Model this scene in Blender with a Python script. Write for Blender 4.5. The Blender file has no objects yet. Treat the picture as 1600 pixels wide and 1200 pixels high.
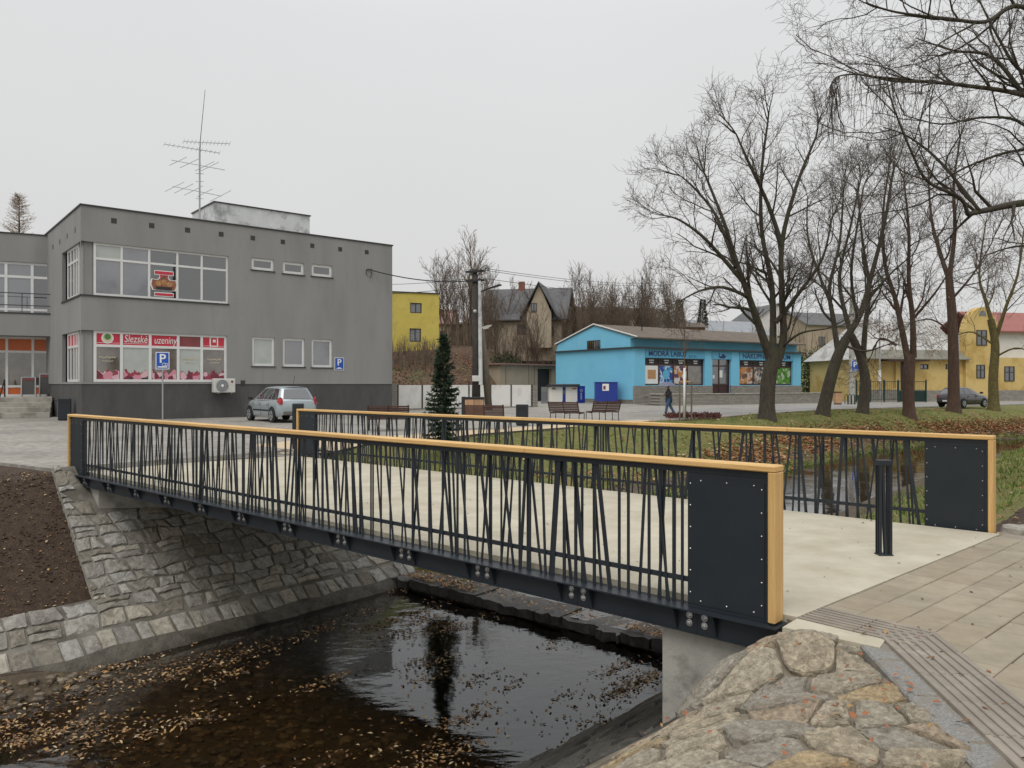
import bpy, math, random
from mathutils import Vector, Matrix, noise
from math import radians, sin, cos, pi, sqrt, atan2, hypot

# ------------------------------------------------------------------ camera, sky, sun, exposure
SC = bpy.context.scene
COL = SC.collection
F = 1202.0            # focal length in photograph pixels (1600 wide)
CZ = 1.69             # eye height above the bridge deck
HY = 601.0            # horizon row
cd = bpy.data.cameras.new('camera')
cd.sensor_width = 36.0
cd.lens = 36.0 * F / 1600.0
cd.clip_start = 0.05
cd.clip_end = 6000
cam = bpy.data.objects.new('camera', cd)
cam.location = (0, 0, CZ)
cam.rotation_euler = (radians(90), 0, 0)
COL.objects.link(cam)
SC.camera = cam
SUN_EL, SUN_AZ = 58.0, 200.0     # a high, wide, veiled sun behind the cloud
w = bpy.data.worlds.new('World')
SC.world = w
w.use_nodes = True
nt = w.node_tree
nt.nodes.clear()
wo = nt.nodes.new('ShaderNodeOutputWorld')
sky = nt.nodes.new('ShaderNodeTexSky')
sky.sky_type = 'NISHITA'
sky.sun_disc = False
sky.sun_elevation = radians(SUN_EL)
sky.sun_rotation = radians(SUN_AZ)
sky.dust_density = 6.0
b1 = nt.nodes.new('ShaderNodeBackground')
b1.inputs['Strength'].default_value = 0.05
hs = nt.nodes.new('ShaderNodeHueSaturation')
hs.inputs['Saturation'].default_value = 0.12
nt.links.new(sky.outputs[0], hs.inputs['Color'])
nt.links.new(hs.outputs[0], b1.inputs['Color'])
tc = nt.nodes.new('ShaderNodeTexCoord')
sx = nt.nodes.new('ShaderNodeSeparateXYZ')
nt.links.new(tc.outputs['Generated'], sx.inputs[0])
rp = nt.nodes.new('ShaderNodeValToRGB')      # cloud deck: a little brighter overhead, as overcast skies are
rp.color_ramp.elements[0].position = 0.0
rp.color_ramp.elements[0].color = (0.60, 0.60, 0.595, 1)
rp.color_ramp.elements[1].position = 1.0
rp.color_ramp.elements[1].color = (1.06, 1.08, 1.12, 1)
e = rp.color_ramp.elements.new(0.42); e.color = (0.655, 0.66, 0.665, 1)
nt.links.new(sx.outputs['Z'], rp.inputs[0])
ns = nt.nodes.new('ShaderNodeTexNoise')
ns.inputs['Scale'].default_value = 1.6
ns.inputs['Detail'].default_value = 5
nt.links.new(tc.outputs['Generated'], ns.inputs['Vector'])
mr = nt.nodes.new('ShaderNodeMapRange')
mr.inputs['To Min'].default_value = 0.93
mr.inputs['To Max'].default_value = 1.06
nt.links.new(ns.outputs['Fac'], mr.inputs['Value'])
b2 = nt.nodes.new('ShaderNodeBackground')
nt.links.new(rp.outputs[0], b2.inputs['Color'])
nt.links.new(mr.outputs[0], b2.inputs['Strength'])
mx = nt.nodes.new('ShaderNodeMixShader')
mx.inputs[0].default_value = 0.92
nt.links.new(b1.outputs[0], mx.inputs[1])
nt.links.new(b2.outputs[0], mx.inputs[2])
nt.links.new(mx.outputs[0], wo.inputs[0])
sd = bpy.data.lights.new('sun', 'SUN')
sd.energy = 1.3
sd.angle = radians(40)
sd.color = (1.0, 0.97, 0.92)
sun = bpy.data.objects.new('sun', sd)
COL.objects.link(sun)
_az = radians(SUN_AZ)
sun.rotation_euler = Vector((-sin(_az) * cos(radians(SUN_EL)), -cos(_az) * cos(radians(SUN_EL)), -sin(radians(SUN_EL)))).to_track_quat('-Z', 'Y').to_euler()
SC.view_settings.view_transform = 'Standard'
SC.view_settings.look = 'None'
SC.view_settings.exposure = 0.26
SC.view_settings.gamma = 1.0
SC.render.engine = 'CYCLES'
SC.cycles.max_bounces = 6
SC.cycles.transparent_max_bounces = 8
SC.cycles.use_denoising = True

# ------------------------------------------------------------------ helpers
R = random.Random(7)
def V(*a): return Vector(a)
def G(px, py, z=0.0):
    d = (CZ - z) * F / (py - HY)
    return Vector(((px - 800) / F * d, d, z))
def D(px, py, d):
    return Vector(((px - 800) / F * d, d, CZ - (py - HY) / F * d))

class MB:
    def __init__(s): s.v = []; s.f = []; s.m = []
    def add(s, vs, fs, mi=0):
        n = len(s.v)
        s.v.extend([tuple(p) for p in vs])
        for f in fs:
            s.f.append(tuple(i + n for i in f)); s.m.append(mi)
        return s
    def quad(s, a, b, c, d, mi=0): return s.add((a, b, c, d), ((0, 1, 2, 3),), mi)
    def box(s, x0, x1, y0, y1, z0, z1, mi=0, bev=0.0):
        if bev > 0:
            b = min(bev, (x1 - x0) * .45, (y1 - y0) * .45, (z1 - z0) * .45)
            c = [((x0 + x1) / 2, (x1 - x0) / 2), ((y0 + y1) / 2, (y1 - y0) / 2), ((z0 + z1) / 2, (z1 - z0) / 2)]
            vs = []; idx = {}
            for sx_ in (-1, 1):
                for sy in (-1, 1):
                    for sz in (-1, 1):
                        for ax in range(3):
                            p = []
                            for k, sg in enumerate((sx_, sy, sz)):
                                p.append(c[k][0] + sg * (c[k][1] - (b if k != ax else 0)))
                            idx[(sx_, sy, sz, ax)] = len(vs); vs.append(p)
            fs = []
            for ax in range(3):
                o = [k for k in range(3) if k != ax]
                for sg in (-1, 1):
                    q = []
                    for (a_, b_) in ((-1, -1), (1, -1), (1, 1), (-1, 1)):
                        t = [0, 0, 0]; t[ax] = sg; t[o[0]] = a_; t[o[1]] = b_
                        q.append(idx[(t[0], t[1], t[2], ax)])
                    if (sg > 0) == (ax == 1): q.reverse()
                    fs.append(tuple(q))
            for ax in range(3):            # edges running along ax
                o = [k for k in range(3) if k != ax]
                for a_ in (-1, 1):
                    for b_ in (-1, 1):
                        q = []
                        for (e_, fa) in ((-1, o[0]), (1, o[0]), (1, o[1]), (-1, o[1])):
                            t = [0, 0, 0]; t[ax] = e_; t[o[0]] = a_; t[o[1]] = b_
                            q.append(idx[(t[0], t[1], t[2], fa)])
                        fs.append(tuple(q))
            for sx_ in (-1, 1):
                for sy in (-1, 1):
                    for sz in (-1, 1):
                        fs.append(tuple(idx[(sx_, sy, sz, k)] for k in range(3)))
            return s.add(vs, fs, mi)
        vs = [(x0, y0, z0), (x1, y0, z0), (x1, y1, z0), (x0, y1, z0), (x0, y0, z1), (x1, y0, z1), (x1, y1, z1), (x0, y1, z1)]
        return s.add(vs, ((3, 2, 1, 0), (4, 5, 6, 7), (0, 1, 5, 4), (1, 2, 6, 5), (2, 3, 7, 6), (3, 0, 4, 7)), mi)
    def beam(s, p, q, wd, ht, up=(0, 0, 1), mi=0):
        p = Vector(p); q = Vector(q); t = (q - p).normalized(); u = Vector(up)
        if abs(t.dot(u)) > .98: u = Vector((1, 0, 0))
        sd_ = t.cross(u).normalized() * (wd / 2); uu = sd_.cross(t).normalized() * (ht / 2)
        vs = [p - sd_ - uu, p + sd_ - uu, p + sd_ + uu, p - sd_ + uu, q - sd_ - uu, q + sd_ - uu, q + sd_ + uu, q - sd_ + uu]
        return s.add(vs, ((3, 2, 1, 0), (4, 5, 6, 7), (0, 1, 5, 4), (1, 2, 6, 5), (2, 3, 7, 6), (3, 0, 4, 7)), mi)
    def tube(s, pts, rad, n=8, mi=0, cap=True):
        pts = [Vector(p) for p in pts]
        if not hasattr(rad, '__len__'): rad = [rad] * len(pts)
        base = len(s.v); k = len(pts); pu = None
        for i, p in enumerate(pts):
            t = pts[min(i + 1, k - 1)] - pts[max(i - 1, 0)]
            if t.length < 1e-9: t = Vector((0, 0, 1))
            t.normalize()
            u = pu if pu is not None else (Vector((1, 0, 0)) if abs(t.x) < .8 else Vector((0, 1, 0)))
            u = (u - t * u.dot(t))
            if u.length < 1e-6: u = t.orthogonal()
            u.normalize(); pu = u; b = t.cross(u); r = rad[i]
            for j in range(n):
                a = 2 * pi * j / n; ca = cos(a) * r; sa = sin(a) * r
                s.v.append((p.x + u.x * ca + b.x * sa, p.y + u.y * ca + b.y * sa, p.z + u.z * ca + b.z * sa))
        for i in range(k - 1):
            o = base + i * n
            for j in range(n):
                j2 = (j + 1) % n
                s.f.append((o + j, o + j2, o + n + j2, o + n + j)); s.m.append(mi)
        if cap:
            s.f.append(tuple(base + n - 1 - j for j in range(n))); s.m.append(mi)
            s.f.append(tuple(base + (k - 1) * n + j for j in range(n))); s.m.append(mi)
        return s
    def prism(s, poly, y0, y1, mi=0):      # poly in (x, z), extruded along y
        n = len(poly)
        vs = [(x, y0, z) for x, z in poly] + [(x, y1, z) for x, z in poly]
        fs = [tuple(range(n)), tuple(range(2 * n - 1, n - 1, -1))]
        for i in range(n):
            j = (i + 1) % n
            fs.append((j, i, n + i, n + j))
        return s.add(vs, fs, mi)
    def slab(s, poly, z0, z1, mi=0):       # poly in (x, y), extruded along z
        n = len(poly)
        vs = [(p[0], p[1], z1) for p in poly] + [(p[0], p[1], z0) for p in poly]
        fs = [tuple(range(n)), tuple(range(2 * n - 1, n - 1, -1))]
        for i in range(n):
            j = (i + 1) % n
            fs.append((j, i, n + i, n + j))
        return s.add(vs, fs, mi)
    def lathe(s, prof, c=(0, 0, 0), n=16, axis='z', mi=0):
        vs = []; fs = []
        for (r, h) in prof:
            for j in range(n):
                a = 2 * pi * j / n
                if axis == 'z': vs.append((c[0] + r * cos(a), c[1] + r * sin(a), c[2] + h))
                elif axis == 'y': vs.append((c[0] + r * cos(a), c[1] + h, c[2] + r * sin(a)))
                else: vs.append((c[0] + h, c[1] + r * cos(a), c[2] + r * sin(a)))
        for i in range(len(prof) - 1):
            for j in range(n):
                fs.append((i * n + j, i * n + (j + 1) % n, (i + 1) * n + (j + 1) % n, (i + 1) * n + j))
        fs.append(tuple(range(n))); fs.append(tuple((len(prof) - 1) * n + j for j in range(n)))
        return s.add(vs, fs, mi)
    def mesh(s, name, mats, smooth=False):
        me = bpy.data.meshes.new(name)
        me.from_pydata(s.v, [], s.f)
        if not isinstance(mats, (list, tuple)): mats = [mats]
        for m in mats: me.materials.append(m)
        if len(mats) > 1: me.polygons.foreach_set('material_index', s.m)
        if smooth: me.polygons.foreach_set('use_smooth', [True] * len(s.f))
        me.update()
        return me
    def build(s, name, mats, parent=None, smooth=False, loc=None, fixn=True):
        me = s.mesh(name, mats, smooth)
        if fixn and len(s.f) < 60000:
            import bmesh
            bm = bmesh.new(); bm.from_mesh(me)
            bmesh.ops.recalc_face_normals(bm, faces=bm.faces[:]); bm.to_mesh(me); bm.free()
        return link(name, me, parent, loc)

def link(name, me, parent=None, loc=None, rot=None):
    o = bpy.data.objects.new(name, me); COL.objects.link(o)
    if parent is not None: o.parent = parent
    if loc is not None: o.location = loc
    if rot is not None: o.rotation_euler = rot
    return o
def tag(o, label, cat=None, group=None, kind=None):
    if label: o['label'] = label
    if cat: o['category'] = cat
    if group: o['group'] = group
    if kind: o['kind'] = kind
    return o
def thing(name, label, cat, loc=(0, 0, 0), rz=0.0, group=None):
    o = link(name, None, None, loc, (0, 0, rz))
    return tag(o, label, cat, group)
def copy_tree(o, parent=None):
    c = o.copy(); COL.objects.link(c); c.parent = parent
    for ch in o.children: copy_tree(ch, c)
    return c
def text(s, size, m, parent, loc, name='lettering', ext=0.004, shear=0.0, rot=(pi / 2, 0, 0), width=None, font_off=0.0):
    cu = bpy.data.curves.new('t', 'FONT'); cu.body = s; cu.size = size; cu.extrude = ext; cu.shear = shear
    cu.offset = font_off; cu.align_x = 'CENTER'; cu.align_y = 'CENTER'; cu.resolution_u = 3
    t = bpy.data.objects.new('t', cu); COL.objects.link(t)
    dg = bpy.context.evaluated_depsgraph_get(); dg.update()
    me = bpy.data.meshes.new_from_object(t.evaluated_get(dg))
    bpy.data.objects.remove(t); bpy.data.curves.remove(cu)
    me.materials.clear(); me.materials.append(m)
    o = link(name, me, parent, loc, rot)
    if width and len(me.vertices):
        xs = [v.co.x for v in me.vertices]; o.scale.x = width / max(1e-3, max(xs) - min(xs))
    return o

# ------------------------------------------------------------------ materials
def mat(name, c1, c2=None, scale=3.0, rough=0.8, bump=0.0, bscale=None, rnd=0.0, metal=0.0, detail=6.0, coords='pos', spec=0.5, c3=None, s3=0.5, t3=(0.5, 0.62), stretch=None, rough2=None, dist=0.02, coat=0.0):
    m = bpy.data.materials.new(name); m.use_nodes = True
    nt = m.node_tree; N = nt.nodes; L = nt.links
    bs = N['Principled BSDF']
    bs.inputs['Roughness'].default_value = rough
    bs.inputs['Metallic'].default_value = metal
    bs.inputs['Specular IOR Level'].default_value = spec
    if coat: bs.inputs['Coat Weight'].default_value = coat; bs.inputs['Coat Roughness'].default_value = .08
    if coords == 'pos':
        g = N.new('ShaderNodeNewGeometry'); vec = g.outputs['Position']
    else:
        g = N.new('ShaderNodeTexCoord'); vec = g.outputs['Object']
    if stretch:
        mp = N.new('ShaderNodeMapping'); mp.inputs['Scale'].default_value = stretch
        L.new(vec, mp.inputs['Vector']); vec = mp.outputs[0]
    if rnd and coords != 'pos':
        oi0 = N.new('ShaderNodeObjectInfo'); ad = N.new('ShaderNodeVectorMath'); ad.operation = 'ADD'
        ml0 = N.new('ShaderNodeMath'); ml0.operation = 'MULTIPLY'; ml0.inputs[1].default_value = 50.0
        L.new(oi0.outputs['Random'], ml0.inputs[0]); L.new(vec, ad.inputs[0]); L.new(ml0.outputs[0], ad.inputs[1]); vec = ad.outputs[0]
    col = None
    if c2 is not None:
        n = N.new('ShaderNodeTexNoise'); n.inputs['Scale'].default_value = scale; n.inputs['Detail'].default_value = detail
        n.inputs['Roughness'].default_value = .62
        L.new(vec, n.inputs['Vector'])
        r = N.new('ShaderNodeValToRGB'); r.color_ramp.elements[0].position = .32; r.color_ramp.elements[1].position = .68
        r.color_ramp.elements[0].color = (*c1, 1); r.color_ramp.elements[1].color = (*c2, 1)
        L.new(n.outputs['Fac'], r.inputs[0]); col = r.outputs[0]
        if rough2 is not None:
            rr = N.new('ShaderNodeMapRange'); rr.inputs['From Min'].default_value = .35; rr.inputs['From Max'].default_value = .65
            rr.inputs['To Min'].default_value = rough; rr.inputs['To Max'].default_value = rough2
            L.new(n.outputs['Fac'], rr.inputs['Value']); L.new(rr.outputs[0], bs.inputs['Roughness'])
    if c3 is not None:
        n3 = N.new('ShaderNodeTexNoise'); n3.inputs['Scale'].default_value = s3; n3.inputs['Detail'].default_value = 7
        n3.inputs['Roughness'].default_value = .65
        L.new(vec, n3.inputs['Vector'])
        r3 = N.new('ShaderNodeValToRGB'); r3.color_ramp.elements[0].position = t3[0]; r3.color_ramp.elements[1].position = t3[1]
        r3.color_ramp.elements[0].color = (0, 0, 0, 1); r3.color_ramp.elements[1].color = (1, 1, 1, 1)
        L.new(n3.outputs['Fac'], r3.inputs[0])
        mx = N.new('ShaderNodeMix'); mx.data_type = 'RGBA'
        L.new(r3.outputs[0], mx.inputs[0])
        if col is None: mx.inputs[6].default_value = (*c1, 1)
        else: L.new(col, mx.inputs[6])
        mx.inputs[7].default_value = (*c3, 1); col = mx.outputs[2]
    if rnd:
        oi = N.new('ShaderNodeObjectInfo'); mr = N.new('ShaderNodeMapRange')
        mr.inputs['To Min'].default_value = 1 - rnd; mr.inputs['To Max'].default_value = 1 + rnd
        L.new(oi.outputs['Random'], mr.inputs['Value'])
        vm = N.new('ShaderNodeVectorMath'); vm.operation = 'SCALE'
        if col is None: vm.inputs[0].default_value = c1
        else: L.new(col, vm.inputs[0])
        L.new(mr.outputs[0], vm.inputs['Scale']); col = vm.outputs[0]
    if col is None: bs.inputs['Base Color'].default_value = (*c1, 1)
    else: L.new(col, bs.inputs['Base Color'])
    if bump:
        bn = N.new('ShaderNodeTexNoise'); bn.inputs['Scale'].default_value = bscale or scale * 4; bn.inputs['Detail'].default_value = 8
        bn.inputs['Roughness'].default_value = .65
        L.new(vec, bn.inputs['Vector'])
        bp = N.new('ShaderNodeBump'); bp.inputs['Strength'].default_value = bump; bp.inputs['Distance'].default_value = dist
        L.new(bn.outputs['Fac'], bp.inputs['Height']); L.new(bp.outputs[0], bs.inputs['Normal'])
    return m
def palette(name, cols, rough=.8, bump=0, bscale=30, jitter=.25, scale=9., spec=.4, dist=.02, c3=None, s3=4., t3=(.52, .66)):
    """colour picked per object from a list, with grain on top"""
    m = mat(name, (1, 1, 1), None, rough=rough, bump=bump, bscale=bscale, coords='obj', spec=spec, dist=dist)
    nt = m.node_tree; N = nt.nodes; L = nt.links; bs = N['Principled BSDF']
    oi = N.new('ShaderNodeObjectInfo'); r = N.new('ShaderNodeValToRGB'); r.color_ramp.interpolation = 'CONSTANT'
    els = r.color_ramp.elements
    while len(els) < len(cols): els.new(.5)
    for i, c in enumerate(cols): els[i].position = i / len(cols); els[i].color = (*c, 1)
    L.new(oi.outputs['Random'], r.inputs[0])
    tcn = N.new('ShaderNodeNewGeometry'); n = N.new('ShaderNodeTexNoise'); n.inputs['Scale'].default_value = scale; n.inputs['Detail'].default_value = 8
    n.inputs['Roughness'].default_value = .68
    L.new(tcn.outputs['Position'], n.inputs['Vector'])
    mr = N.new('ShaderNodeMapRange'); mr.inputs['From Min'].default_value = .3; mr.inputs['From Max'].default_value = .7
    mr.inputs['To Min'].default_value = 1 - jitter; mr.inputs['To Max'].default_value = 1 + jitter
    L.new(n.outputs['Fac'], mr.inputs['Value'])
    vm = N.new('ShaderNodeVectorMath'); vm.operation = 'SCALE'; L.new(r.outputs[0], vm.inputs[0]); L.new(mr.outputs[0], vm.inputs['Scale'])
    col = vm.outputs[0]
    if c3 is not None:
        n3 = N.new('ShaderNodeTexNoise'); n3.inputs['Scale'].default_value = s3; n3.inputs['Detail'].default_value = 8; n3.inputs['Roughness'].default_value = .7
        L.new(tcn.outputs['Position'], n3.inputs['Vector'])
        r3 = N.new('ShaderNodeValToRGB'); r3.color_ramp.elements[0].position = t3[0]; r3.color_ramp.elements[1].position = t3[1]
        r3.color_ramp.elements[0].color = (0, 0, 0, 1); r3.color_ramp.elements[1].color = (1, 1, 1, 1)
        L.new(n3.outputs['Fac'], r3.inputs[0])
        mx = N.new('ShaderNodeMix'); mx.data_type = 'RGBA'; L.new(r3.outputs[0], mx.inputs[0]); L.new(col, mx.inputs[6]); mx.inputs[7].default_value = (*c3, 1)
        col = mx.outputs[2]
    L.new(col, bs.inputs['Base Color'])
    return m

K = {}
K['render_grey'] = mat('render_grey', (.25, .25, .244), (.295, .294, .287), 2.2, .9, .5, 50, c3=(.21, .209, .201), s3=1.1, t3=(.46, .74), stretch=(1, 1, .22))
K['render_dark'] = mat('render_dark', (.064, .063, .061), (.088, .087, .084), 1.5, .85, .4, 50, c3=(.11, .105, .097), s3=1.2, t3=(.55, .75), stretch=(1, 1, .4))
K['dark_trim'] = mat('dark_trim', (.035, .035, .035), rough=.5)
K['white_pvc'] = mat('white_pvc', (.72, .72, .71), (.66, .66, .65), 4, .35)
K['glass_dark'] = mat('glass_dark', (.014, .016, .02), (.024, .026, .03), .6, .02, spec=.9)
K['glass_grey'] = mat('glass_grey', (.13, .135, .15), (.17, .175, .19), .8, .05, spec=.8)  # grey base colour stands in for sky reflected in the glass
K['glass_blind'] = mat('glass_blind', (.38, .41, .38), (.46, .49, .46), 1.5, .12, spec=.7)
K['glass_brown'] = mat('glass_brown', (.07, .055, .042), (.16, .13, .10), 2.0, .06, spec=.7)
for _k in ('glass_dark', 'glass_grey', 'glass_brown'): K[_k].node_tree.nodes['Principled BSDF'].inputs['IOR'].default_value = 2.0
K['red_sign'] = mat('red_sign', (.50, .022, .05), (.56, .035, .065), 3, .35)
K['red_dull'] = mat('red_dull', (.20, .045, .05), (.25, .06, .06), 3, .35)
K['orange'] = mat('orange', (.52, .11, .022), (.60, .14, .03), 3, .4)
K['white_paint'] = mat('white_paint', (.75, .75, .73), rough=.5)
K['cream'] = mat('cream', (.62, .55, .40), rough=.6)
K['sign_blue'] = mat('sign_blue', (.015, .085, .42), rough=.35)
K['galv'] = mat('galv', (.42, .43, .44), (.34, .35, .36), 14, .45, metal=.5)
K['plastic_white'] = mat('plastic_white', (.60, .60, .56), (.52, .52, .48), 6, .5)
K['roof_white'] = mat('roof_white', (.52, .53, .53), (.64, .65, .65), 1.3, .85, .2, 30, c3=(.30, .31, .31), s3=.9)
K['anthracite'] = mat('anthracite', (.018, .023, .029), (.023, .029, .036), 2.0, .42, .04, 150, spec=.4)
K['anthracite_flat'] = mat('anthracite_flat', (.017, .022, .027), (.021, .026, .031), 3.0, .55, .03, 200, spec=.3)
K['steel'] = mat('steel', (.55, .55, .54), rough=.3, metal=.9)
K['wood'] = mat('wood', (.52, .30, .10), (.70, .46, .19), 3, .5, .2, 30, stretch=(.5, 14, 14), spec=.4, coords='obj', rnd=.09)
K['wood_upright'] = mat('wood_upright', (.52, .30, .10), (.68, .44, .18), 3, .5, .2, 30, stretch=(14, 14, .5), spec=.4, coords='obj', rnd=.09)
K['bench_wood'] = mat('bench_wood', (.055, .022, .018), (.085, .035, .026), 8, .5)
K['planter_wood'] = mat('planter_wood', (.34, .19, .10), (.46, .28, .16), 6, .6, rnd=.25)
K['black'] = mat('black', (.012, .012, .013), rough=.5)
K['tyre'] = mat('tyre', (.018, .018, .019), rough=.85)
K['concrete_deck'] = mat('concrete_deck', (.425, .39, .298), (.515, .475, .372), 2.6, .9, .45, 80, c3=(.38, .34, .25), s3=.9, t3=(.46, .66), dist=.008, detail=10)
K['concrete'] = mat('concrete', (.31, .30, .265), (.45, .435, .385), 3.0, .85, .5, 45, c3=(.20, .19, .165), s3=3.2, t3=(.52, .68), dist=.012)
K['concrete_dark'] = mat('concrete_dark', (.16, .15, .13), (.24, .225, .19), 1.6, .9, .3, 40, c3=(.11, .10, .085), s3=1.1)
K['mortar'] = mat('mortar', (.15, .14, .12), (.22, .205, .17), 6, .95, .5, 60, c3=(.10, .09, .07), s3=1.2)
K['mortar_warm'] = mat('mortar_warm', (.20, .172, .128), (.29, .25, .19), 9, .95, 1.0, 60, c3=(.14, .112, .076), s3=4)
K['stone_grey'] = palette('stone_grey', [(.30, .285, .25), (.24, .225, .19), (.34, .325, .29), (.20, .18, .145), (.27, .255, .225), (.36, .33, .27), (.23, .215, .19), (.31, .30, .275)], .85, .7, 26, .35, 12, c3=(.13, .115, .09), s3=3.2, t3=(.52, .72))
K['stone_warm'] = palette('stone_warm', [(.46, .39, .28), (.41, .36, .275), (.50, .43, .32), (.37, .335, .275), (.44, .35, .25), (.42, .375, .29), (.48, .365, .215), (.47, .41, .31)], .9, 1.0, 34, .5, 26, dist=.05, c3=(.25, .21, .15), s3=7, t3=(.48, .68))
K['stone_wet'] = palette('stone_wet', [(.07, .066, .06), (.09, .085, .075), (.055, .05, .045)], .45, .8, 20, .35, 10)
K['paver'] = palette('paver', [(.285, .24, .172), (.305, .26, .19), (.27, .228, .165), (.32, .275, .20), (.29, .25, .185)], .9, .4, 110, .14, 5, dist=.005, c3=(.22, .185, .13), s3=1.6, t3=(.52, .75))
K['tactile'] = mat('tactile', (.225, .195, .16), (.285, .25, .205), 5, .9, .35, 110, c3=(.35, .31, .255), s3=3, t3=(.55, .72), dist=.004, coords='obj', rnd=.1)
K['granite'] = mat('granite', (.13, .125, .115), (.30, .29, .27), 70, .85, .6, 90, c3=(.20, .175, .14), s3=4, dist=.008)
K['cobble'] = mat('cobble', (.25, .235, .205), (.335, .315, .275), 6, .75, .6, 20, c3=(.21, .195, .17), s3=.35, t3=(.42, .66), dist=.03)
def add_cells(m, sc_, lo, hi):
    nt = m.node_tree; N = nt.nodes; L = nt.links; bs = N['Principled BSDF']; src = bs.inputs['Base Color'].links[0].from_socket
    g = N.new('ShaderNodeNewGeometry'); v = N.new('ShaderNodeTexVoronoi'); v.inputs['Scale'].default_value = sc_; L.new(g.outputs['Position'], v.inputs['Vector'])
    sp = N.new('ShaderNodeSeparateColor'); L.new(v.outputs['Color'], sp.inputs[0]); mr = N.new('ShaderNodeMapRange'); mr.inputs['To Min'].default_value = lo; mr.inputs['To Max'].default_value = hi; L.new(sp.outputs[0], mr.inputs['Value'])
    vm = N.new('ShaderNodeVectorMath'); vm.operation = 'SCALE'; L.new(src, vm.inputs[0]); L.new(mr.outputs[0], vm.inputs['Scale']); L.new(vm.outputs[0], bs.inputs['Base Color'])
add_cells(K['cobble'], 7.0, .78, 1.2)
K['sand_slab'] = mat('sand_slab', (.46, .36, .23), (.54, .43, .29), 1.4, .85, .3, 40)
K['asphalt'] = mat('asphalt', (.225, .215, .20), (.29, .28, .262), .9, .8, .4, 60, c3=(.19, .18, .17), s3=.3)
K['soil'] = mat('soil', (.045, .028, .018), (.085, .055, .035), 7, 1., 1., 30, c3=(.13, .09, .05), s3=16, t3=(.58, .7), dist=.05)
K['grass_base'] = mat('grass_base', (.105, .115, .025), (.165, .165, .045), 2.2, 1., .8, 40, c3=(.19, .15, .06), s3=.8, t3=(.5, .7), dist=.04)
K['bark'] = mat('bark', (.035, .028, .02), (.075, .062, .045), 9, .95, .9, 40, c3=(.06, .065, .03), s3=2.0, t3=(.5, .7), stretch=(1, 1, .35), dist=.03)
K['bark_red'] = mat('bark_red', (.055, .032, .022), (.10, .06, .04), 9, .95, .9, 40, stretch=(1, 1, .35), dist=.03)
K['twig'] = mat('twig', (.062, .049, .04), (.11, .088, .07), 3, .9)
K['twig_pale'] = mat('twig_pale', (.26, .20, .15), (.36, .29, .22), 3, .9)
K['twig_brown'] = mat('twig_brown', (.10, .072, .05), (.16, .115, .08), 1.5, .9)

# ------------------------------------------------------------------ river frame: s along the stream (upstream +), q across (towards the far-left bank +)
WX, WY = 0.647, 0.762
NX, NY = 0.762, -0.647
def SQ(s, q): k = q + 2.147; return (s * WX - k * NX, s * WY - k * NY)
def toSQ(x, y): return (x * WX + y * WY, -(x * NX + y * NY) - 2.147)
def bend(s):
    if s < 36: return 0.0
    if s < 70: return -.01 * (s - 36) ** 2
    return -11.56 - .68 * (s - 70)
def sst(a, b, x):
    t = min(1., max(0., (x - a) / (b - a))); return t * t * (3 - 2 * t)
def interp(tab, x):
    if x <= tab[0][0]: return tab[0][1]
    for (a, za), (b, zb) in zip(tab, tab[1:]):
        if x <= b: return za + (zb - za) * (x - a) / (b - a)
    return tab[-1][1]
WATER, WATER_UP, GZ = -2.65, -2.47, -.07
RIGHT_DN = [(-1.4, GZ), (-.4, -.22), (.1, -.46), (.5, -.78), (1.0, -1.16), (3.3, -2.65), (3.7, -2.92)]
RIGHT_UP = [(-2.6, GZ), (-.6, -.25), (1.4, -.8), (4.4, -1.66), (5.2, -2.05)]
def wlev(s): return -2.65 + .92 * sst(15.2, 16.4, s)
BANK = [(-1.4, -.035), (-.9, -.055), (-.4, -.14), (.1, -.38), (.5, -.70), (1.0, -1.08), (3.3, -2.62)]
def hill(x, y):
    y0 = 57 + 21 * sst(-3.5, 1.0, x) + 10 * sst(12, 30, x)
    return 5.9 * sst(y0, y0 + 26, y) + 5 * sst(y0 + 30, y0 + 160, y)
def tz(x, y, nz=True):
    s, q = toSQ(x, y); qq = q - bend(s); up = sst(11.3, 15.5, s)
    top = 13.9 + 1.5 * up - 2.4 * sst(25, 37, s); toe = 10.45 - 1.3 * sst(13, 20, s); W0 = wlev(s)
    if qq >= top: z = GZ + (hill(x, y) if y > 50 else 0)
    elif qq > toe: z = W0 + (-W0 + GZ) * (qq - toe) / (top - toe)
    elif qq > 3.3 * (1 - up) + 5.2 * up:
        bar = .30 * sst(7.6, 10.2, qq) * (1 - sst(3.2, 6.0, s)) + .2 * sst(4.6, 3.4, qq) * (1 - sst(6, 9, s))
        z = W0 - .28 + .20 * sst(9.4, 10.4, qq) + bar
        if up > 0: z += .05 * up
    else:
        z = interp(RIGHT_DN, qq) * (1 - up) + interp(RIGHT_UP, qq) * up
    if nz and y < 60:
        a = .012 if qq > 14.2 or qq < -1.2 else .05
        z += a * noise.noise((x * 1.7, y * 1.7, 0)) + a * .5 * noise.noise((x * 5, y * 5, 3))
        if up > .3 and 3 < qq < 16: z += .12 * noise.noise((x * .5, y * .5, 8))
    return z
def arange(a, b, st):
    o = []; x = a
    while x < b - 1e-6: o.append(x); x += st
    return o
S_ = [-2500, -900, -300, -120, -50, -25, -14] + arange(-8, 16, .33) + arange(16, 60, .9) + arange(60, 130, 3.5) + [140, 170, 220, 300, 500, 1000, 2800]
Q_ = [-2800, -1000, -300, -120, -60, -40, -30] + arange(-24, -4, 2) + arange(-4, 17.2, .3) + arange(17.2, 40, 2) + arange(40, 100, 4) + [110, 130, 180, 300, 900, 2500]
mb = MB(); cat_ = []
idx = {}
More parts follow.
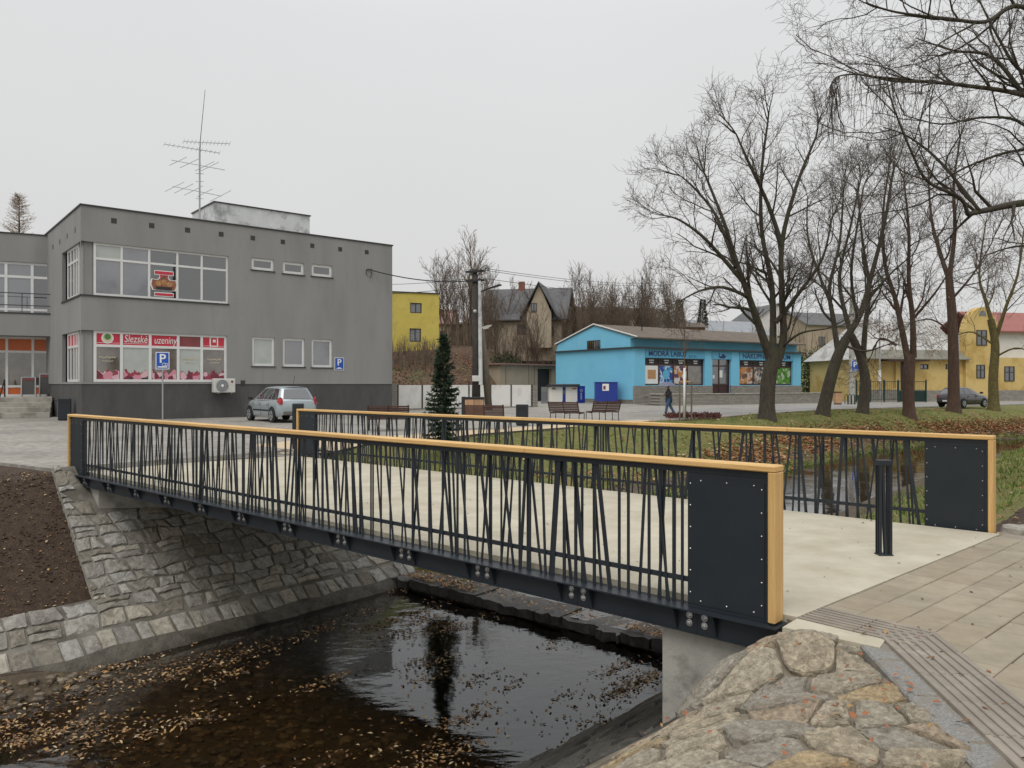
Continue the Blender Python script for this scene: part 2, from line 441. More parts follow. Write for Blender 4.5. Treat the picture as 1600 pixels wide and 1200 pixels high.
for i, s in enumerate(S_):
    for j, q in enumerate(Q_):
        x, y = SQ(s, q); idx[i, j] = len(mb.v); mb.v.append((x, y, tz(x, y)))
for i in range(len(S_) - 1):
    for j in range(len(Q_) - 1):
        s = (S_[i] + S_[i + 1]) / 2; q = (Q_[j] + Q_[j + 1]) / 2; qq = q - bend(s); x, y = SQ(s, q)
        if 3.0 < qq < 10.5: m = 2
        elif s < 11.4 and qq >= 10.5: m = 1 if qq < 60 else 0
        elif s < 11.4 and qq <= 3.0 and qq > -8: m = 3 if s > 1.2 else 1
        elif y > 56 and hill(x, y) > .25 and x < 16: m = 4
        elif qq <= -.4 and 11.4 <= s < 15.5: m = 1
        else: m = 0
        mb.f.append((idx[i, j], idx[i, j + 1], idx[i + 1, j + 1], idx[i + 1, j])); mb.m.append(m)
K['bed'] = mat('bed', (.06, .043, .024), (.12, .088, .05), 9, .8, 1.0, 18, c3=(.19, .135, .07), s3=7, t3=(.55, .68), dist=.06)
K['leaf_hill'] = mat('leaf_hill', (.07, .042, .026), (.125, .075, .045), 3, 1., .8, 12, c3=(.085, .08, .035), s3=.25, t3=(.5, .65), dist=.1)
ter = mb.build('terrain', [K['grass_base'], K['soil'], K['bed'], K['mortar_warm'], K['leaf_hill']], smooth=True, fixn=False)
tag(ter, 'grassy and earthy ground with the sunken stream channel', kind='structure')

def shift(mbx, parent):
    l = parent.location
    mbx.v = [(p[0] - l.x, p[1] - l.y, p[2] - l.z) for p in mbx.v]
    return mbx
def pbuild(mbx, name, m, parent, **k): return shift(mbx, parent).build(name, m, parent, **k)

# water: two reaches with the little weir between them
def water_mat(name, tint, rough=.03, bs_=.35, sc=3.0):
    m = bpy.data.materials.new(name); m.use_nodes = True
    nt = m.node_tree; N = nt.nodes; L = nt.links; N.clear()
    out = N.new('ShaderNodeOutputMaterial'); mix = N.new('ShaderNodeMixShader'); tr = N.new('ShaderNodeBsdfTransparent'); gl = N.new('ShaderNodeBsdfGlossy')
    tr.inputs[0].default_value = (*tint, 1); gl.inputs['Roughness'].default_value = rough; gl.inputs['Color'].default_value = (.95, .96, .97, 1)
    fr = N.new('ShaderNodeFresnel'); fr.inputs['IOR'].default_value = 1.66
    g = N.new('ShaderNodeNewGeometry'); n1 = N.new('ShaderNodeTexNoise'); n1.inputs['Scale'].default_value = sc; n1.inputs['Detail'].default_value = 5
    mp = N.new('ShaderNodeMapping'); mp.inputs['Rotation'].default_value = (0, 0, radians(-50)); mp.inputs['Scale'].default_value = (.7, 1.6, 1)
    L.new(g.outputs['Position'], mp.inputs[0]); L.new(mp.outputs[0], n1.inputs['Vector'])
    n2 = N.new('ShaderNodeTexNoise'); n2.inputs['Scale'].default_value = .5; n2.inputs['Detail'].default_value = 3; L.new(g.outputs['Position'], n2.inputs['Vector'])
    mr = N.new('ShaderNodeMapRange'); mr.inputs['From Min'].default_value = .42; mr.inputs['From Max'].default_value = .62; mr.inputs['To Min'].default_value = .12; mr.inputs['To Max'].default_value = 1.
    L.new(n2.outputs['Fac'], mr.inputs['Value'])
    ml = N.new('ShaderNodeMath'); ml.operation = 'MULTIPLY'; L.new(n1.outputs['Fac'], ml.inputs[0]); L.new(mr.outputs[0], ml.inputs[1])
    bp = N.new('ShaderNodeBump'); bp.inputs['Strength'].default_value = bs_; bp.inputs['Distance'].default_value = .03; L.new(ml.outputs[0], bp.inputs['Height'])
    L.new(bp.outputs[0], gl.inputs['Normal']); L.new(bp.outputs[0], fr.inputs['Normal'])
    L.new(fr.outputs[0], mix.inputs[0]); L.new(tr.outputs[0], mix.inputs[1]); L.new(gl.outputs[0], mix.inputs[2]); L.new(mix.outputs[0], out.inputs[0])
    return m
K['water'] = water_mat('water', (.62, .52, .37))
def ribbon(ss, q0, q1, z):
    m_ = MB()
    for s in ss:
        for q in (q0, q1):
            x, y = SQ(s, q + bend(s)); m_.v.append((x, y, z))
    for i in range(len(ss) - 1): m_.f.append((2 * i + 2, 2 * i + 3, 2 * i + 1, 2 * i)); m_.m.append(0)
    return m_
tag(ribbon([-40, -10, 0, 5, 11.12], 2.6, 11.4, WATER).build('water', K['water'], fixn=False), 'dark shallow stream water below the weir', kind='structure')
tag(ribbon([11.15, 13, 15.98], 2.4, 11.2, WATER_UP).build('water', K['water'], fixn=False), 'stream water between the two low steps', kind='structure')
tag(ribbon([16.0, 20, 30, 36] + arange(38, 76, 2) + [90, 140], 2.4, 11.2, -1.72).build('water', K['water'], fixn=False), 'still stream water above the weir beyond the bridge', kind='structure')

# ------------------------------------------------------------------ stones
def clip(poly, px, py, nx, ny):
    out = []
    for i in range(len(poly)):
        a = poly[i]; b = poly[(i + 1) % len(poly)]
        da = (a[0] - px) * nx + (a[1] - py) * ny; db = (b[0] - px) * nx + (b[1] - py) * ny
        if da <= 0: out.append(a)
        if (da < 0 < db) or (db < 0 < da):
            t = da / (da - db); out.append((a[0] + (b[0] - a[0]) * t, a[1] + (b[1] - a[1]) * t))
    return out
def cells(seeds, rad):
    res = []
    for i, (x, y) in enumerate(seeds):
        p = [(x - rad, y - rad), (x + rad, y - rad), (x + rad, y + rad), (x - rad, y + rad)]
        for j, (u, v) in enumerate(seeds):
            if j != i and abs(u - x) < 2 * rad and abs(v - y) < 2 * rad:
                p = clip(p, (x + u) / 2, (y + v) / 2, u - x, v - y)
                if len(p) < 3: break
        res.append(p)
    return res
def area(p): return abs(sum(p[i][0] * p[(i + 1) % len(p)][1] - p[(i + 1) % len(p)][0] * p[i][1] for i in range(len(p)))) / 2
def stone_mesh(poly, surf, gap, h, rng, rings=2, sub=2, rough=.012, mats=None):
    """poly in parameter plane; surf(a,b)->(Vector point, Vector normal); returns MB relative to centre, and centre"""
    cx = sum(p[0] for p in poly) / len(poly); cy = sum(p[1] for p in poly) / len(poly)
    pts = []
    for i in range(len(poly)):
        a = poly[i]; b = poly[(i + 1) % len(poly)]; L = hypot(b[0] - a[0], b[1] - a[1])
        k = sub if L > .1 else 1
        for t in range(k):
            f = t / k; x = a[0] + (b[0] - a[0]) * f; y = a[1] + (b[1] - a[1]) * f
            d = hypot(x - cx, y - cy) or 1e-6
            kk = max(.2, 1 - (gap * rng.uniform(.7, 1.5) + rng.uniform(0, rough)) / d)
            if t == 0: kk *= rng.uniform(.94, .99)
            pts.append((cx + (x - cx) * kk, cy + (y - cy) * kk))
    n = len(pts); c, nn = surf(cx, cy); m_ = MB(); tilt = (rng.uniform(-.06, .06), rng.uniform(-.06, .06))
    prof = [(1.0, -.05), (1.0, h * .55), (.95, h * .92)] + [(.95 * (1 - (r + 1) / (rings + 1.0)) ** .8, h) for r in range(rings - 1)]
    for (sc_, hh) in prof:
        for (x, y) in pts:
            u = cx + (x - cx) * sc_; v = cy + (y - cy) * sc_
            p, nv = surf(u, v)
            e_ = hh + (rng.uniform(-rough, rough) * .7 if hh > 0 else 0) + ((u - cx) * tilt[0] + (v - cy) * tilt[1] if hh > 0 else 0)
            q = p + nv * e_ - c; m_.v.append((q.x, q.y, q.z))
    for r in range(len(prof) - 1):
        for i in range(n):
            j = (i + 1) % n
            m_.f.append((r * n + i, r * n + j, (r + 1) * n + j, (r + 1) * n + i)); m_.m.append(0)
    q = nn * (h + rng.uniform(-rough, rough)); m_.v.append((q.x, q.y, q.z)); t = len(m_.v) - 1; o = (len(prof) - 1) * n
    for i in range(n): m_.f.append((o + i, o + (i + 1) % n, t)); m_.m.append(0)
    return m_, c

SL = .7695
CT = 1 / sqrt(1 + SL * SL); ST = SL * CT
def surfL(a, b):              # left revetment: a = s, b = distance up the slope from the toe
    x, y = SQ(a, 10.45 + b * CT); nv = Vector((NX * ST, NY * ST, CT))
    return Vector((x, y, -2.65 + b * ST)), nv
def in_rev(a, b):
    q = 10.45 + b * CT
    if b < .02 or a < 1.2 or a > 11.5: return False
    if q < 11.42: return True
    if q > 14.0: return False
    if 5.75 < a < 10.5 and q > 13.05: return False
    return a > 5.08 + (q - 11.4) * .10
rng = random.Random(11)
rev = MB()
poly = [(1.0, -.2)]
for (a, b) in ((1.0, -.02), (11.6, -.02), (11.6, 4.45), (5.45, 4.45), (5.2, 1.22), (1.0, 1.18)):
    p, nv = surfL(a, b); p = p + nv * .045; rev.v.append((p.x, p.y, p.z))
rev.f.append((0, 1, 2, 3, 4, 5)); rev.m.append(0)
revo = tag(rev.build('stone_revetment', K['mortar'], fixn=False), 'mortared stone lining of the far stream bank under the bridge', kind='structure')
seeds = []
b = .62; row = 0
a = 1.0
stone_polys = []
while a < 11.5:                   # upright course along the toe
    wd = rng.uniform(.20, .36); hgt = .56 + rng.uniform(-.03, .03); sk = rng.uniform(-.03, .03)
    stone_polys.append([(a, .03), (a + wd, .03), (a + wd + sk, hgt), (a + sk, hgt)]); a += wd
rows = [.60]
while rows[-1] < 4.5: rows.append(rows[-1] + rng.uniform(.22, .36))
def rowb(i, a): return rows[i] + .10 * noise.noise((a * 1.3, i * 3.7, 2.0)) + .05 * noise.noise((a * 4.1, i * 5.1, 6.0)) if i else rows[0] + .03 * noise.noise((a * 2, 0, 2))
for i in range(len(rows) - 1):       # uneven courses of rubble
    a = .9 + rng.uniform(0, .3); sk0 = 0.0
    while a < 11.8:
        hgt = rows[i + 1] - rows[i]; wd = hgt * rng.uniform(.75, 1.9); sk1 = rng.uniform(-.10, .10)
        a2 = a + wd
        pb = [(a + wd * t, rowb(i, a + wd * t)) for t in (0, .35, .7, 1)]; pt_ = [(a2 + sk1 + (a + sk0 - a2 - sk1) * t, rowb(i + 1, a2 + sk1 + (a + sk0 - a2 - sk1) * t)) for t in (0, .35, .7, 1)]
        c_ = (a + wd / 2, (rows[i] + rows[i + 1]) / 2)
        if rng.random() < .3: pb[0] = (pb[0][0] + wd * .16, pb[0][1]); 
        if rng.random() < .3: pt_[0] = (pt_[0][0] - wd * .16, pt_[0][1])
        if in_rev(*c_):
            if wd > hgt * 1.5 and rng.random() < .4:      # two thin stones one over the other
                h_ = rng.uniform(.4, .6); md = [(p[0] + (q_[0] - p[0]) * h_, p[1] + (q_[1] - p[1]) * h_) for p, q_ in zip(pb, pt_[::-1])]
                stone_polys.append(pb + md[::-1]); stone_polys.append(md + pt_)
            else: stone_polys.append(pb + pt_)
        a = a2; sk0 = sk1
for p in stone_polys:
    cb_ = sum(v[1] for v in p) / len(p)
    if cb_ > 1.22: p = clip(p, 5.21, 1.22, -1, .077)
    if len(p) < 3: continue
    if area(p) < .008: continue
    m_, c = stone_mesh(p, surfL, .008, rng.uniform(.06, .085), rng, rings=2, sub=2, rough=.016)
    m_.build('stone', K['stone_grey'], revo, loc=c, fixn=False, smooth=False)
K['footing'] = mat('footing', (.075, .067, .052), (.14, .125, .10), 5, .8, .8, 25, c3=(.05, .042, .03), s3=2, dist=.04)
# concrete footing strip along the toe, cut in lengths
foot = MB()
pr = [(10.50, -2.47), (10.34, -2.57), (10.27, -2.65), (10.22, -2.95)]
ss = arange(1.0, 11.3, .35)
for s in ss:
    for (q, z) in pr:
        j = .09 * noise.noise((s * 2.1, q * 3, 1)) + .04 * noise.noise((s * 7, q * 9, 4)); x, y = SQ(s, q + j); foot.v.append((x, y, z + j * .5))
for i in range(len(ss) - 1):
    for k in range(3): foot.f.append((i * 4 + k, i * 4 + k + 1, i * 4 + 5 + k, i * 4 + 4 + k)); foot.m.append(0)
tag(foot.build('concrete_footing', K['footing'], fixn=False, smooth=True), 'stained concrete footing along the foot of the stone lining', kind='structure')

# near bank: big flat natural stones in mortar
def zr(x, y):
    s, q = toSQ(x, y); return interp(BANK, q)
def bump_up(x, y):                # the hump of rough stone at the foot of the bridge end
    d = hypot((x - 1.78) / .62, (y - 5.17) / .42); return .20 * max(0, 1 - d * d) * (1 - sst(1.9, 2.3, x) * .55)
def surfR(x, y):
    e_ = .05; f = lambda u, v: zr(u, v) + bump_up(u, v) + .03 * noise.noise((u * 2.3, v * 2.3, 5))
    z = f(x, y); nv = Vector((-(f(x + e_, y) - f(x - e_, y)) / (2 * e_), -(f(x, y + e_) - f(x, y - e_)) / (2 * e_), 1)).normalized()
    return Vector((x, y, z)), nv
def granite_x(y): return 2.36 + (y - 5.09) * .105
rng = random.Random(5)
bank = MB()
nx_, ny_ = 30, 40
for i in range(nx_ + 1):
    for j in range(ny_ + 1):
        y = 2.2 + j * (5.75 - 2.2) / ny_; x = -.9 + (granite_x(y) + .9) * i / nx_
        p, nv = surfR(x, y); bank.v.append((x, y, p.z + .006 * noise.noise((x * 11, y * 11, 2))))
for i in range(nx_):
    for j in range(ny_):
        o = i * (ny_ + 1) + j; bank.f.append((o, o + ny_ + 1, o + ny_ + 2, o + 1)); bank.m.append(0)
banko = tag(bank.build('stone_bank', K['mortar_warm'], fixn=False, smooth=True), 'near bank paved with rough natural stone beside the bridge end', kind='structure')
seeds = []
y = 2.3; row = 0
while y < 6.0:
    x = -1.2 + (.27 if row % 2 else 0) + rng.uniform(-.1, .1)
    while x < 2.8:
        seeds.append((x + rng.uniform(-.11, .11), (y + rng.uniform(-.10, .10)) * 1.55)); x += rng.uniform(.25, .62)
    y += rng.uniform(.17, .29); row += 1
for (x, yy), p in zip(seeds, cells(seeds, .9)):
    y = yy / 1.55; p = [(u, v / 1.55) for u, v in p]
    s, q = toSQ(x, y)
    if x > granite_x(y) + .06 or y > 5.42 or q > .95 or y < 2.35 or len(p) < 3: continue
    if y > 4.95 and x < 1.2 + (y - 4.95) * .5: continue
    p = clip(p, granite_x(y) - .075, y, 1, 0)
    if len(p) < 3 or area(p) < .02: continue
    m_, c = stone_mesh(p, surfR, .006, rng.uniform(.014, .034) + (.03 if bump_up(x, y) > .01 else 0), rng, rings=5, sub=4, rough=.014)
    m_.build('stone', K['stone_warm'], banko, loc=c, fixn=False, smooth=False)
# lower wet stones of the near bank
def surfW(x, y):
    s, q = toSQ(x, y); sl = (2.65 - .97) / 2.3; k = 1 / sqrt(1 + sl * sl)
    return Vector((x, y, interp(RIGHT_DN, q) + .01)), Vector((-NX * sl * k, -NY * sl * k, k)) * 1.0
seeds = []
for s in arange(1.5, 8, .42):
    for q in arange(.84, 3.6, .36): seeds.append(SQ(s + rng.uniform(-.1, .1), q + rng.uniform(-.08, .08)))
for (x, y), p in zip(seeds, cells(seeds, .6)):
    s, q = toSQ(x, y)
    if q < .85 or q > 3.35 or s < 1.8 or s > 7.8 or len(p) < 3: continue
    m_, c = stone_mesh(p, surfW, .012, rng.uniform(.04, .08), rng, rings=2, sub=2, rough=.015)
    m_.build('stone', K['stone_wet'], banko, loc=c, fixn=False)

# weir: a row of flat slabs across the stream
weir = tag(MB().build('weir', K['stone_wet'], fixn=False), 'low stone weir crossing the stream behind the bridge', 'weir')
wm = MB()
for q0, q1 in ((2.6, 10.6),):
    pts = [SQ(11.02, q0), SQ(11.02, q1), SQ(11.95, q1), SQ(11.95, q0)]
    wm.slab(pts, -3.2, WATER_UP - .035)
wm.build('weir_body', K['stone_wet'], weir)
rng = random.Random(3); q = 2.7
while q < 10.5:
    L_ = rng.uniform(.45, .95); off = rng.uniform(-.07, .07); tp = WATER_UP + rng.uniform(-.01, .06); dz = rng.uniform(-.03, .03)
    c = SQ(11.4, q + L_ / 2)
    fr_ = [SQ(10.95 + off + rng.uniform(-.06, .06), q + .01 + (L_ - .02) * k / 5) for k in range(6)]; bk = [SQ(11.72 + off + rng.uniform(-.08, .08), q + .01 + (L_ - .02) * k / 4) for k in range(4, -1, -1)]
    m_ = MB(); m_.slab([(x - c[0], y - c[1]) for x, y in fr_ + bk], -.16, 0)
    m_.v = [(x + rng.uniform(-.012, .012), y + rng.uniform(-.012, .012), z + rng.uniform(-.02, .02)) for x, y, z in m_.v]
    m_.build('slab', K['stone_wet'], weir, loc=(c[0], c[1], tp)); q += L_

step = thing('stone_step', 'row of rough stones damming the stream behind the far railing', 'weir', (*SQ(16, 7), -1.9))
rng = random.Random(19); q = 2.9
while q < 10.6:
    L_ = rng.uniform(.4, .8); c = SQ(15.95 + rng.uniform(-.1, .1), q + L_ / 2); a = MB(); a.box(-L_ / 2, L_ / 2, -.3, .3, -.9, .0, bev=.07); a.v = [(p[0] + rng.uniform(-.05, .05), p[1] + rng.uniform(-.05, .05), p[2] + rng.uniform(-.05, .05)) for p in a.v]
    o = a.build('stone', K['stone_wet'], step, loc=(c[0] - step.location.x, c[1] - step.location.y, -1.70 + rng.uniform(-.03, .08) + 1.9)); o.rotation_euler = (0, 0, atan2(NY, NX)); q += L_

# ------------------------------------------------------------------ plaza, road, slab path
def sheet(name, pts, z, m, label, th=.25):
    a = MB(); a.slab([(p[0], p[1]) for p in pts], z - th, z)
    return tag(a.build(name, m), label, kind='structure')
PLAZA = [(-70, 52), (-11.2, 16.7), (-9.25, 15.42), (-8.55, 15.0), (-4.9, 18.35), (-4.1, 22.4), (-2.04, 24.5), (-1.2, 26.2), (5.7, 34.4), (7.8, 36.6), (10.9, 39.8), (15, 45.1), (21.7, 52), (42.9, 64.5), (130, 108), (150, 145), (34, 92), (16, 83), (4, 79), (-1.2, 77), (-3.4, 57), (-9, 56.4), (-14, 80), (-80, 80)]
sheet('plaza_pavement', PLAZA, 0, K['cobble'], 'grey paved square and road beyond the bridge')
sheet('slab_path', [(-4.55, 18.75), (-4.0, 22.3), (-2.0, 24.45), (-1.15, 26.15), (5.75, 34.4), (6.6, 35.3), (5.9, 36.3), (-2.3, 27.2), (-3.4, 25.5), (-6.6, 22.8), (-7.2, 21.2)], .006, K['sand_slab'], 'sandy yellow slab path round the lawn', .01)
sheet('road', [(15.2, 46.2), (21.5, 52.6), (42.9, 65.1), (130, 108.6), (140, 118), (45, 72), (30, 64.5), (19, 57.5), (10, 51), (7, 45.5), (9, 42.5)], .005, K['asphalt'], 'pale worn road behind the row of trees', .01)

# ------------------------------------------------------------------ near paving
PV = Vector((3.58, 3.22)).normalized(); PM = Vector((PV.y, -PV.x)); E0 = Vector((2.068, 5.58)) + PM * .008
def PW(v, m): p = E0 + PV * v + PM * m; return (p.x, p.y)
bedp = MB()
bedp.slab([PW(-.05, -.06), PW(5.6, -.06), (14, 9.5), (14, -2), (2.0, -2), (2.02, 2.0), (2.3, 5.0)], -.3, -.014)
pav = tag(bedp.build('path_paving', K['mortar_warm']), 'sandy concrete block paving at the near bridge end', kind='structure')
rng = random.Random(21)
TA = Vector((2.475, 5.13)); TB = Vector((2.867, 5.22)); TD = Vector((-.135, -.99)).normalized()
def right_of_strip(x, y):         # signed distance to the right edge of the second ribbed strip
    d = Vector((x, y)) - TB; return d.x * (-TD.y) + d.y * TD.x
pm = {}
def paver_mesh(L_, W_):
    k = (round(L_, 3), round(W_, 3))
    if k not in pm:
        a = MB(); a.box(-L_ / 2 + .004, L_ / 2 - .004, -W_ / 2 + .004, W_ / 2 - .004, -.06, 0, bev=.007); pm[k] = a.mesh('paver', K['paver'])
    return pm[k]
ang = atan2(PV.y, PV.x); m0 = .004; cnt = 0; rest = MB()
def cut_paver(pw, cx, cy):           # a trimmed paver: polygon in world xy, chamfered top edge
    pw = pw[::-1] if sum(pw[i][0] * pw[(i + 1) % len(pw)][1] - pw[(i + 1) % len(pw)][0] * pw[i][1] for i in range(len(pw))) < 0 else pw
    a = MB(); n = len(pw); mx_ = sum(p[0] for p in pw) / n; my_ = sum(p[1] for p in pw) / n
    for (k_, z) in ((.003, -.06), (.003, -.005), (.008, 0)):
        for p in pw:
            d_ = hypot(p[0] - mx_, p[1] - my_); f_ = 1 - k_ / max(d_, .02); a.v.append((mx_ + (p[0] - mx_) * f_ - cx, my_ + (p[1] - my_) * f_ - cy, z))
    for r in range(2):
        for i in range(n): a.f.append((r * n + i, r * n + (i + 1) % n, (r + 1) * n + (i + 1) % n, (r + 1) * n + i)); a.m.append(0)
    a.f.append(tuple(2 * n + i for i in range(n))); a.m.append(0)
    return a
EN = Vector((-TD.y, TD.x))          # points right of the second strip
while m0 < 7.5:
    W_ = .262; v0 = -.3 - rng.choice((0, .13, .26))
    while v0 < 6.2:
        L_ = rng.choice((.262, .262, .393, .393, .524)); va, vb = v0, v0 + L_; ma, mb_ = m0, m0 + W_; v0 += L_
        vc, mc = (va + vb) / 2, (ma + mb_) / 2; x, y = PW(vc, mc)
        if 4.27 < vc < 4.68 and mc < 3.4: continue
        if y < 1.2 or x / max(y, .1) > .80 or x < 1.6: continue
        q4 = [(va, ma), (vb, ma), (vb, mb_), (va, mb_)]; full = True
        if mc < .84:
            if va < .387: q4 = clip(q4, .387, 0, -1, 0); full = False
        if len(q4) < 3: continue
        pw = [PW(*p) for p in q4]
        if mc >= .84 and min(right_of_strip(*p) for p in pw) < .006:
            pw = clip(pw, TB.x + EN.x * .006, TB.y + EN.y * .006, -EN.x, -EN.y); full = False
        if len(pw) < 3 or area(pw) < .002: continue
        jz = rng.uniform(-.003, .002); cx, cy = sum(p[0] for p in pw) / len(pw), sum(p[1] for p in pw) / len(pw)
        if cnt >= 285:
            a = cut_paver(pw, 0, 0); rest.add([(p[0], p[1], p[2] + jz) for p in a.v], a.f); continue
        cnt += 1
        if full: link('paver', paver_mesh(L_, W_), pav, (x, y, jz), (rng.uniform(-.003, .003), rng.uniform(-.003, .003), ang))
        else: cut_paver(pw, cx, cy).build('paver', K['paver'], pav, loc=(cx, cy, jz), fixn=False)
    m0 += W_
if rest.v: tag(rest.build('far_pavers', K['paver'], pav), None, kind='stuff')
# ribbed guidance tiles
tm = MB(); tm.box(-.197, .197, -.195, .195, -.06, -.008, bev=.003)
for k in range(7): tm.box(-.197, .197, -.178 + k * .0595 - .016, -.178 + k * .0595 + .016, -.012, .003, bev=.004)
tme = tm.mesh('ribbed_tile', K['tactile'])
for k in range(2):
    x, y = PW(.192, .20 + k * .402); link('ribbed_tile', tme, pav, (x, y, -.001), (0, 0, atan2(PM.y, PM.x)))
for k in range(12):
    c = (TA + TB) / 2 + TD * (.10 + .402 * k); link('ribbed_tile', tme, pav, (c.x, c.y, .001 + .0007 * (k % 2)), (0, 0, atan2(TD.y, TD.x)))
for k in range(8):
    x, y = PW(4.47, .22 + k * .402); link('ribbed_tile', tme, pav, (x, y, -.001), (0, 0, atan2(PM.y, PM.x)))
gk = tag(MB().build('granite_edging', K['granite'], fixn=False), 'flat speckled granite edging beside the ribbed paving', kind='structure')
for k in range(8):
    c = TA + TD * (.12 + .55 * k) + Vector((TD.y, -TD.x)) * .085
    a = MB(); a.box(-.27, .27, -.10, .078, -.14, 0, bev=.012)
    a.build('granite_block', K['granite'], gk, loc=(c.x, c.y, -.012)).rotation_euler = (0, 0, atan2(TD.y, TD.x))
# dry stone edging past the far railing
se = tag(MB().build('stone_edging', K['stone_grey'], fixn=False), 'rough stone blocks edging the bed past the far railing', kind='structure')
rng = random.Random(9)
for rowz, off in ((-.16, 0), (-.02, .22)):
    for k in range(9):
        vv = 5.0 + rng.uniform(-.03, .03); mm = -.1 + off + k * .47
        x, y = PW(vv, mm); a = MB(); a.box(-.21, .21, -.13, .13, -.08, .07, bev=.025); a.v = [(p[0] + rng.uniform(-.018, .018), p[1] + rng.uniform(-.018, .018), p[2] + rng.uniform(-.015, .015)) for p in a.v]
        a.build('stone', K['stone_grey'], se, loc=(x, y, rowz)).rotation_euler = (0, 0, atan2(PM.y, PM.x))

# ------------------------------------------------------------------ the bridge
P1 = Vector((1.92, 5.58, 0)); P2 = Vector((-8.64, 15.1, 0)); P3 = Vector((-5.03, 18.2, 0)); P4 = Vector((5.5, 8.8, 0))
U = (P2 - P1).normalized(); LB = (P2 - P1).length; LAT = Vector((U.y, -U.x, 0))          # LAT points to the far side
VX = (P4 - P1).normalized()
br = thing('footbridge', 'new footbridge with pale concrete deck and dark steel edge beams over the stream', 'bridge', P1)
dk = MB(); i1 = P1 + VX * .10 - U * .10; i2 = P2 + VX * .10 + U * .12; i3 = P3 - VX * .10 + U * .12; i4 = P4 - VX * .10 - U * .10
dk.slab([i1, i4, i3, i2], -.24, 0)
pbuild(dk, 'deck', K['concrete_deck'], br)
sill = MB(); sill.slab([PW(-.28, .03), PW(-.012, .0), PW(-.012, .62), PW(-.20, .66)], -.2, -.006); pbuild(sill, 'sill', K['concrete_deck'], br)
def abut(t0, t1):
    a = MB(); o = .06
    a.slab([P1 + U * t0 + VX * o, P1 + U * t1 + VX * o, P1 + U * t1 + VX * (4.75 - o), P1 + U * t0 + VX * (4.75 - o)], -3.0, -.243)
    return a
pbuild(abut(-.6, .99), 'abutment', K['concrete'], br); pbuild(abut(13.02, 14.9), 'abutment', K['concrete'], br)
bolt = MB(); bolt.lathe([(.028, 0), (.028, .004), (.026, .005)], n=12, axis='y'); bolt.lathe([(.016, .005), (.016, .018), (.012, .020)], n=6, axis='y')
bolt_me = bolt.mesh('bolt', K['steel']); rz_u = atan2(U.y, U.x)
def edge_beam(A, out):              # out: unit vector away from the deck
    e_ = MB()
    e_.beam(A - U * .05 + out * .02 + V(0, 0, -.056), A + U * (LB + .05) + out * .02 + V(0, 0, -.056), .21, .012)
    e_.beam(A - U * .05 + out * .03 + V(0, 0, -.152), A + U * (LB + .05) + out * .03 + V(0, 0, -.152), .014, .18)
    e_.beam(A - U * .05 + out * .005 + V(0, 0, -.247), A + U * (LB + .05) + out * .005 + V(0, 0, -.247), .09, .010)
    eb = pbuild(e_, 'edge_beam', K['anthracite'], br)
    t = .62
    while t < LB - .2:
        for dt in (-.17, .17):
            g_ = MB(); c = A + U * (t + dt)
            b0 = c + out * .036; w_ = U * .005
            tri = [b0 + V(0, 0, -.064), b0 + out * .085 + V(0, 0, -.064), b0 + out * .012 + V(0, 0, -.236), b0 + V(0, 0, -.236)]
            g_.add([p - w_ for p in tri] + [p + w_ for p in tri], ((0, 1, 2, 3), (7, 6, 5, 4), (0, 4, 5, 1), (1, 5, 6, 2), (2, 6, 7, 3), (3, 7, 4, 0)))
            pbuild(g_, 'gusset', K['anthracite'], br).parent = eb
        seam = MB(); c = A + U * t + out * .0375
        seam.beam(c + V(0, 0, -.065), c + V(0, 0, -.238), .004, .004, up=U); pbuild(seam, 'seam', K['black'], br).parent = eb
        for dt in (-.065, .065):
            for zz in (-.115, -.175):
                c = A + U * (t + dt) + out * .037 + V(0, 0, zz) - br.location
                o = link('bolt', bolt_me, eb, c, (0, 0, atan2(out.y, out.x) - pi / 2))
        t += 1.16
edge_beam(P1, -LAT); edge_beam(P4, LAT)

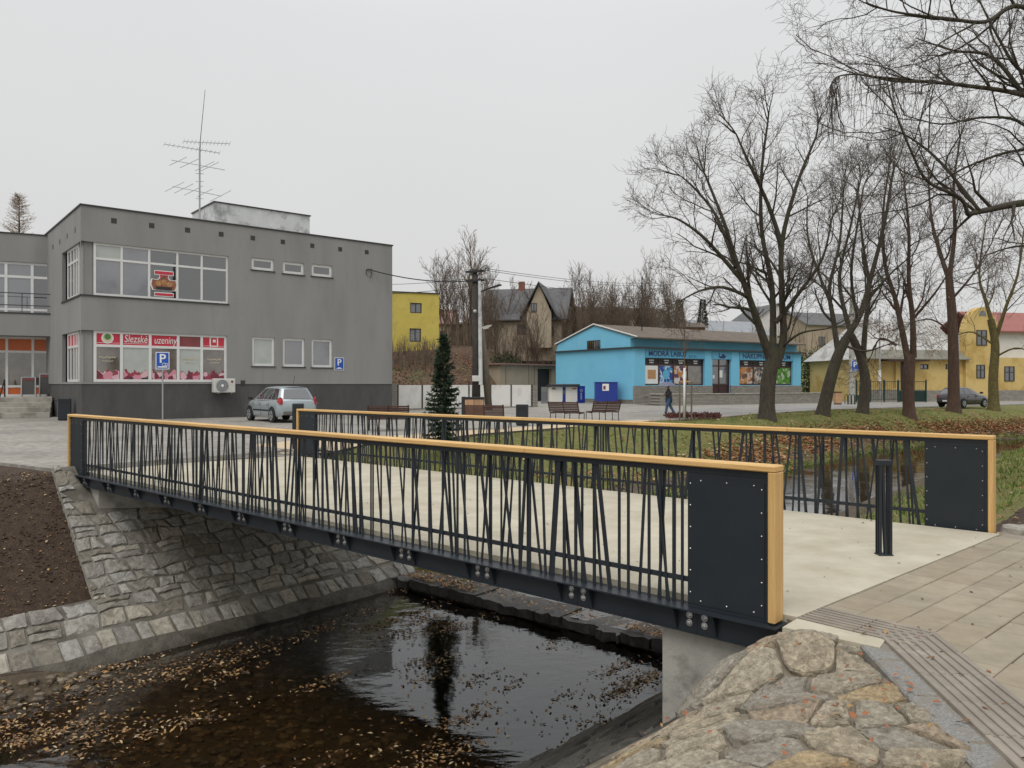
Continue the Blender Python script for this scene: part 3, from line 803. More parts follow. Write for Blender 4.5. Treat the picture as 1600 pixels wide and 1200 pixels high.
bolt2 = MB(); bolt2.lathe([(.007, 0), (.007, .003), (.004, .006)], n=10, axis='y'); bolt2_me = bolt2.mesh('bolt', K['steel'])
barm = {}
def railing(A, face, label, seed):   # face: unit vector of the side turned to the camera
    rg = random.Random(seed)
    th = thing('bridge_railing', label, 'railing', A, 0, 'railings of the footbridge')
    ru = atan2(U.y, U.x)
    def P(t, z, l=0.0): return A + U * t + face * l + V(0, 0, z)
    n = 6
    for k in range(n):
        a, b_ = LB * k / n + (.0015 if k else -.02), LB * (k + 1) / n - (.0015 if k < n - 1 else -.02)
        m_ = MB(); m_.box(a, b_, -.078, .078, 1.052, 1.10, bev=.008)
        m_.build('handrail_board', K['wood'], th).rotation_euler = (0, 0, ru)
    for t0 in (-.02, LB - .036):
        m_ = MB(); m_.box(t0, t0 + .056, -.076, .076, -.035, 1.0505, bev=.006)
        m_.build('end_board', K['wood_upright'], th).rotation_euler = (0, 0, ru)
    m_ = MB(); m_.beam(P(.04, 1.026), P(LB - .04, 1.026), .07, .05); pbuild(m_, 'top_rail', K['anthracite'], th)
    m_ = MB(); m_.beam(P(.7, .155, .0), P(LB - .7, .155, .0), .012, .042); pbuild(m_, 'bottom_rail', K['anthracite'], th)
    for (t0, t1) in ((.045, .70), (LB - .70, LB - .045)):
        m_ = MB(); m_.beam(P(t0, .476), P(t1, .476), .072, 1.046); pn = pbuild(m_, 'end_panel', K['anthracite'], th)
        m_ = MB(); m_.beam(P(t0 + .028, .476, .039), P(t1 - .004, .476, .039), .006, .985); pbuild(m_, 'cover_plate', K['anthracite_flat'], th).parent = pn
        m_ = MB(); m_.beam(P(t0 + .028, .476, -.039), P(t1 - .004, .476, -.039), .006, .985); pbuild(m_, 'cover_plate', K['anthracite_flat'], th).parent = pn
        spots = [(t0 + .05, .07 + .169 * i + .0) for i in range(6)] + [(t1 - .026, .07 + .169 * i) for i in range(6)]
        spots += [(t0 + .11 + .215 * i, z) for i in range(3) for z in (.012, .942)]
        for (tt, zz) in spots:
            link('bolt', bolt2_me, pn, P(tt, zz, .042) - A, (0, 0, atan2(face.y, face.x) - pi / 2))
    t = .76; i = 0
    while t < LB - .74:
        wd = rg.choice((.018, .022, .024, .030, .038)); r_ = rg.random()
        lean = 0 if r_ < .38 else rg.choice((-1, 1)) * rg.uniform(.04, .15)
        if r_ > .38 and t + lean > LB - .74: lean = -abs(lean)
        if t + lean < .73: lean = abs(lean)
        l_ = (.014, -.014)[i % 2]
        m_ = MB(); m_.beam(P(t, -.05, l_), P(t + lean, 1.004, l_), .011, wd, up=face.cross(V(0, 0, 1)))
        sh = P(t, 0, l_); m_.v = [(p[0] - sh.x, p[1] - sh.y, p[2]) for p in m_.v]
        m_.build('bar', K['anthracite'], th, loc=sh - A, fixn=False)
        t += rg.choice((.03, .05, .075, .09, .11)); i += 1
    return th
railing(P1, -LAT, 'nearer bridge railing of slanting dark bars with a yellow wood handrail', 4)
railing(P4, -LAT, 'farther bridge railing of slanting dark bars with a yellow wood handrail', 17)
# bollard on the deck
bo = thing('bollard', 'dark steel bollard of bundled bars standing on the bridge deck', 'bollard', G(1381, 868), rz_u + .75); bo.scale = (.74, .74, 1)
m_ = MB(); m_.box(-.095, .095, -.075, .075, 0, .012, bev=.003); m_.build('base_plate', K['anthracite'], bo)
m_ = MB(); m_.box(-.085, .085, -.07, .07, .885, .94, bev=.006); m_.build('cap', K['anthracite'], bo)
for (a, b_) in (((-.07, -.055), (-.07, -.055)), ((.07, -.055), (.07, -.055)), ((-.07, .055), (-.07, .055)), ((.07, .055), (.07, .055)), ((-.035, -.05), (.02, -.05)), ((.04, -.05), (-.005, -.05)), ((-.07, .01), (-.07, -.02)), ((.07, -.01), (.07, .02)), ((.0, .05), (.035, .05))):
    m_ = MB(); m_.beam((a[0], a[1], .012), (b_[0], b_[1], .886), .012, .03); m_.build('bar', K['anthracite'], bo)
# clay drain pipe in the stone lining
pc, pn_ = surfL(*(lambda s_q: (s_q[0], (s_q[1] - 10.45) / CT))(toSQ(*G(368, 955, -2.28).xy)))
dp = thing('drain_pipe', 'short red clay drain pipe sticking out of the stone lining', 'pipe', pc)
ax = Vector((NX, NY, -.12)).normalized()
m_ = MB()
ring = []
for (l_, r_) in ((-.3, .075), (.30, .075), (.30, .06), (-.1, .06)): ring.append((l_, r_))
m_.tube([ax * l_ for l_, r_ in ring], [r_ for l_, r_ in ring], 16, cap=False)
K['clay'] = mat('clay', (.30, .095, .055), (.22, .07, .045), 14, .7)
m_.build('pipe_body', K['clay'], dp, smooth=True)
m_ = MB(); m_.tube([ax * -.1, ax * -.09], [.06, .06], 16); m_.build('pipe_bore', K['black'], dp)

# ------------------------------------------------------------------ facades
def xf(mbx, T):
    if T is not None: mbx.v = [tuple(T @ Vector(p)) for p in mbx.v]
    return mbx
def FC(A, d):
    d = Vector((d[0], d[1])).normalized(); A = Vector((A[0], A[1]))
    def f(px, py=HY):
        k = (px - 800) / F; u = (k * A.y - A.x) / (d.x - k * d.y); dep = A.y + u * d.y
        return u, CZ - (py - HY) / F * dep
    return f
def frame_of(A, d): return Matrix.Translation((A[0], A[1], 0)) @ Matrix.Rotation(atan2(d[1], d[0]), 4, 'Z')
def wall(parent, T, x0, x1, z0, z1, opens, m, y=0.0, rd=.15, name='wall'):
    xs = sorted(set([x0, x1] + [min(max(v, x0), x1) for o in opens for v in o[:2]])); zs = sorted(set([z0, z1] + [min(max(v, z0), z1) for o in opens for v in o[2:4]]))
    a = MB()
    for i in range(len(xs) - 1):
        for j in range(len(zs) - 1):
            cx = (xs[i] + xs[i + 1]) / 2; cz = (zs[j] + zs[j + 1]) / 2
            if any(o[0] < cx < o[1] and o[2] < cz < o[3] for o in opens): continue
            a.quad((xs[i], y, zs[j]), (xs[i + 1], y, zs[j]), (xs[i + 1], y, zs[j + 1]), (xs[i], y, zs[j + 1]))
    for o in opens:
        p = [(o[0], o[2]), (o[1], o[2]), (o[1], o[3]), (o[0], o[3])]
        for k in range(4):
            b = p[k]; c = p[(k + 1) % 4]
            a.quad((b[0], y, b[1]), (b[0], y + rd, b[1]), (c[0], y + rd, c[1]), (c[0], y, c[1]))
    return xf(a, T).build(name, m, parent, fixn=False)
def window(parent, T, x0, x1, z0, z1, y, cols=(0, 1), rows=(0, 1), fw=.07, panes=None, fm=None, sill=None, name='window', glass=None):
    """frame with mullions (a part) and each pane a sub-part; rows measured from the bottom"""
    fm = fm or K['white_pvc']; glass = glass or K['glass_dark']
    a = MB(); X = [x0 + (x1 - x0) * c for c in cols]; Z = [z0 + (z1 - z0) * r for r in rows]; h = fw / 2
    def span(v, i, n): return (v[i] if i == 0 else v[i] - h, v[i] + fw if i == 0 else (v[i] if i == n else v[i] + h)) if i < n else (v[i] - fw, v[i])
    nx, nz = len(X) - 1, len(Z) - 1
    for i in range(nx + 1):
        s0, s1 = span(X, i, nx); a.box(s0, s1, y - .02, y + .06, z0, z1)
    for j in range(nz + 1):
        r0, r1 = span(Z, j, nz)
        for i in range(nx):
            a.box(span(X, i, nx)[1], span(X, i + 1, nx)[0], y - .017, y + .06, r0, r1)
    fo = xf(a, T).build(name, fm, parent)
    for j in range(nz):
        for i in range(nx):
            p = MB(); p.box(span(X, i, nx)[1] - .01, span(X, i + 1, nx)[0] + .01, y + .02, y + .03, span(Z, j, nz)[1] - .01, span(Z, j + 1, nz)[0] + .01)
            mm = glass if panes is None else panes.get((i, j), glass)
            xf(p, T).build('pane', mm, fo)
    if sill:
        s = MB(); s.box(x0 - .06, x1 + .06, y - sill, y + .0, z0 - .05, z0 - .004); xf(s, T).build('window_sill', K['dark_trim'], fo)
    return fo
def flat(parent, T, x0, x1, z0, z1, y, m, name, th=.006):
    a = MB(); a.box(x0, x1, y - th, y, z0, z1); return xf(a, T).build(name, m, parent)
def ftext(s, size, m, parent, T, x, z, y, width=None, shear=0., name='lettering', off=0.):
    o = text(s, size, m, parent, (0, 0, 0), name, shear=shear, width=width, font_off=off)
    sc = o.scale.copy(); o.matrix_local = (T if T is not None else Matrix()) @ Matrix.Translation((x, y, z)) @ Matrix.Rotation(pi / 2, 4, 'X') @ Matrix.Diagonal((sc.x, 1, 1, 1))
    return o

# ------------------------------------------------------------------ grey two-storey building
A = (-19.46, 34.73); d = Vector((.769, .639)).normalized(); LG = 16.18
f = FC(A, d)
gb = thing('grey_building', 'grey rendered two storey flat roofed building with a butcher shop window', 'building', (A[0], A[1], 0), atan2(d.y, d.x))
RZ = 9.79; PL = 1.69
u357 = f(357)[0]; u146 = f(146)[0]
wz1, wz0 = f(147, 379)[1], f(147, 462)[1]; gz1, gz0 = f(146, 517)[1], f(146, 598)[1]
ops = [(0, u357, wz0, wz1), (0, f(355)[0], gz0, gz1)]
small_up = [(393, 428, 403, 422), (442, 475, 409, 428), (487, 519, 413, 432)]; small_dn = [(394, 429, 527, 573), (442, 476, 529, 574), (487, 519, 530.5, 575)]
sm = []
for (a, b, t, bt) in small_up + small_dn:
    o = (f(a)[0], f(b)[0], f(a, bt)[1], f(a, t)[1]); sm.append(o); ops.append(o)
wall(gb, None, 0, LG, PL, RZ, ops, K['render_grey'], rd=.16)
wall(gb, None, 0.03, LG, 0, PL + .001, [], K['render_dark'], y=.03, name='plinth')
side_T = Matrix.Rotation(pi / 2, 4, 'Z')     # the left face: runs along +y of the building
LS = 8.4
sl = lambda z0, z1: (0, 4.6, z0, z1)
a = MB()       # left face with its two window strips, written straight in building space
def quad_l(y0, y1, z0, z1): a.quad((0, y0, z0), (0, y0, z1), (0, y1, z1), (0, y1, z0))
fl = FC(A, (-.639, .769)); yl1 = fl(97)[0]; yl2 = fl(104)[0]
for (y0, y1, z0, z1) in ((0, LS, PL, gz0), (yl1, LS, gz0, gz1), (0, LS, gz1, wz0), (yl1, LS, wz0, wz1), (0, LS, wz1, RZ)): quad_l(y0, y1, z0, z1)
for z in (gz0, gz1, wz0, wz1): a.quad((0, 0, z), (.16, 0, z), (.16, yl1, z), (0, yl1, z))
for (z0, z1) in ((gz0, gz1), (wz0, wz1)): a.quad((0, yl1, z0), (.16, yl1, z0), (.16, yl1, z1), (0, yl1, z1))
a.quad((.03, .03, 0), (.03, .03, PL), (.03, LS, PL), (.03, LS, 0), 1)
a.quad((LG, 0, 0), (LG, 12, 0), (LG, 12, RZ), (LG, 0, RZ)); a.quad((0, 12, 0), (LG, 12, 0), (LG, 12, RZ), (0, 12, RZ)); a.quad((0, LS, 0), (0, 12, 0), (0, 12, RZ), (0, LS, RZ))
a.quad((0, 0, RZ - .02), (LG, 0, RZ - .02), (LG, 12, RZ - .02), (0, 12, RZ - .02))
a.build('side_wall', [K['render_grey'], K['render_dark']], gb, fixn=False)
for (z0, z1) in ((gz0, gz1), (wz0, wz1)):
    a = MB(); a.box(.14, u146, .14, 1.0, z0, z1); a.build('corner_pier', K['render_grey'], gb)
a = MB(); a.box(-.05, LG + .05, -.05, .12, RZ - .015, RZ + .05); a.box(-.05, .12, .121, 12, RZ - .015, RZ + .05); a.build('coping', K['dark_trim'], gb)
for (z, u1) in ((wz0, u357),):
    a = MB(); a.box(-.05, u1 + .03, -.05, .15, z - .06, z + .004); a.box(-.05, .15, .151, yl1 + .03, z - .06, z + .004); a.build('window_ledge', K['dark_trim'], gb)
for (z, u1) in ((gz1, f(355)[0]),):
    a = MB(); a.box(0.02, .10, .02, yl1, z + .006, z + .012); a.build('lintel_trim', K['dark_trim'], gb)
# upper strip of five lights
def edges(pxs): u = [f(p)[0] for p in pxs]; return [(k - u[0]) / (u[-1] - u[0]) for k in u]
cu = edges((147, 191, 234, 278, 316, 357))
pu = {(i, 0): K['glass_grey'] if i < 2 else K['glass_dark'] for i in range(5)}; pu.update({(i, 1): K['glass_grey'] if i < 2 else K['glass_dark'] for i in range(5)}); pu[(0, 1)] = K['glass_blind']  # two left lights paler: sky reflection put into the pane colour
wu = window(gb, None, u146 + .02, u357, wz0 + .01, wz1, .10, cu, (0, .70, 1), .10, pu)
# illustrated sticker in the middle light: red bars and a crown
x0, x1 = f(241)[0], f(273)[0]; xc = (x0 + x1) / 2; zt, zb = f(241, 421)[1], f(241, 464)[1]; zz = lambda t: zb + (zt - zb) * t
flat(wu, None, x0 + .02, x1 - .02, zz(.80), zz(.97), .10, K['white_paint'], 'sticker', .008); flat(wu, None, x0 + .05, x1 - .05, zz(.83), zz(.94), .09, K['red_sign'], 'sticker')
flat(wu, None, x0 + .25, x1 - .25, zz(.70), zz(.80), .10, K['white_paint'], 'sticker', .007); flat(wu, None, x0 + .28, x1 - .28, zz(.72), zz(.81), .089, K['red_sign'], 'sticker')
flat(wu, None, x0 + .02, x1 - .02, zz(.02), zz(.17), .10, K['white_paint'], 'sticker', .008); flat(wu, None, x0 + .05, x1 - .05, zz(.05), zz(.14), .09, K['red_sign'], 'sticker')
K['crown_brown'] = mat('crown_brown', (.16, .03, .03), (.35, .16, .08), 7, .5); K['crown_black'] = mat('crown_black', (.03, .02, .02), rough=.5); K['crown_gold'] = mat('crown_gold', (.50, .30, .10), (.30, .10, .06), 9, .5)
def crown(k, y, m):
    pts = [(-.42, -.20), (.42, -.20), (.50, .02), (.46, .22), (.24, .20), (.10, .36), (0, .44), (-.10, .36), (-.24, .20), (-.46, .22), (-.50, .02)]
    c = MB(); c.prism([(xc + p[0] * k, zz(.44) + p[1] * k) for p in pts], y - .006, y); c.build('sticker', m, wu)
crown(1.28, .095, K['white_paint']); crown(1.14, .088, K['crown_brown']); 
for sx_ in (-.26, 0, .26):
    c = MB(); c.lathe([(.13, 0), (.13, .005)], (xc + sx_, .076, zz(.44) + .06 + (.08 if sx_ == 0 else 0)), 12, 'y'); c.build('sticker', K['crown_gold'], wu)
flat(wu, None, xc - .36, xc + .36, zz(.26), zz(.38), .079, K['crown_black'], 'sticker')
# butcher window
cg = edges((146, 190, 235, 279, 316, 355))
K['meat'] = bpy.data.materials.new('meat'); K['meat'].use_nodes = True
_n = K['meat'].node_tree; _v = _n.nodes.new('ShaderNodeTexVoronoi'); _v.inputs['Scale'].default_value = 4.2; _g = _n.nodes.new('ShaderNodeNewGeometry'); _r = _n.nodes.new('ShaderNodeValToRGB')
_n.links.new(_g.outputs['Position'], _v.inputs['Vector']); _s = _n.nodes.new('ShaderNodeSeparateColor'); _n.links.new(_v.outputs['Color'], _s.inputs[0]); _n.links.new(_s.outputs[0], _r.inputs[0])
for k, (p, c) in enumerate(((0, (.32, .05, .08)), (.25, (.60, .25, .32)), (.45, (.18, .03, .05)), (.62, (.66, .42, .46)), (.8, (.06, .04, .04)), (.9, (.42, .12, .16)))):
    e_ = _r.color_ramp.elements[k] if k < 2 else _r.color_ramp.elements.new(p); e_.position = p; e_.color = (*c, 1)
_r.color_ramp.interpolation = 'CONSTANT'; _n.links.new(_r.outputs[0], _n.nodes['Principled BSDF'].inputs['Base Color']); _n.nodes['Principled BSDF'].inputs['Roughness'].default_value = .25
gl = {(0, 0): K['glass_brown'], (1, 0): K['glass_blind'], (2, 0): K['glass_brown'], (3, 0): K['glass_blind'], (4, 0): K['glass_brown'], (3, 1): K['red_dull']}
gl.update({(i, 1): K['red_sign'] for i in (0, 1, 2, 4)})
wgx0, wgx1 = u146 + .02, f(355)[0]
wg = window(gb, None, wgx0, wgx1, gz0 + .01, gz1, .10, cg, (0, .71, 1), .12, gl)
xe = [wgx0 + (wgx1 - wgx0) * c for c in cg]; zr_ = gz0 + (gz1 - gz0) * .71
zm = (zr_ + gz1) / 2
ftext('Slezské', .50, K['white_paint'], wg, None, (xe[1] + xe[2]) / 2, zm + .0, .105, (xe[2] - xe[1]) * .80, .15)
ftext('uzeniny', .50, K['white_paint'], wg, None, (xe[2] + xe[3]) / 2 + .05, zm - .02, .105, (xe[3] - xe[2]) * .80, .15)
for i in range(5):
    m_ = MB(); n = 16; rg = random.Random(i); x0, x1 = xe[i] + .09, xe[i + 1] - .09; z0 = gz0 + .13
    top = [(x0 + (x1 - x0) * k / n, z0 + .28 + .16 * rg.random() + .08 * sin(k)) for k in range(n + 1)]
    m_.prism([(x0, z0), (x1, z0)] + top[::-1], .108, .114); m_.build('food_picture', K['meat'], wg, fixn=True)
for i in (0, 1, 4): flat(wg, None, xe[i] + .08, xe[i + 1] - .08, zr_ + .13, zr_ + .145, .119, K['white_paint'], 'stripe')
for (rr, m, dy) in ((.26, K['white_paint'], .112), (.21, K['cream'], .106)):
    m_ = MB(); m_.lathe([(rr, 0), (rr, .005)], ((xe[0] + xe[1]) / 2, dy, zm + .02), 14, 'y'); m_.build('emblem', m, wg)
K['emblem_green'] = mat('emblem_green', (.08, .22, .05), rough=.5)
m_ = MB(); m_.lathe([(.14, 0), (.12, .005)], ((xe[0] + xe[1]) / 2, .100, zm + .07), 10, 'y'); m_.build('emblem', K['emblem_green'], wg)
xm = (xe[4] + xe[5]) / 2
for (a0, a1, b0, b1) in ((-.22, -.16, -.24, .26), (-.16, .20, .20, .26), (.14, .20, -.24, .20), (-.16, .14, -.24, -.18), (-.06, .08, -.02, .12)):
    flat(wg, None, xm + a0, xm + a1, zm + b0, zm + b1, .119, K['white_paint'], 'emblem')
for i in (0, 3, 4):
    xq = (xe[i] + xe[i + 1]) / 2; zq = gz0 + (zr_ - gz0) * .68
    m_ = MB(); pts = [(xq - .34 + .68 * k / 24, .112, zq + .045 * sin(k * 1.9) + .02 * sin(k * .7)) for k in range(25)]; m_.tube(pts, .014, 4); m_.build('script_lettering', K['cream'], wg)
    m_ = MB(); pts = [(xq - .24 + .48 * k / 20, .112, zq - .17 + .03 * sin(k * 2.3)) for k in range(21)]; m_.tube(pts, .011, 4); m_.build('script_lettering', K['cream'], wg)
for k, o in enumerate(sm):
    mm = K['glass_dark'] if k < 3 else (K['glass_blind'], K['glass_grey'], K['glass_grey'])[k - 3]
    window(gb, None, o[0], o[1], o[2] + .01, o[3], .09, (0, 1), (0, 1), .12 if k > 2 else .14, None, glass=mm, sill=.14)
# left face windows
def side_window(z0, z1, m1, m2):
    T = Matrix.Translation((.10, yl2 + .3, 0)) @ Matrix.Rotation(-pi / 2, 4, 'Z')
    return window(gb, T, 0.0, yl2 + .3 - 1.02, z0 + .01, z1, 0, (0, .30, .58, .80, 1), (0, .71, 1), .12, {(i, 1): m2 for i in range(4)}, glass=m1)
side_window(wz0, wz1, K['glass_dark'], K['glass_dark']); side_window(gz0, gz1, K['glass_dark'], K['red_sign'])
# vent holes below the roof
vm = MB(); vm.box(-.12, .12, -.006, .01, -.12, .12, bev=0); vme = vm.mesh('vent', K['dark_trim'])
for px, py in ((178, 346), (237, 353.5), (293, 360.5), (345.5, 367), (395, 373), (442, 379), (488, 385), (531.5, 390.5), (573, 395)):
    u, z = f(px, py); link('vent', vme, gb, (u, 0, z))
u, z = f(379.5, 599); link('vent', vme, gb, (u, 0, z))
for k in range(4):
    o = link('vent', vme, gb, (0, 1.3 + 1.9 * k, RZ - .95)); o.rotation_euler = (0, 0, -pi / 2)
# roof box
q0 = FC((A[0] - .639 * 6, A[1] + .769 * 6), d)
rb = MB(); xa, za = q0(335, 317); xb_ = q0(484, 337)[0]; rb.box(xa, xb_, 6.0, 10.0, RZ - .02, za); rb.build('roof_box', K['roof_white'], gb)
rb = MB(); rb.box(xa - .06, xb_ + .06, 5.94, 10.06, za + .001, za + .07); rb.build('roof_box_edge', K['dark_trim'], gb)
# left wing
Wd = Vector((.9018, .4321)); W1 = Vector((-24.55, 41.6)); W0 = W1 - Wd * 12; fw_ = FC(W0, Wd)
M_gb = Matrix.Translation(gb.location) @ Matrix.Rotation(gb.rotation_euler.z, 4, 'Z')
TW = M_gb.inverted() @ frame_of(W0, Wd)
RW = fw_(45, 367.5)[1]; bz1 = fw_(45, 493)[1]; bz0 = fw_(45, 527)[1]; uz1 = fw_(45, 411)[1]
wall(gb, TW, 0, 12, bz1 - .02, RW, [(0, 11.75, bz1, uz1)], K['render_grey'], rd=.14, name='wing_wall')
a = MB(); a.box(0, 12, -.9, 3, bz0, bz1 - .021); xf(a, TW).build('terrace_slab', K['render_grey'], gb)
a = MB(); a.box(0, 12, -.93, -.80, bz1 - .02, bz1 + .05); xf(a, TW).build('terrace_edge', K['dark_trim'], gb)
a = MB(); a.box(0, 12, .3, 8, RW - .25, RW - .02); a.box(0, 12, -.05, .1, RW, RW + .05); xf(a, TW).build('wing_roof', K['dark_trim'], gb)
ue = [fw_(p)[0] for p in (-62, -25, 9, 50, 88)]; cw = [(k - ue[0]) / (ue[-1] - ue[0]) for k in ue]
ww = window(gb, TW, ue[0], ue[-1], bz1, uz1, .10, cw, (0, .10, .72, 1), .13, {(i, j): K['glass_grey'] if i < 3 else K['glass_dark'] for i in range(4) for j in range(3)})
rl = MB()
ux = fw_(93)[0]
for z in (bz1 + .42, bz1 + 1.05): rl.beam((0, -.86, z), (ux, -.86, z), .04, .04)
for x in arange(.3, ux, 1.45) + [ux]: rl.beam((x, -.86, bz1), (x, -.86, bz1 + 1.05), .035, .035)
xf(rl, TW).build('terrace_railing', K['black'], gb)
sz = 1.02
cz_ = fw_(45, 615)[1]
ws = window(gb, TW, ue[0] - 4, ue[-1] + .1, sz, bz0, .35, [0, .25] + [(k - ue[0] + 4) / (ue[-1] - ue[0] + 4.1) for k in ue[1:-1]] + [1], (0, .17, .75, 1), .12, {(i, j): K['orange'] for i in range(5) for j in (0, 2)}, glass=K['glass_brown'], name='shop_front')
a = MB(); a.box(ue[-1] + .1, 12.1, .35, .6, 0, bz0); xf(a, TW).build('shop_pier', K['render_dark'], gb)
st = MB(); st_o = None
K['step'] = mat('step', (.33, .31, .27), (.42, .40, .35), 1.2, .9, .3, 30, c3=(.24, .22, .19), s3=1.4)
for k in range(4):
    a = MB(); a.box(0, 11.9 - (0 if k == 0 else 0), -3.0 + .36 * k, -3.0 + .36 * (k + 1) if k < 3 else .34, 0, .255 * (k + 1), bev=.012); xf(a, TW).build('step', K['step'], gb)
hr = MB(); xh = fw_(14)[0]
hr.tube([(xh, -3.1, 0), (xh, -3.1, .95), (xh, -1.4, 1.9), (xh, -1.35, 1.02)], .035, 8); xf(hr, TW).build('stair_handrail', K['black'], gb)
a = MB(); a.box(ue[-1] + .8, ue[-1] + .9, -2.9, .3, .9, .95); 
# A-boards on the landing
def aboard(px, label, w_, h_, yy):
    p = M_gb @ TW @ Vector((fw_(px)[0], yy, sz))
    t = thing('menu_board', label, 'board', p, atan2(Wd.y, Wd.x), 'boards outside the orange shop front')
    m_ = MB()
    m_.beam((-w_ / 2, 0, 0), (-w_ / 2, .12, h_), .05, .05); m_.beam((w_ / 2, 0, 0), (w_ / 2, .12, h_), .05, .05); m_.beam((-w_ / 2, .12, h_), (w_ / 2, .12, h_), .05, .05)
    m_.beam((-w_ / 2, .45, 0), (-w_ / 2, .14, h_), .04, .04); m_.beam((w_ / 2, .45, 0), (w_ / 2, .14, h_), .04, .04); m_.build('frame', K['galv'], t)
    m_ = MB(); m_.add([(-w_ / 2 + .03, .012, .12), (w_ / 2 - .03, .012, .12), (w_ / 2 - .03, .112, h_ - .03), (-w_ / 2 + .03, .112, h_ - .03), (-w_ / 2 + .03, .03, .12), (w_ / 2 - .03, .03, .12), (w_ / 2 - .03, .13, h_ - .03), (-w_ / 2 + .03, .13, h_ - .03)], ((0, 1, 2, 3), (7, 6, 5, 4), (0, 4, 5, 1), (1, 5, 6, 2), (2, 6, 7, 3), (3, 7, 4, 0))); m_.build('board', K['render_dark'], t)
    m_ = MB(); m_.box(-w_ / 2 + .04, w_ / 2 - .04, .085, .10, h_ - .16, h_ - .06); m_.build('header', K['red_dull'], t)
aboard(48, 'framed dark menu board standing on the shop steps landing', .62, 1.02, -1.0); aboard(75, 'wider dark board leaning by the orange shop front corner', .70, 1.2, -.4)
# antenna mast
am_u, _ = FC((A[0] - .639 * 4.5, A[1] + .769 * 4.5), d)(312, 340)
am_p = M_gb @ Vector((am_u, 4.5, RZ - .02)); dep = am_p.y
an = thing('antenna_mast', 'tall thin television aerial mast on the grey roof', 'antenna', am_p)
def AL(px, py, dd=0.0): p = D(px, py, dep + dd); return p - am_p
m_ = MB(); m_.tube([(0, 0, 0), AL(312, 232)], .05, 8); m_.build('mast', K['galv'], an)
m_ = MB(); m_.tube([AL(312.5, 232), AL(313, 220), AL(320.5, 141)], [.03, .02, .012], 6); m_.build('whip', K['black'], an)
def yagi(p, q, els, tilt):
    m_ = MB(); P_ = AL(*p, -.4); Q_ = AL(*q, .4); m_.tube([P_, Q_], .022, 6); dv = (Q_ - P_)
    for (t, l_) in els:
        c = P_ + dv * t; e_ = Vector((tilt[0], .75, tilt[1])).normalized() * l_ / 2; m_.tube([c - e_, c + e_], .016, 5)
    return m_
for i, (p, q, els, tl) in enumerate((((287, 222), (359, 225.5), [(k / 12., .35) for k in range(13)], (.1, 1.2)), ((257, 226), (343, 240), [(k / 12., .3) for k in range(13)], (.05, .9)), ((268, 251), (351, 266.5), [(.12, 1.1), (.33, 1.2), (.62, 1.25), (.7, 1.3), (.98, .1)], (.9, .8)), ((270, 292), (347, 307.5), [(.04, 1.2), (.22, 1.2), (.42, 1.2), (.65, 1.0), (.97, 1.4)], (.9, .8)))):
    yagi(p, q, els, tl).build('aerial', K['galv'], an)
m_ = MB()
for py in (272, 284, 311): m_.tube([AL(306, py), AL(318, py + .5)], .02, 6)
m_.build('rung', K['galv'], an)
# air conditioner on the wall
u0, z0 = f(329.5, 614.5); u1 = f(363)[0]; z1 = f(330, 592.5)[1]
ac = thing('air_conditioner', 'white air conditioner outdoor unit hung under the butcher window', 'air conditioner', M_gb @ Vector(((u0 + u1) / 2, -.03, z0)), gb.rotation_euler.z)
wdt = (u1 - u0); hgt = z1 - z0
m_ = MB(); m_.box(-wdt / 2, wdt / 2, -.42, -.08, 0, hgt, bev=.03); m_.build('casing', K['plastic_white'], ac)
m_ = MB(); m_.lathe([(.30, 0), (.30, .02), (.27, .03)], (-wdt * .12, -.45, hgt * .5), 20, 'y'); g_ = m_.build('fan_grille', K['galv'], ac)
m_ = MB(); m_.lathe([(.07, 0), (.07, .02)], (-wdt * .12, -.47, hgt * .5), 12, 'y'); m_.build('fan_hub', K['white_paint'], ac)
m_ = MB()
for k in range(3):
    r_ = .12 + .07 * k; m_.tube([(-wdt * .12 + r_ * cos(t * pi / 10), -.455, hgt * .5 + r_ * sin(t * pi / 10)) for t in range(21)], .008, 4, cap=False)
m_.build('fan_guard', K['dark_trim'], ac)
m_ = MB(); m_.lathe([(.06, 0), (.06, .01)], (wdt * .34, -.43, hgt * .78), 12, 'y'); m_.build('badge', K['red_dull'], ac)
for sx_ in (-.3, .3):
    m_ = MB(); m_.beam((sx_ * wdt, -.5, -.02), (sx_ * wdt, .03, -.02), .04, .04); m_.build('bracket', K['galv'], ac)
# cable bracket and parking signs
def psign(t, w_, h_, z, extra):
    m_ = MB(); m_.box(-w_ / 2, w_ / 2, -.012, 0, z, z + h_); pl_ = m_.build('plate', K['white_paint'], t)
    m_ = MB(); m_.box(-w_ / 2 + .03, w_ / 2 - .03, -.016, -.0125, z + .03, z + h_ - .03); m_.build('face', K['sign_blue'], pl_)
    ftext('P', h_ * .72, K['white_paint'], pl_, None, 0, z + h_ * .60, -.020, None, off=.008)
    if extra == 'car':
        m_ = MB(); m_.prism([(x * w_, z + h_ * zz_) for x, zz_ in ((-.3, .12), (.3, .12), (.3, .17), (.18, .18), (.1, .22), (-.12, .22), (-.18, .18), (-.3, .17))], -.021, -.017); m_.build('pictogram', K['white_paint'], pl_)
    else:
        m_ = MB(); m_.box(-w_ * .36, w_ * .36, -.021, -.017, z + h_ * .10, z + h_ * .17); m_.tube([(.10 * w_ + .07 * cos(k), -.02, z + h_ * .27 + .07 * sin(k)) for k in range(7)], .012, 4); m_.tube([(.3 * w_ + .05 * cos(k), -.02, z + h_ * .27 + .05 * sin(k)) for k in range(7)], .012, 4); m_.build('pictogram', K['white_paint'], pl_)
u0, z0 = f(522.5, 579.5); u1, z1 = f(537)[0], f(522.5, 559.5)[1]
ps = thing('parking_sign', 'blue parking sign fixed on the grey wall beside the small windows', 'sign', M_gb @ Vector(((u0 + u1) / 2, -.01, z0)), gb.rotation_euler.z)
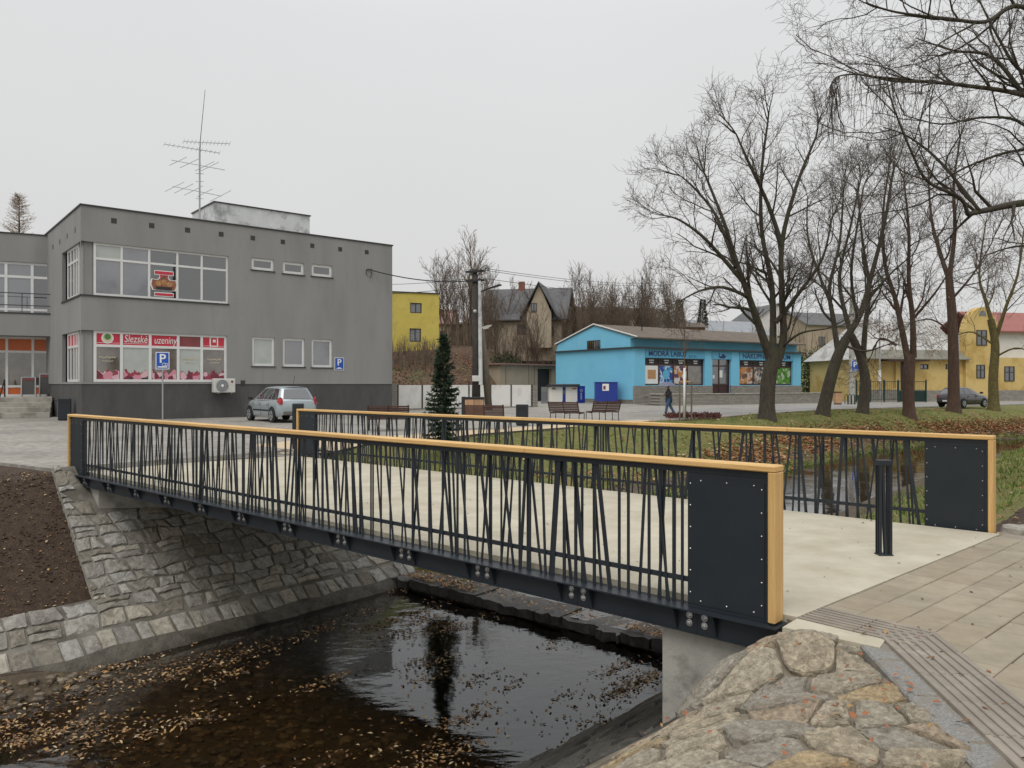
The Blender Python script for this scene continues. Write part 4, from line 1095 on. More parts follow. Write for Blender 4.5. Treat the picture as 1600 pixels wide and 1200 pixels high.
psign(ps, u1 - u0, z1 - z0, 0, 'car')
pp = G(254, 662.5); ps = thing('parking_sign', 'blue parking sign on a grey post in front of the butcher window', 'sign', pp, .30)
ph = CZ - (578 - HY) / F * pp.y
m_ = MB(); m_.tube([(0, .03, 0), (0, .03, ph + .75)], .03, 10); m_.build('post', K['galv'], ps)
psign(ps, .54, .74, ph, 'wheel')
cb = thing('cable_bracket', 'small black cable bracket high on the grey wall', 'bracket', M_gb @ Vector((*[f(578, 430)[0]], -.02, f(578, 430)[1])), gb.rotation_euler.z)
m_ = MB(); m_.beam((-.25, -.05, .25), (.1, -.05, .28), .05, .06); m_.build('arm', K['black'], cb); m_ = MB(); m_.tube([(-.25, -.05, .25), (-.28, -.05, 0), (0, -.08, -.2), (.1, -.05, .25)], .02, 5); m_.build('cable_loop', K['black'], cb)
CBP = M_gb @ Vector((f(581, 424)[0], -.1, f(581, 424)[1]))

# ------------------------------------------------------------------ generic pitched-roof house
def house(name, label, O, rz, w_, dp, ze, zrg, wallm, roofm, wins=(), axis='x', base=0., chim=None, oh=.35, group=None, extra=None, fm=None, glass=None):
    t = thing(name, label, 'house', O, rz, group)
    a = MB(); b0 = base - 1.5
    if axis == 'x':
        a.prism([(0, b0), (dp, b0), (dp, ze), (dp / 2, zrg), (0, ze)], 0, w_); a.v = [(p[1], p[0], p[2]) for p in a.v]
    else: a.prism([(0, b0), (w_, b0), (w_, ze), (w_ / 2, zrg), (0, ze)], 0, dp)
    a.build('wall', wallm, t)
    r = MB(); span = dp if axis == 'x' else w_; ln = w_ if axis == 'x' else dp; sl_ = (zrg - ze) / (span / 2); th_ = .14
    for s_ in (0, 1):
        e0 = (-oh, ze - oh * sl_) if s_ == 0 else (span + oh, ze - oh * sl_); pk = (span / 2, zrg)
        p = [(e0[0], e0[1] + .02), (pk[0], pk[1] + .02), (pk[0], pk[1] + th_), (e0[0], e0[1] + th_)]
        q = MB(); q.prism(p, -oh, ln + oh)
        if axis == 'x': q.v = [(v[1], v[0], v[2]) for v in q.v]
        r.add(q.v, q.f)
    ro = r.build('roof', roofm, t)
    if chim:
        c = MB(); c.box(chim[0] - .35, chim[0] + .35, chim[1] - .35, chim[1] + .35, ze, zrg + chim[2]); c.build('chimney', chim[3], ro)
    for (x0, x1, z0, z1) in wins: window(t, None, x0, x1, z0, z1, -.045, (0, .5, 1), (0, 1), .09, fm=fm or K['dark_trim'], glass=glass or K['glass_dark'])
    return t
K['yellow_wall'] = mat('yellow_wall', (.52, .42, .09), (.58, .47, .11), 1.0, .9, .2, 20, c3=(.45, .36, .09), s3=.4)
K['ochre_wall'] = mat('ochre_wall', (.55, .40, .15), (.62, .46, .19), 1.0, .9, .2, 20, c3=(.45, .30, .09), s3=.5)
K['beige_wall'] = mat('beige_wall', (.34, .28, .20), (.42, .35, .26), .8, .9, .2, 20)
K['brown_wall'] = mat('brown_wall', (.16, .11, .07), (.22, .155, .10), 1., .9)
K['white_wall'] = mat('white_wall', (.60, .59, .56), (.68, .67, .64), .8, .9)
K['roof_slate'] = mat('roof_slate', (.085, .085, .088), (.13, .13, .132), 2, .8, .4, 8)
K['roof_brown'] = mat('roof_brown', (.10, .078, .06), (.145, .115, .09), 1.2, .85, .4, 8)
K['roof_red'] = mat('roof_red', (.26, .095, .08), (.33, .13, .11), 2, .8, .4, 8)
K['roof_red_old'] = mat('roof_red_old', (.19, .11, .095), (.25, .15, .13), 2, .8, .4, 8)
K['roof_metal'] = mat('roof_metal', (.40, .39, .37), (.52, .51, .49), 1.5, .5, .1, 8, c3=(.30, .28, .25), s3=.6)
K['brick_red'] = mat('brick_red', (.20, .075, .05), (.27, .11, .075), 6, .9)
K['stone_course'] = bpy.data.materials.new('stone_course'); K['stone_course'].use_nodes = True
_n = K['stone_course'].node_tree; _b = _n.nodes.new('ShaderNodeTexBrick'); _g = _n.nodes.new('ShaderNodeTexCoord'); _m = _n.nodes.new('ShaderNodeMapping')
_m.inputs['Rotation'].default_value = (pi / 2, 0, 0); _b.inputs['Scale'].default_value = 1.0; _b.inputs['Brick Width'].default_value = .42; _b.inputs['Row Height'].default_value = .12; _b.inputs['Mortar Size'].default_value = .012
_b.inputs['Color1'].default_value = (.23, .215, .18, 1); _b.inputs['Color2'].default_value = (.30, .285, .25, 1); _b.inputs['Mortar'].default_value = (.12, .11, .10, 1)
_n.links.new(_g.outputs['Object'], _m.inputs[0]); _n.links.new(_m.outputs[0], _b.inputs['Vector']); _n.links.new(_b.outputs['Color'], _n.nodes['Principled BSDF'].inputs['Base Color']); _n.nodes['Principled BSDF'].inputs['Roughness'].default_value = .9
def hz(px, py, dep): return D(px, py, dep)
# yellow cube house on the slope
p = D(600, 547, 76); q = D(686, 549, 78); dd = (q - p)
fy = FC(p, dd); yh = thing('yellow_house', 'plain yellow flat roofed house up on the slope', 'house', (p.x, p.y, 0), atan2(dd.y, dd.x)); LY = hypot(dd.x, dd.y); zt = fy(650, 459)[1]
yo = [(fy(641)[0], fy(659)[0], fy(641, 490)[1], fy(641, 474)[1]), (fy(640)[0], fy(658)[0], fy(640, 535)[1], fy(640, 514)[1])]
wall(yh, None, 0, LY, 2, zt, yo, K['yellow_wall'], rd=.2)
a = MB(); a.quad((LY, 0, 2), (LY, 8, 2), (LY, 8, zt), (LY, 0, zt)); a.quad((0, 0, zt), (LY, 0, zt), (LY, 8, zt), (0, 8, zt)); a.quad((0, 8, 2), (LY, 8, 2), (LY, 8, zt), (0, 8, zt)); a.quad((0, 0, 2), (0, 8, 2), (0, 8, zt), (0, 0, zt)); a.build('side_wall', K['yellow_wall'], yh, fixn=False)
a = MB(); a.box(-.1, LY + .1, -.1, 8.1, zt + .002, zt + .1); a.build('roof_edge', K['dark_trim'], yh)
for o in yo: window(yh, None, *o, .12, (0, .5, 1), (0, 1), .10, fm=K['dark_trim'], glass=K['glass_dark'])
# beige house with slate roof and cross gable
p = D(752, 545, 92); q = D(880, 545, 90); dd = q - p; LH = hypot(dd.x, dd.y); fh = FC(p, dd)
zb = hill(p.x, p.y)
ze = fh(800, 497)[1]; zg = fh(800, 447)[1]
bh = house('beige_house', 'beige gabled house with slate roof and brick chimney among bare trees', (p.x, p.y, 0), atan2(dd.y, dd.x), LH, 9, ze, zg, K['beige_wall'], K['roof_slate'], [(fh(a_)[0], fh(b_)[0], fh(a_, d_)[1], fh(a_, c_)[1]) for a_, b_, c_, d_ in ((808, 824, 508, 524), (850, 865, 512, 526), (764, 768, 480, 490), (756, 759, 480, 490))], 'x', zb, (fh(804)[0], 4.5, 1.0, K['brick_red']), .5)
g0, g1 = fh(815)[0], fh(874)[0]; gz = fh(840, 446)[1]; ge = fh(840, 500)[1]
a = MB(); a.prism([(g0 + .8, zb), (g1 - .8, zb), (g1 - .8, ge + .6), ((g0 + g1) / 2, gz), (g0 + .8, ge + .6)], -1.0, 4); a.build('gable_wall', K['beige_wall'], bh)
a = MB(); 
for s_ in (-1, 1):
    c = (g0 + g1) / 2; e_ = c + s_ * (g1 - g0) / 2
    a.prism([(c, gz + .05), (e_, ge), (e_, ge + .2), (c, gz + .25)], -1.4, 5)
a.build('gable_roof', K['roof_slate'], bh)
for (a_, b_, c_, d_) in ((832, 841, 476, 490),): window(bh, None, fh(a_)[0], fh(b_)[0], fh(a_, d_)[1], fh(a_, c_)[1], -1.045, (0, .5, 1), (0, 1), .09, fm=K['dark_trim'], glass=K['glass_dark'])
# smaller house between
p = D(676, 545, 98); q = D(742, 545, 98); dd = q - p; fh = FC(p, dd)
house('small_house', 'small pale house with faded red roof beside the yellow house', (p.x, p.y, 0), atan2(dd.y, dd.x), fh(707)[0], 7, fh(690, 506)[1], fh(690, 482)[1], K['beige_wall'], K['roof_red_old'], [(fh(687)[0], fh(694)[0], fh(687, 526)[1], fh(687, 518)[1])], 'x', 3)
house('flat_annex', 'low beige annex beside the small pale house', (*(D(707, 545, 96).xy), 0), 0, 4.0, 6, D(707, 509, 96).z, D(707, 503, 96).z, K['beige_wall'], K['roof_brown'], [(.6, 1.2, 6.2, 7.9), (1.8, 2.5, 6.2, 7.9)], 'x', 3)
# brown roofed house behind the thicket
p = D(893, 545, 100); q = D(1055, 545, 104); dd = q - p; fh = FC(p, dd)
house('brown_house', 'long house with brown hipped roof hidden behind bare shrubs', (p.x, p.y, 0), atan2(dd.y, dd.x), hypot(dd.x, dd.y), 9, fh(950, 510)[1], fh(950, 477)[1], K['brown_wall'], K['roof_brown'], [(fh(a_)[0], fh(a_ + 10)[0], fh(a_, 530)[1], fh(a_, 516)[1]) for a_ in (920, 960, 1000)], 'x', 4)
# timber sheds and grey-roofed houses behind the blue shop
p = D(1052, 535, 108); house('timber_shed', 'orange brown timber shed behind the blue shop roof', (p.x, p.y, 0), .1, 4.6, 5, D(1060, 512, 108).z, D(1060, 504, 108).z, mat('shed_wood', (.26, .13, .05), (.33, .17, .07), 2, .8), K['roof_brown'], (), 'x', 4)
p = D(1090, 545, 112); house('grey_roof_house', 'low house with pale grey metal roof behind the big tree', (p.x, p.y, 0), .35, 13, 9, D(1120, 522, 112).z, D(1120, 498, 112).z, K['white_wall'], mat('metal_grey', (.20, .215, .23), (.27, .28, .295), 1, .45), [(1, 1.8, 8.2, 9.3)], 'x', 4)
p = D(1165, 545, 122); house('steep_roof_house', 'house with steep dark roof above the shop behind the trees', (p.x, p.y, 0), .2, 11, 9, D(1200, 512, 122).z, D(1200, 475, 122).z, K['white_wall'], K['roof_slate'], [(5.5, 6.5, 8.0, 9.4), (8, 9, 8.0, 9.4)], 'y', 4)
p = D(1262, 560, 118); house('tan_house', 'tan rendered house with flat grey roof behind the tree row', (p.x, p.y, 0), .3, 12, 9, D(1300, 508, 118).z, D(1300, 486, 118).z, K['beige_wall'], K['roof_slate'], [(2, 3.2, 7.5, 9), (5, 6.2, 7.5, 9), (8, 9.2, 7.5, 9)], 'x', 2)

# ------------------------------------------------------------------ blue shop
BA = (10.33, 65.0); bd = Vector((.839, .544)).normalized(); LBS = 22.2; fb = FC(BA, bd)
K['blue_wall'] = mat('blue_wall', (.17, .50, .70), (.20, .54, .74), .7, .85, .15, 20, c3=(.15, .45, .65), s3=.35, t3=(.5, .7))
K['blue_sign'] = mat('blue_sign', (.085, .33, .50), (.10, .36, .54), 1, .6)
K['navy'] = mat('navy', (.012, .02, .10), rough=.5); K['deep_blue'] = mat('deep_blue', (.012, .035, .24), (.018, .045, .28), 2, .4)
K['maroon'] = mat('maroon', (.045, .016, .014), rough=.4)
bs = thing('blue_shop', 'long light blue single storey shop with gabled end', 'shop', (BA[0], BA[1], 0), atan2(bd.y, bd.x))
M_bs = Matrix.Translation(bs.location) @ Matrix.Rotation(bs.rotation_euler.z, 4, 'Z')
zc = 4.78; ze = 5.58; zrd = 6.95; yr = 5.3; DB = 11.2
zsil = fb(1008, 603)[1]; zhd = fb(1008, 560)[1]
w1 = (fb(1008)[0], fb(1101)[0], zsil, zhd); dr = (fb(1113)[0], fb(1142)[0], .75, fb(1113, 560)[1]); w2 = (fb(1155.5)[0], fb(1239)[0], zsil, zhd)
wall(bs, None, 0, LBS, zsil - .05, zc, [w1, dr, w2], K['blue_wall'], rd=.3, name='front_wall')
a = MB(); a.box(-.04, dr[0], -.05, .12, 0, zsil - .052); a.box(dr[1], LBS + .04, -.05, .12, 0, zsil - .052); a.build('stone_plinth', K['stone_course'], bs)
a = MB(); a.quad((0, 0, .35), (0, 0, zc), (0, DB, zc), (0, DB, .35)); a.quad((0, .5, zc), (0, DB, zc), (0, DB - .4, ze), (0, .5, ze)); a.add([(0, -.25, ze), (0, DB - .4, ze), (0, yr, zrd)], ((0, 1, 2),))
a.quad((LBS, 0, 0), (LBS, DB, 0), (LBS, DB, zc), (LBS, 0, zc)); a.quad((0, DB, 0), (LBS, DB, 0), (LBS, DB, zc), (0, DB, zc)); a.quad((0, .5, zc), (LBS, .5, zc), (LBS, .5, ze), (0, .5, ze)); a.add([(LBS, -.25, ze), (LBS, DB - .4, ze), (LBS, yr, zrd)], ((0, 1, 2),)); a.quad((LBS, .5, zc), (LBS, DB, zc), (LBS, DB, ze), (LBS, .5, ze))
a.build('side_wall', K['blue_wall'], bs, fixn=False)
a = MB(); a.box(.02, .1, .02, DB, 0, .36); a.build('side_plinth', K['concrete_dark'], bs)
a = MB(); a.box(-.22, -.002, -.22, DB, zc - .06, zc + .06); a.box(-.001, LBS + .2, -.30, .495, zc - .06, zc + .08); a.build('cornice', K['dark_trim'], bs)
a = MB()
for (e_, yy) in (((-.5, ze - .05), -1), ((DB + .1, ze - .12), 1)): a.prism([(e_[0], e_[1]), (yr, zrd + .02), (yr, zrd + .14), (e_[0], e_[1] + .12)], -.12, LBS + .15)
a.v = [(p[1], p[0], p[2]) for p in a.v]; rf = a.build('roof', K['roof_brown'], bs)
a = MB(); a.beam((-.13, -.5, ze + .10), (-.13, yr, zrd + .16), .04, .10); a.beam((-.13, DB, ze - .05), (-.13, yr, zrd + .16), .04, .10); a.build('verge', K['white_paint'], rf)
fs = FC(BA, (-bd.y, bd.x)); v0, v1 = fs(918)[0], fs(938)[0]; vz0, vz1 = fs(928, 547)[1], fs(928, 533)[1]
v0, v1 = min(v0, v1), max(v0, v1)
Tside = Matrix.Translation((0, v1, 0)) @ Matrix.Rotation(-pi / 2, 4, 'Z')
window(bs, Tside, 0, v1 - v0, vz0, vz1, -.03, [k / 6 for k in range(7)], (0, 1), .06, fm=K['black'], name='grille')
frames = []
for (o, cols) in ((w1, (0, .25, .49, .73, 1)), (w2, (0, .28, .56, .70, 1))):
    fo = window(bs, None, o[0], o[1], o[2], o[3], .22, cols, (0, .76, 1), .10, fm=K['maroon'], glass=K['glass_brown'], panes={(i, 1): K['black'] for i in range(4)}); frames.append((o, cols, fo))
def splash(name, cols, sc=5.0):
    m = bpy.data.materials.new(name); m.use_nodes = True; n = m.node_tree; v = n.nodes.new('ShaderNodeTexVoronoi'); v.inputs['Scale'].default_value = sc; g = n.nodes.new('ShaderNodeNewGeometry'); r = n.nodes.new('ShaderNodeValToRGB'); s = n.nodes.new('ShaderNodeSeparateColor')
    n.links.new(g.outputs['Position'], v.inputs['Vector']); n.links.new(v.outputs['Color'], s.inputs[0]); n.links.new(s.outputs[0], r.inputs[0]); r.color_ramp.interpolation = 'CONSTANT'
    for k, c in enumerate(cols):
        e_ = r.color_ramp.elements[k] if k < 2 else r.color_ramp.elements.new(.5); e_.position = k / len(cols); e_.color = (*c, 1)
    n.links.new(r.outputs[0], n.nodes['Principled BSDF'].inputs['Base Color']); n.nodes['Principled BSDF'].inputs['Roughness'].default_value = .3
    return m
posters = [splash('poster_blue', [(.05, .28, .55), (.05, .28, .55), (.02, .05, .25), (.45, .55, .65), (.06, .35, .6)], 4), splash('poster_purple', [(.55, .5, .48), (.10, .04, .10), (.45, .2, .05), (.6, .55, .52), (.2, .08, .12)], 4), splash('poster_brown', [(.5, .22, .07), (.3, .12, .05), (.5, .4, .32), (.12, .06, .04)], 3), splash('poster_grey', [(.10, .10, .11), (.3, .2, .12), (.45, .42, .4), (.05, .05, .06)], 4), splash('poster_green', [(.06, .22, .03), (.05, .15, .03), (.4, .45, .35), (.10, .28, .05)], 4)]
o, cols, fo = frames[0]; X = [o[0] + (o[1] - o[0]) * c for c in cols]; zt_ = o[2] + (o[3] - o[2]) * .72
flat(fo, None, X[0] + .12, X[1] - .1, o[2] + .14, zt_, .238, K['white_paint'], 'poster'); flat(fo, None, X[0] + .5, X[1] - .35, o[2] + .55, zt_ - .35, .230, mat('brick_print', (.42, .20, .08), (.50, .30, .14), 6, .5), 'poster')
flat(fo, None, X[1] + .1, X[2] - .1, o[2] + .14, zt_, .238, posters[0], 'poster'); flat(fo, None, X[2] + .1, X[3] - .1, o[2] + .14, zt_, .238, posters[1], 'poster')
m_ = MB(); m_.lathe([(.42, 0), (.40, .01)], ((X[1] + X[2]) / 2, .222, o[2] + .95), 14, 'y'); m_.build('poster', mat('cyan_print', (.10, .42, .62), rough=.4), fo)
o2, cols2, fo2 = frames[1]; Y = [o2[0] + (o2[1] - o2[0]) * c for c in cols2]
for i, m in ((0, posters[2]), (1, posters[3]), (3, posters[4])): flat(fo2, None, Y[i] + .1, Y[i + 1] - .1, o2[2] + .14, o2[2] + (o2[3] - o2[2]) * .72, .238, m, 'poster')
for (XX, fq, oo) in ((X, fo, o), (Y, fo2, o2)):
    for i in range(4):
        xc = (XX[i] + XX[i + 1]) / 2; zq = oo[2] + (oo[3] - oo[2]) * .88
        for (dz, ww_) in ((.10, .55), (-.10, .42)):
            x = xc - ww_ / 2; rg = random.Random(i + int(dz * 100))
            while x < xc + ww_ / 2: l_ = rg.uniform(.05, .09); flat(fq, None, x, x + l_, zq + dz - .055, zq + dz + .055, .195, K['white_paint'], 'caption_mark', .004); x += l_ + .025
du, dv_ = dr[0], dr[1]
dfo = window(bs, None, du, dv_, dr[2], dr[3], .22, (0, .45, 1), (0, .26, .78, 1), .12, fm=K['maroon'], glass=K['glass_dark'], panes={(0, 0): K['maroon'], (1, 0): K['maroon']}, name='shop_door')
flat(dfo, None, du + 1.2, du + 1.6, 2.3, 2.95, .238, K['white_paint'], 'notice'); flat(dfo, None, du + .3, du + .55, 2.2, 2.5, .238, K['white_paint'], 'notice')
zs0, zs1 = fb(1010, 559)[1], fb(1010, 549)[1]
for (p0, p1) in ((1008, 1101), (1112, 1143), (1155, 1240)):
    flat(bs, None, fb(p0)[0], fb(p1)[0], zhd + .03, zc - .14, -.02, K['blue_sign'], 'sign_board', .03)
zm = (zhd + zc) / 2 - .06
ftext('MODRÁ LABUŤ', .62, K['navy'], bs, None, (fb(1013)[0] + fb(1073)[0]) / 2, zm, -.058, fb(1073)[0] - fb(1013)[0], off=.012)
ftext('s.r.o.', .40, K['navy'], bs, None, (fb(1075)[0] + fb(1088)[0]) / 2, zm - .12, -.058, fb(1088)[0] - fb(1076)[0])
ftext('NÁKUPNÍ CENTRUM', .62, K['navy'], bs, None, (fb(1160)[0] + fb(1234)[0]) / 2, zm, -.058, fb(1234)[0] - fb(1160)[0], off=.012)
xm = (fb(1112)[0] + fb(1143)[0]) / 2   # little swan emblem
m_ = MB(); m_.prism([(xm + x * .6, zm + z * .6) for x, z in ((-.75, .35), (-.6, .42), (-.5, .2), (-.55, -.1), (-.2, -.1), (.2, .35), (.5, .1), (.9, -.1), (.6, -.4), (-.4, -.42), (-.75, -.2), (-.68, .15))], -.058, -.052); m_.build('emblem', K['navy'], bs)
tp = thing('roof_aerial', 'thin dark pole standing on the blue shop roof', 'pole', M_bs @ Vector((fb(1040)[0], 3.0, zrd - .75)))
m_ = MB(); m_.tube([(0, 0, 0), (0, 0, 5.2)], .05, 6); m_.build('pole', K['black'], tp); m_ = MB(); m_.box(-.12, .12, -.12, .12, -.1, .06); m_.build('base', K['black'], tp)
# terrace wall in front of it
ta, tb = G(1031, 635), G(1297, 630.5); td = tb - ta
tw = thing('terrace_wall', 'low grey stone terrace wall in front of the blue shop', 'wall', ta, atan2(td.y, td.x))
a = MB(); a.box(0, td.length, 0, .35, -.2, .86); a.box(0, .35, .351, 1.2, -.2, .86); a.build('wall_body', K['stone_course'], tw)
a = MB(); a.box(-.04, td.length + .04, -.05, .42, .862, .93); a.box(-.04, .42, .421, 1.2, .862, .93); a.build('coping', K['concrete'], tw)
a = MB(); a.box(.4, td.length, .4, 3.6, .55, .74); a.build('terrace_floor', K['concrete_dark'], tw)
# garage, lockers, container
ga = D(781, 625, 72); gq = D(868, 625, 78); gd = gq - ga; fg = FC(ga, gd)
gr = thing('garage', 'beige flat roofed garage beside the blue shop', 'garage', (ga.x, ga.y, 0), atan2(gd.y, gd.x)); lg = hypot(gd.x, gd.y)
K['panel_wall'] = mat('panel_wall', (.30, .25, .18), (.37, .31, .23), .8, .9, .2, 20)
zt = fg(785, 571)[1]; od = (fg(840)[0], fg(862)[0], 0, fg(840, 577)[1])
wall(gr, None, 0, lg, -.2, zt, [od], K['panel_wall'], rd=.4)
a = MB(); a.quad((0, 0, -.2), (0, 7, -.2), (0, 7, zt), (0, 0, zt)); a.quad((lg, 0, -.2), (lg, 7, -.2), (lg, 7, zt), (lg, 0, zt)); a.build('side_wall', K['panel_wall'], gr, fixn=False)
a = MB(); a.box(-.35, lg + .1, -.4, 7.2, zt + .01, zt + .16); a.build('roof', K['roof_red_old'], gr)
a = MB(); a.box(od[0], od[1], .35, .39, 0, od[3]); a.build('door', K['dark_trim'], gr)
for x in (fg(790)[0], fg(826)[0], fg(835)[0]):
    a = MB(); a.box(x - .03, x + .03, -.02, -.002, -.2, zt); a.build('panel_joint', K['brown_wall'], gr)
lp = G(857, 631.5); lr = G(914, 630.8); ld = lr - lp; fk = FC(lp, ld); ll = hypot(ld.x, ld.y)
lk = thing('parcel_locker', 'white and blue parcel locker with curved canopy before the blue shop', 'parcel locker', lp, atan2(ld.y, ld.x))
hz_ = fk(880, 605.5)[1]; x_ = [fk(p)[0] for p in (857, 879, 884, 902, 914)]
x_[0] = 0
K['locker_white'] = mat('locker_white', (.78, .76, .69), rough=.4)
a = MB(); a.box(.15, x_[1], 0, .6, .03, hz_); a.box(x_[2], x_[3], 0, .6, .03, hz_); bdy = a.build('cabinet', K['locker_white'], lk)
a = MB(); a.box(.15, x_[4], .02, .6, 0, .03); a.build('base', K['concrete'], lk)
dm = MB(); dm.box(0, 1, -.012, 0, 0, 1); 
for (c0, c1, nc) in ((.15, x_[1], 2), (x_[2], x_[3], 2)):
    for i in range(nc):
        for j in range(7):
            a = MB(); w_ = (c1 - c0) / nc; h_ = (hz_ - .1) / 7; a.box(c0 + i * w_ + .012, c0 + (i + 1) * w_ - .012, -.012, 0, .06 + j * h_ + .012, .06 + (j + 1) * h_ - .008); a.build('locker_door', K['locker_white'], bdy)
a = MB(); a.box(x_[1] + .005, x_[2] - .005, .01, .6, .03, hz_); a.build('terminal', K['deep_blue'], lk)
flat(lk, None, x_[1] + .06, x_[2] - .06, hz_ * .55, hz_ * .78, .008, K['glass_grey'], 'screen')
a = MB(); a.box(x_[3] + .005, x_[4], -.01, .6, .03, hz_ + .08); sp = a.build('side_panel', K['deep_blue'], lk)
ftext('PPL', .26, K['navy'], lk, None, .55, hz_ - .17, -.018, None, off=.01)
for k, zf in enumerate((.78, .58, .42, .28)):
    m_ = MB(); r_ = .11 if k == 0 else .07; m_.tube([((x_[3] + x_[4]) / 2 + r_ * cos(t * pi / 4), -.016, hz_ * zf + r_ * sin(t * pi / 4)) for t in range(9)], .014, 4); m_.build('pictogram', K['white_paint'], sp)
flat(lk, None, x_[3] - .5, x_[3] - .1, hz_ - .22, hz_ - .12, -.013, K['orange'], 'label_strip')
a = MB(); a.prism([(0, .0), (.8, .0), (.8, .20), (.6, .24), (.3, .18), (0, .06)], 0, x_[3] + .1); a.v = [(p[1], .5 - p[0], hz_ + p[2] + .01) for p in a.v]; a.build('canopy', K['dark_trim'], lk)
for x in (.2, .7, 1.2, 1.8, 2.3):
    a = MB(); a.box(x, x + .1, -.25, -.15, hz_ - .03, hz_ + .008); a.build('lamp', K['white_paint'], lk)
a = MB(); a.box(-.55, .1, .25, .32, 0, hz_); a.build('glazed_side', K['glass_grey'], lk)
cp = G(931, 632); cr = G(965, 632); cn = thing('blue_container', 'dark blue collection container with a white notice', 'container', cp, 0); w_ = cr.x - cp.x; h_ = CZ - (599 - HY) / F * cp.y
a = MB(); a.prism([(.05, .12), (w_ - .05, .12), (w_, .3), (w_, h_), (0, h_), (0, .3)], 0, 1.2); a.build('body', K['deep_blue'], cn)
a = MB(); a.box(-.04, w_ + .04, -.05, 1.25, h_ + .002, h_ + .07); a.build('lid', K['deep_blue'], cn)
flat(cn, None, w_ * .3, w_ * .6, h_ * .62, h_ * .95, -.006, K['white_paint'], 'notice'); flat(cn, None, w_ * .34, w_ * .45, h_ * .68, h_ * .85, -.013, K['red_dull'], 'notice')
for x in (.15, w_ - .3):
    a = MB(); a.box(x, x + .15, .1, .25, 0, .12); a.box(x, x + .15, .9, 1.05, 0, .12); a.build('foot', K['dark_trim'], cn)
# white panel fence
fA = G(622, 641.5); fB = G(832, 637); fd = fB - fA; ff = FC(fA, fd)
fe = thing('panel_fence', 'fence of plain white panels between thin dark posts', 'fence', fA, atan2(fd.y, fd.x))
K['fence_white'] = mat('fence_white', (.74, .73, .69), (.80, .79, .76), .6, .8, c3=(.66, .64, .59), s3=.9)
pst = [ff(p)[0] for p in (622, 660, 696, 733, 767, 799, 831)]
for a_, b_ in zip(pst, pst[1:]):
    a = MB(); a.box(a_ + .05, b_ - .05, .03, .07, .08, 1.62); a.build('panel', K['fence_white'], fe)
for x in pst:
    a = MB(); a.box(x - .045, x + .045, 0, .1, 0, 1.65); a.build('post', K['dark_trim'], fe)
a = MB(); a.box(-.9, -.06, 0, .4, 0, 1.7); a.build('stone_pillar', K['stone_course'], fe)
a = MB(); a.box(pst[-1] + .06, pst[-1] + .5, -.05, .5, 0, 1.62); a.build('stone_pillar', K['stone_course'], fe)
a = MB(); a.box(-1, pst[-1] + .05, -.02, .12, 0, .07); a.build('footing', K['concrete_dark'], fe)

# ------------------------------------------------------------------ bare trees
def rot_dir(t, ang, az):
    t = t.normalized(); o = t.orthogonal().normalized(); b = t.cross(o)
    return (t * cos(ang) + (o * cos(az) + b * sin(az)) * sin(ang)).normalized()
def wiggle(p, dr_, L_, n, rg, curl=.18, up=.0):
    pts = [p.copy()]; d_ = dr_.normalized(); st_ = L_ / n
    for i in range(n):
        d_ = (d_ + Vector((rg.gauss(0, curl), rg.gauss(0, curl), rg.gauss(0, curl) + up))).normalized()
        p = p + d_ * st_; pts.append(p.copy())
    return pts
def pt_at(pts, t):
    x = t * (len(pts) - 1); i = min(int(x), len(pts) - 2); return pts[i].lerp(pts[i + 1], x - i), (pts[i + 1] - pts[i]).normalized()
class TP: pass
def branch(big, fine, pts, r0, r1, lv, rg, P):
    L_ = sum((pts[i + 1] - pts[i]).length for i in range(len(pts) - 1)); n = len(pts)
    tgt = big if lv <= 1 else fine
    tgt.tube(pts, [r0 + (r1 - r0) * i / (n - 1) for i in range(n)], (10, 7, 5, 3, 3, 3)[lv], cap=False)
    if lv >= P.maxlv: return
    cnt = max(2, int(L_ * P.dens[lv] + rg.random())); 
    for k in range(cnt):
        t = P.t0[lv] + (1 - P.t0[lv]) * (k + rg.random()) / cnt; t = min(t, .98)
        p, tg = pt_at(pts, t); a = radians(rg.uniform(*P.ang)); d_ = rot_dir(tg, a, rg.uniform(0, 2 * pi)); d_.z += P.up[lv]
        l_ = P.len[lv] * rg.uniform(.55, 1.25) * (1.15 - .55 * t)
        rr = (r0 + (r1 - r0) * t) * rg.uniform(.45, .65); rr = max(min(rr, P.rmax[lv]), P.rmin)
        branch(big, fine, wiggle(p, d_, l_, (5, 5, 4, 3, 2, 2)[lv + 1], rg, P.curl, P.up[lv + 1] * .3), rr, max(P.rmin * .7, rr * .35), lv + 1, rg, P)
def params(maxlv=4, dens=(1.3, 1.9, 3.2, 4.2, 4), ln=(3.2, 2.0, 1.1, .6, .35), up=(.25, .22, .12, .06, .03, 0), ang=(28, 62), rmin=.008, curl=.16):
    P = TP(); P.maxlv = maxlv; P.dens = dens; P.len = ln; P.up = up; P.ang = ang; P.rmin = rmin; P.curl = curl; P.t0 = (.30, .22, .15, .1, .1); P.rmax = (.12, .05, .022, .012, .01); return P
def smooth_line(pts, n=4):
    out = []
    for i in range(len(pts) - 1):
        p0 = pts[max(i - 1, 0)]; p1 = pts[i]; p2 = pts[i + 1]; p3 = pts[min(i + 2, len(pts) - 1)]
        for k in range(n):
            t = k / n; out.append(.5 * ((2 * p1) + (p2 - p0) * t + (2 * p0 - 5 * p1 + 4 * p2 - p3) * t * t + (3 * p1 - p0 - 3 * p2 + p3) * t * t * t))
    out.append(pts[-1]); return out
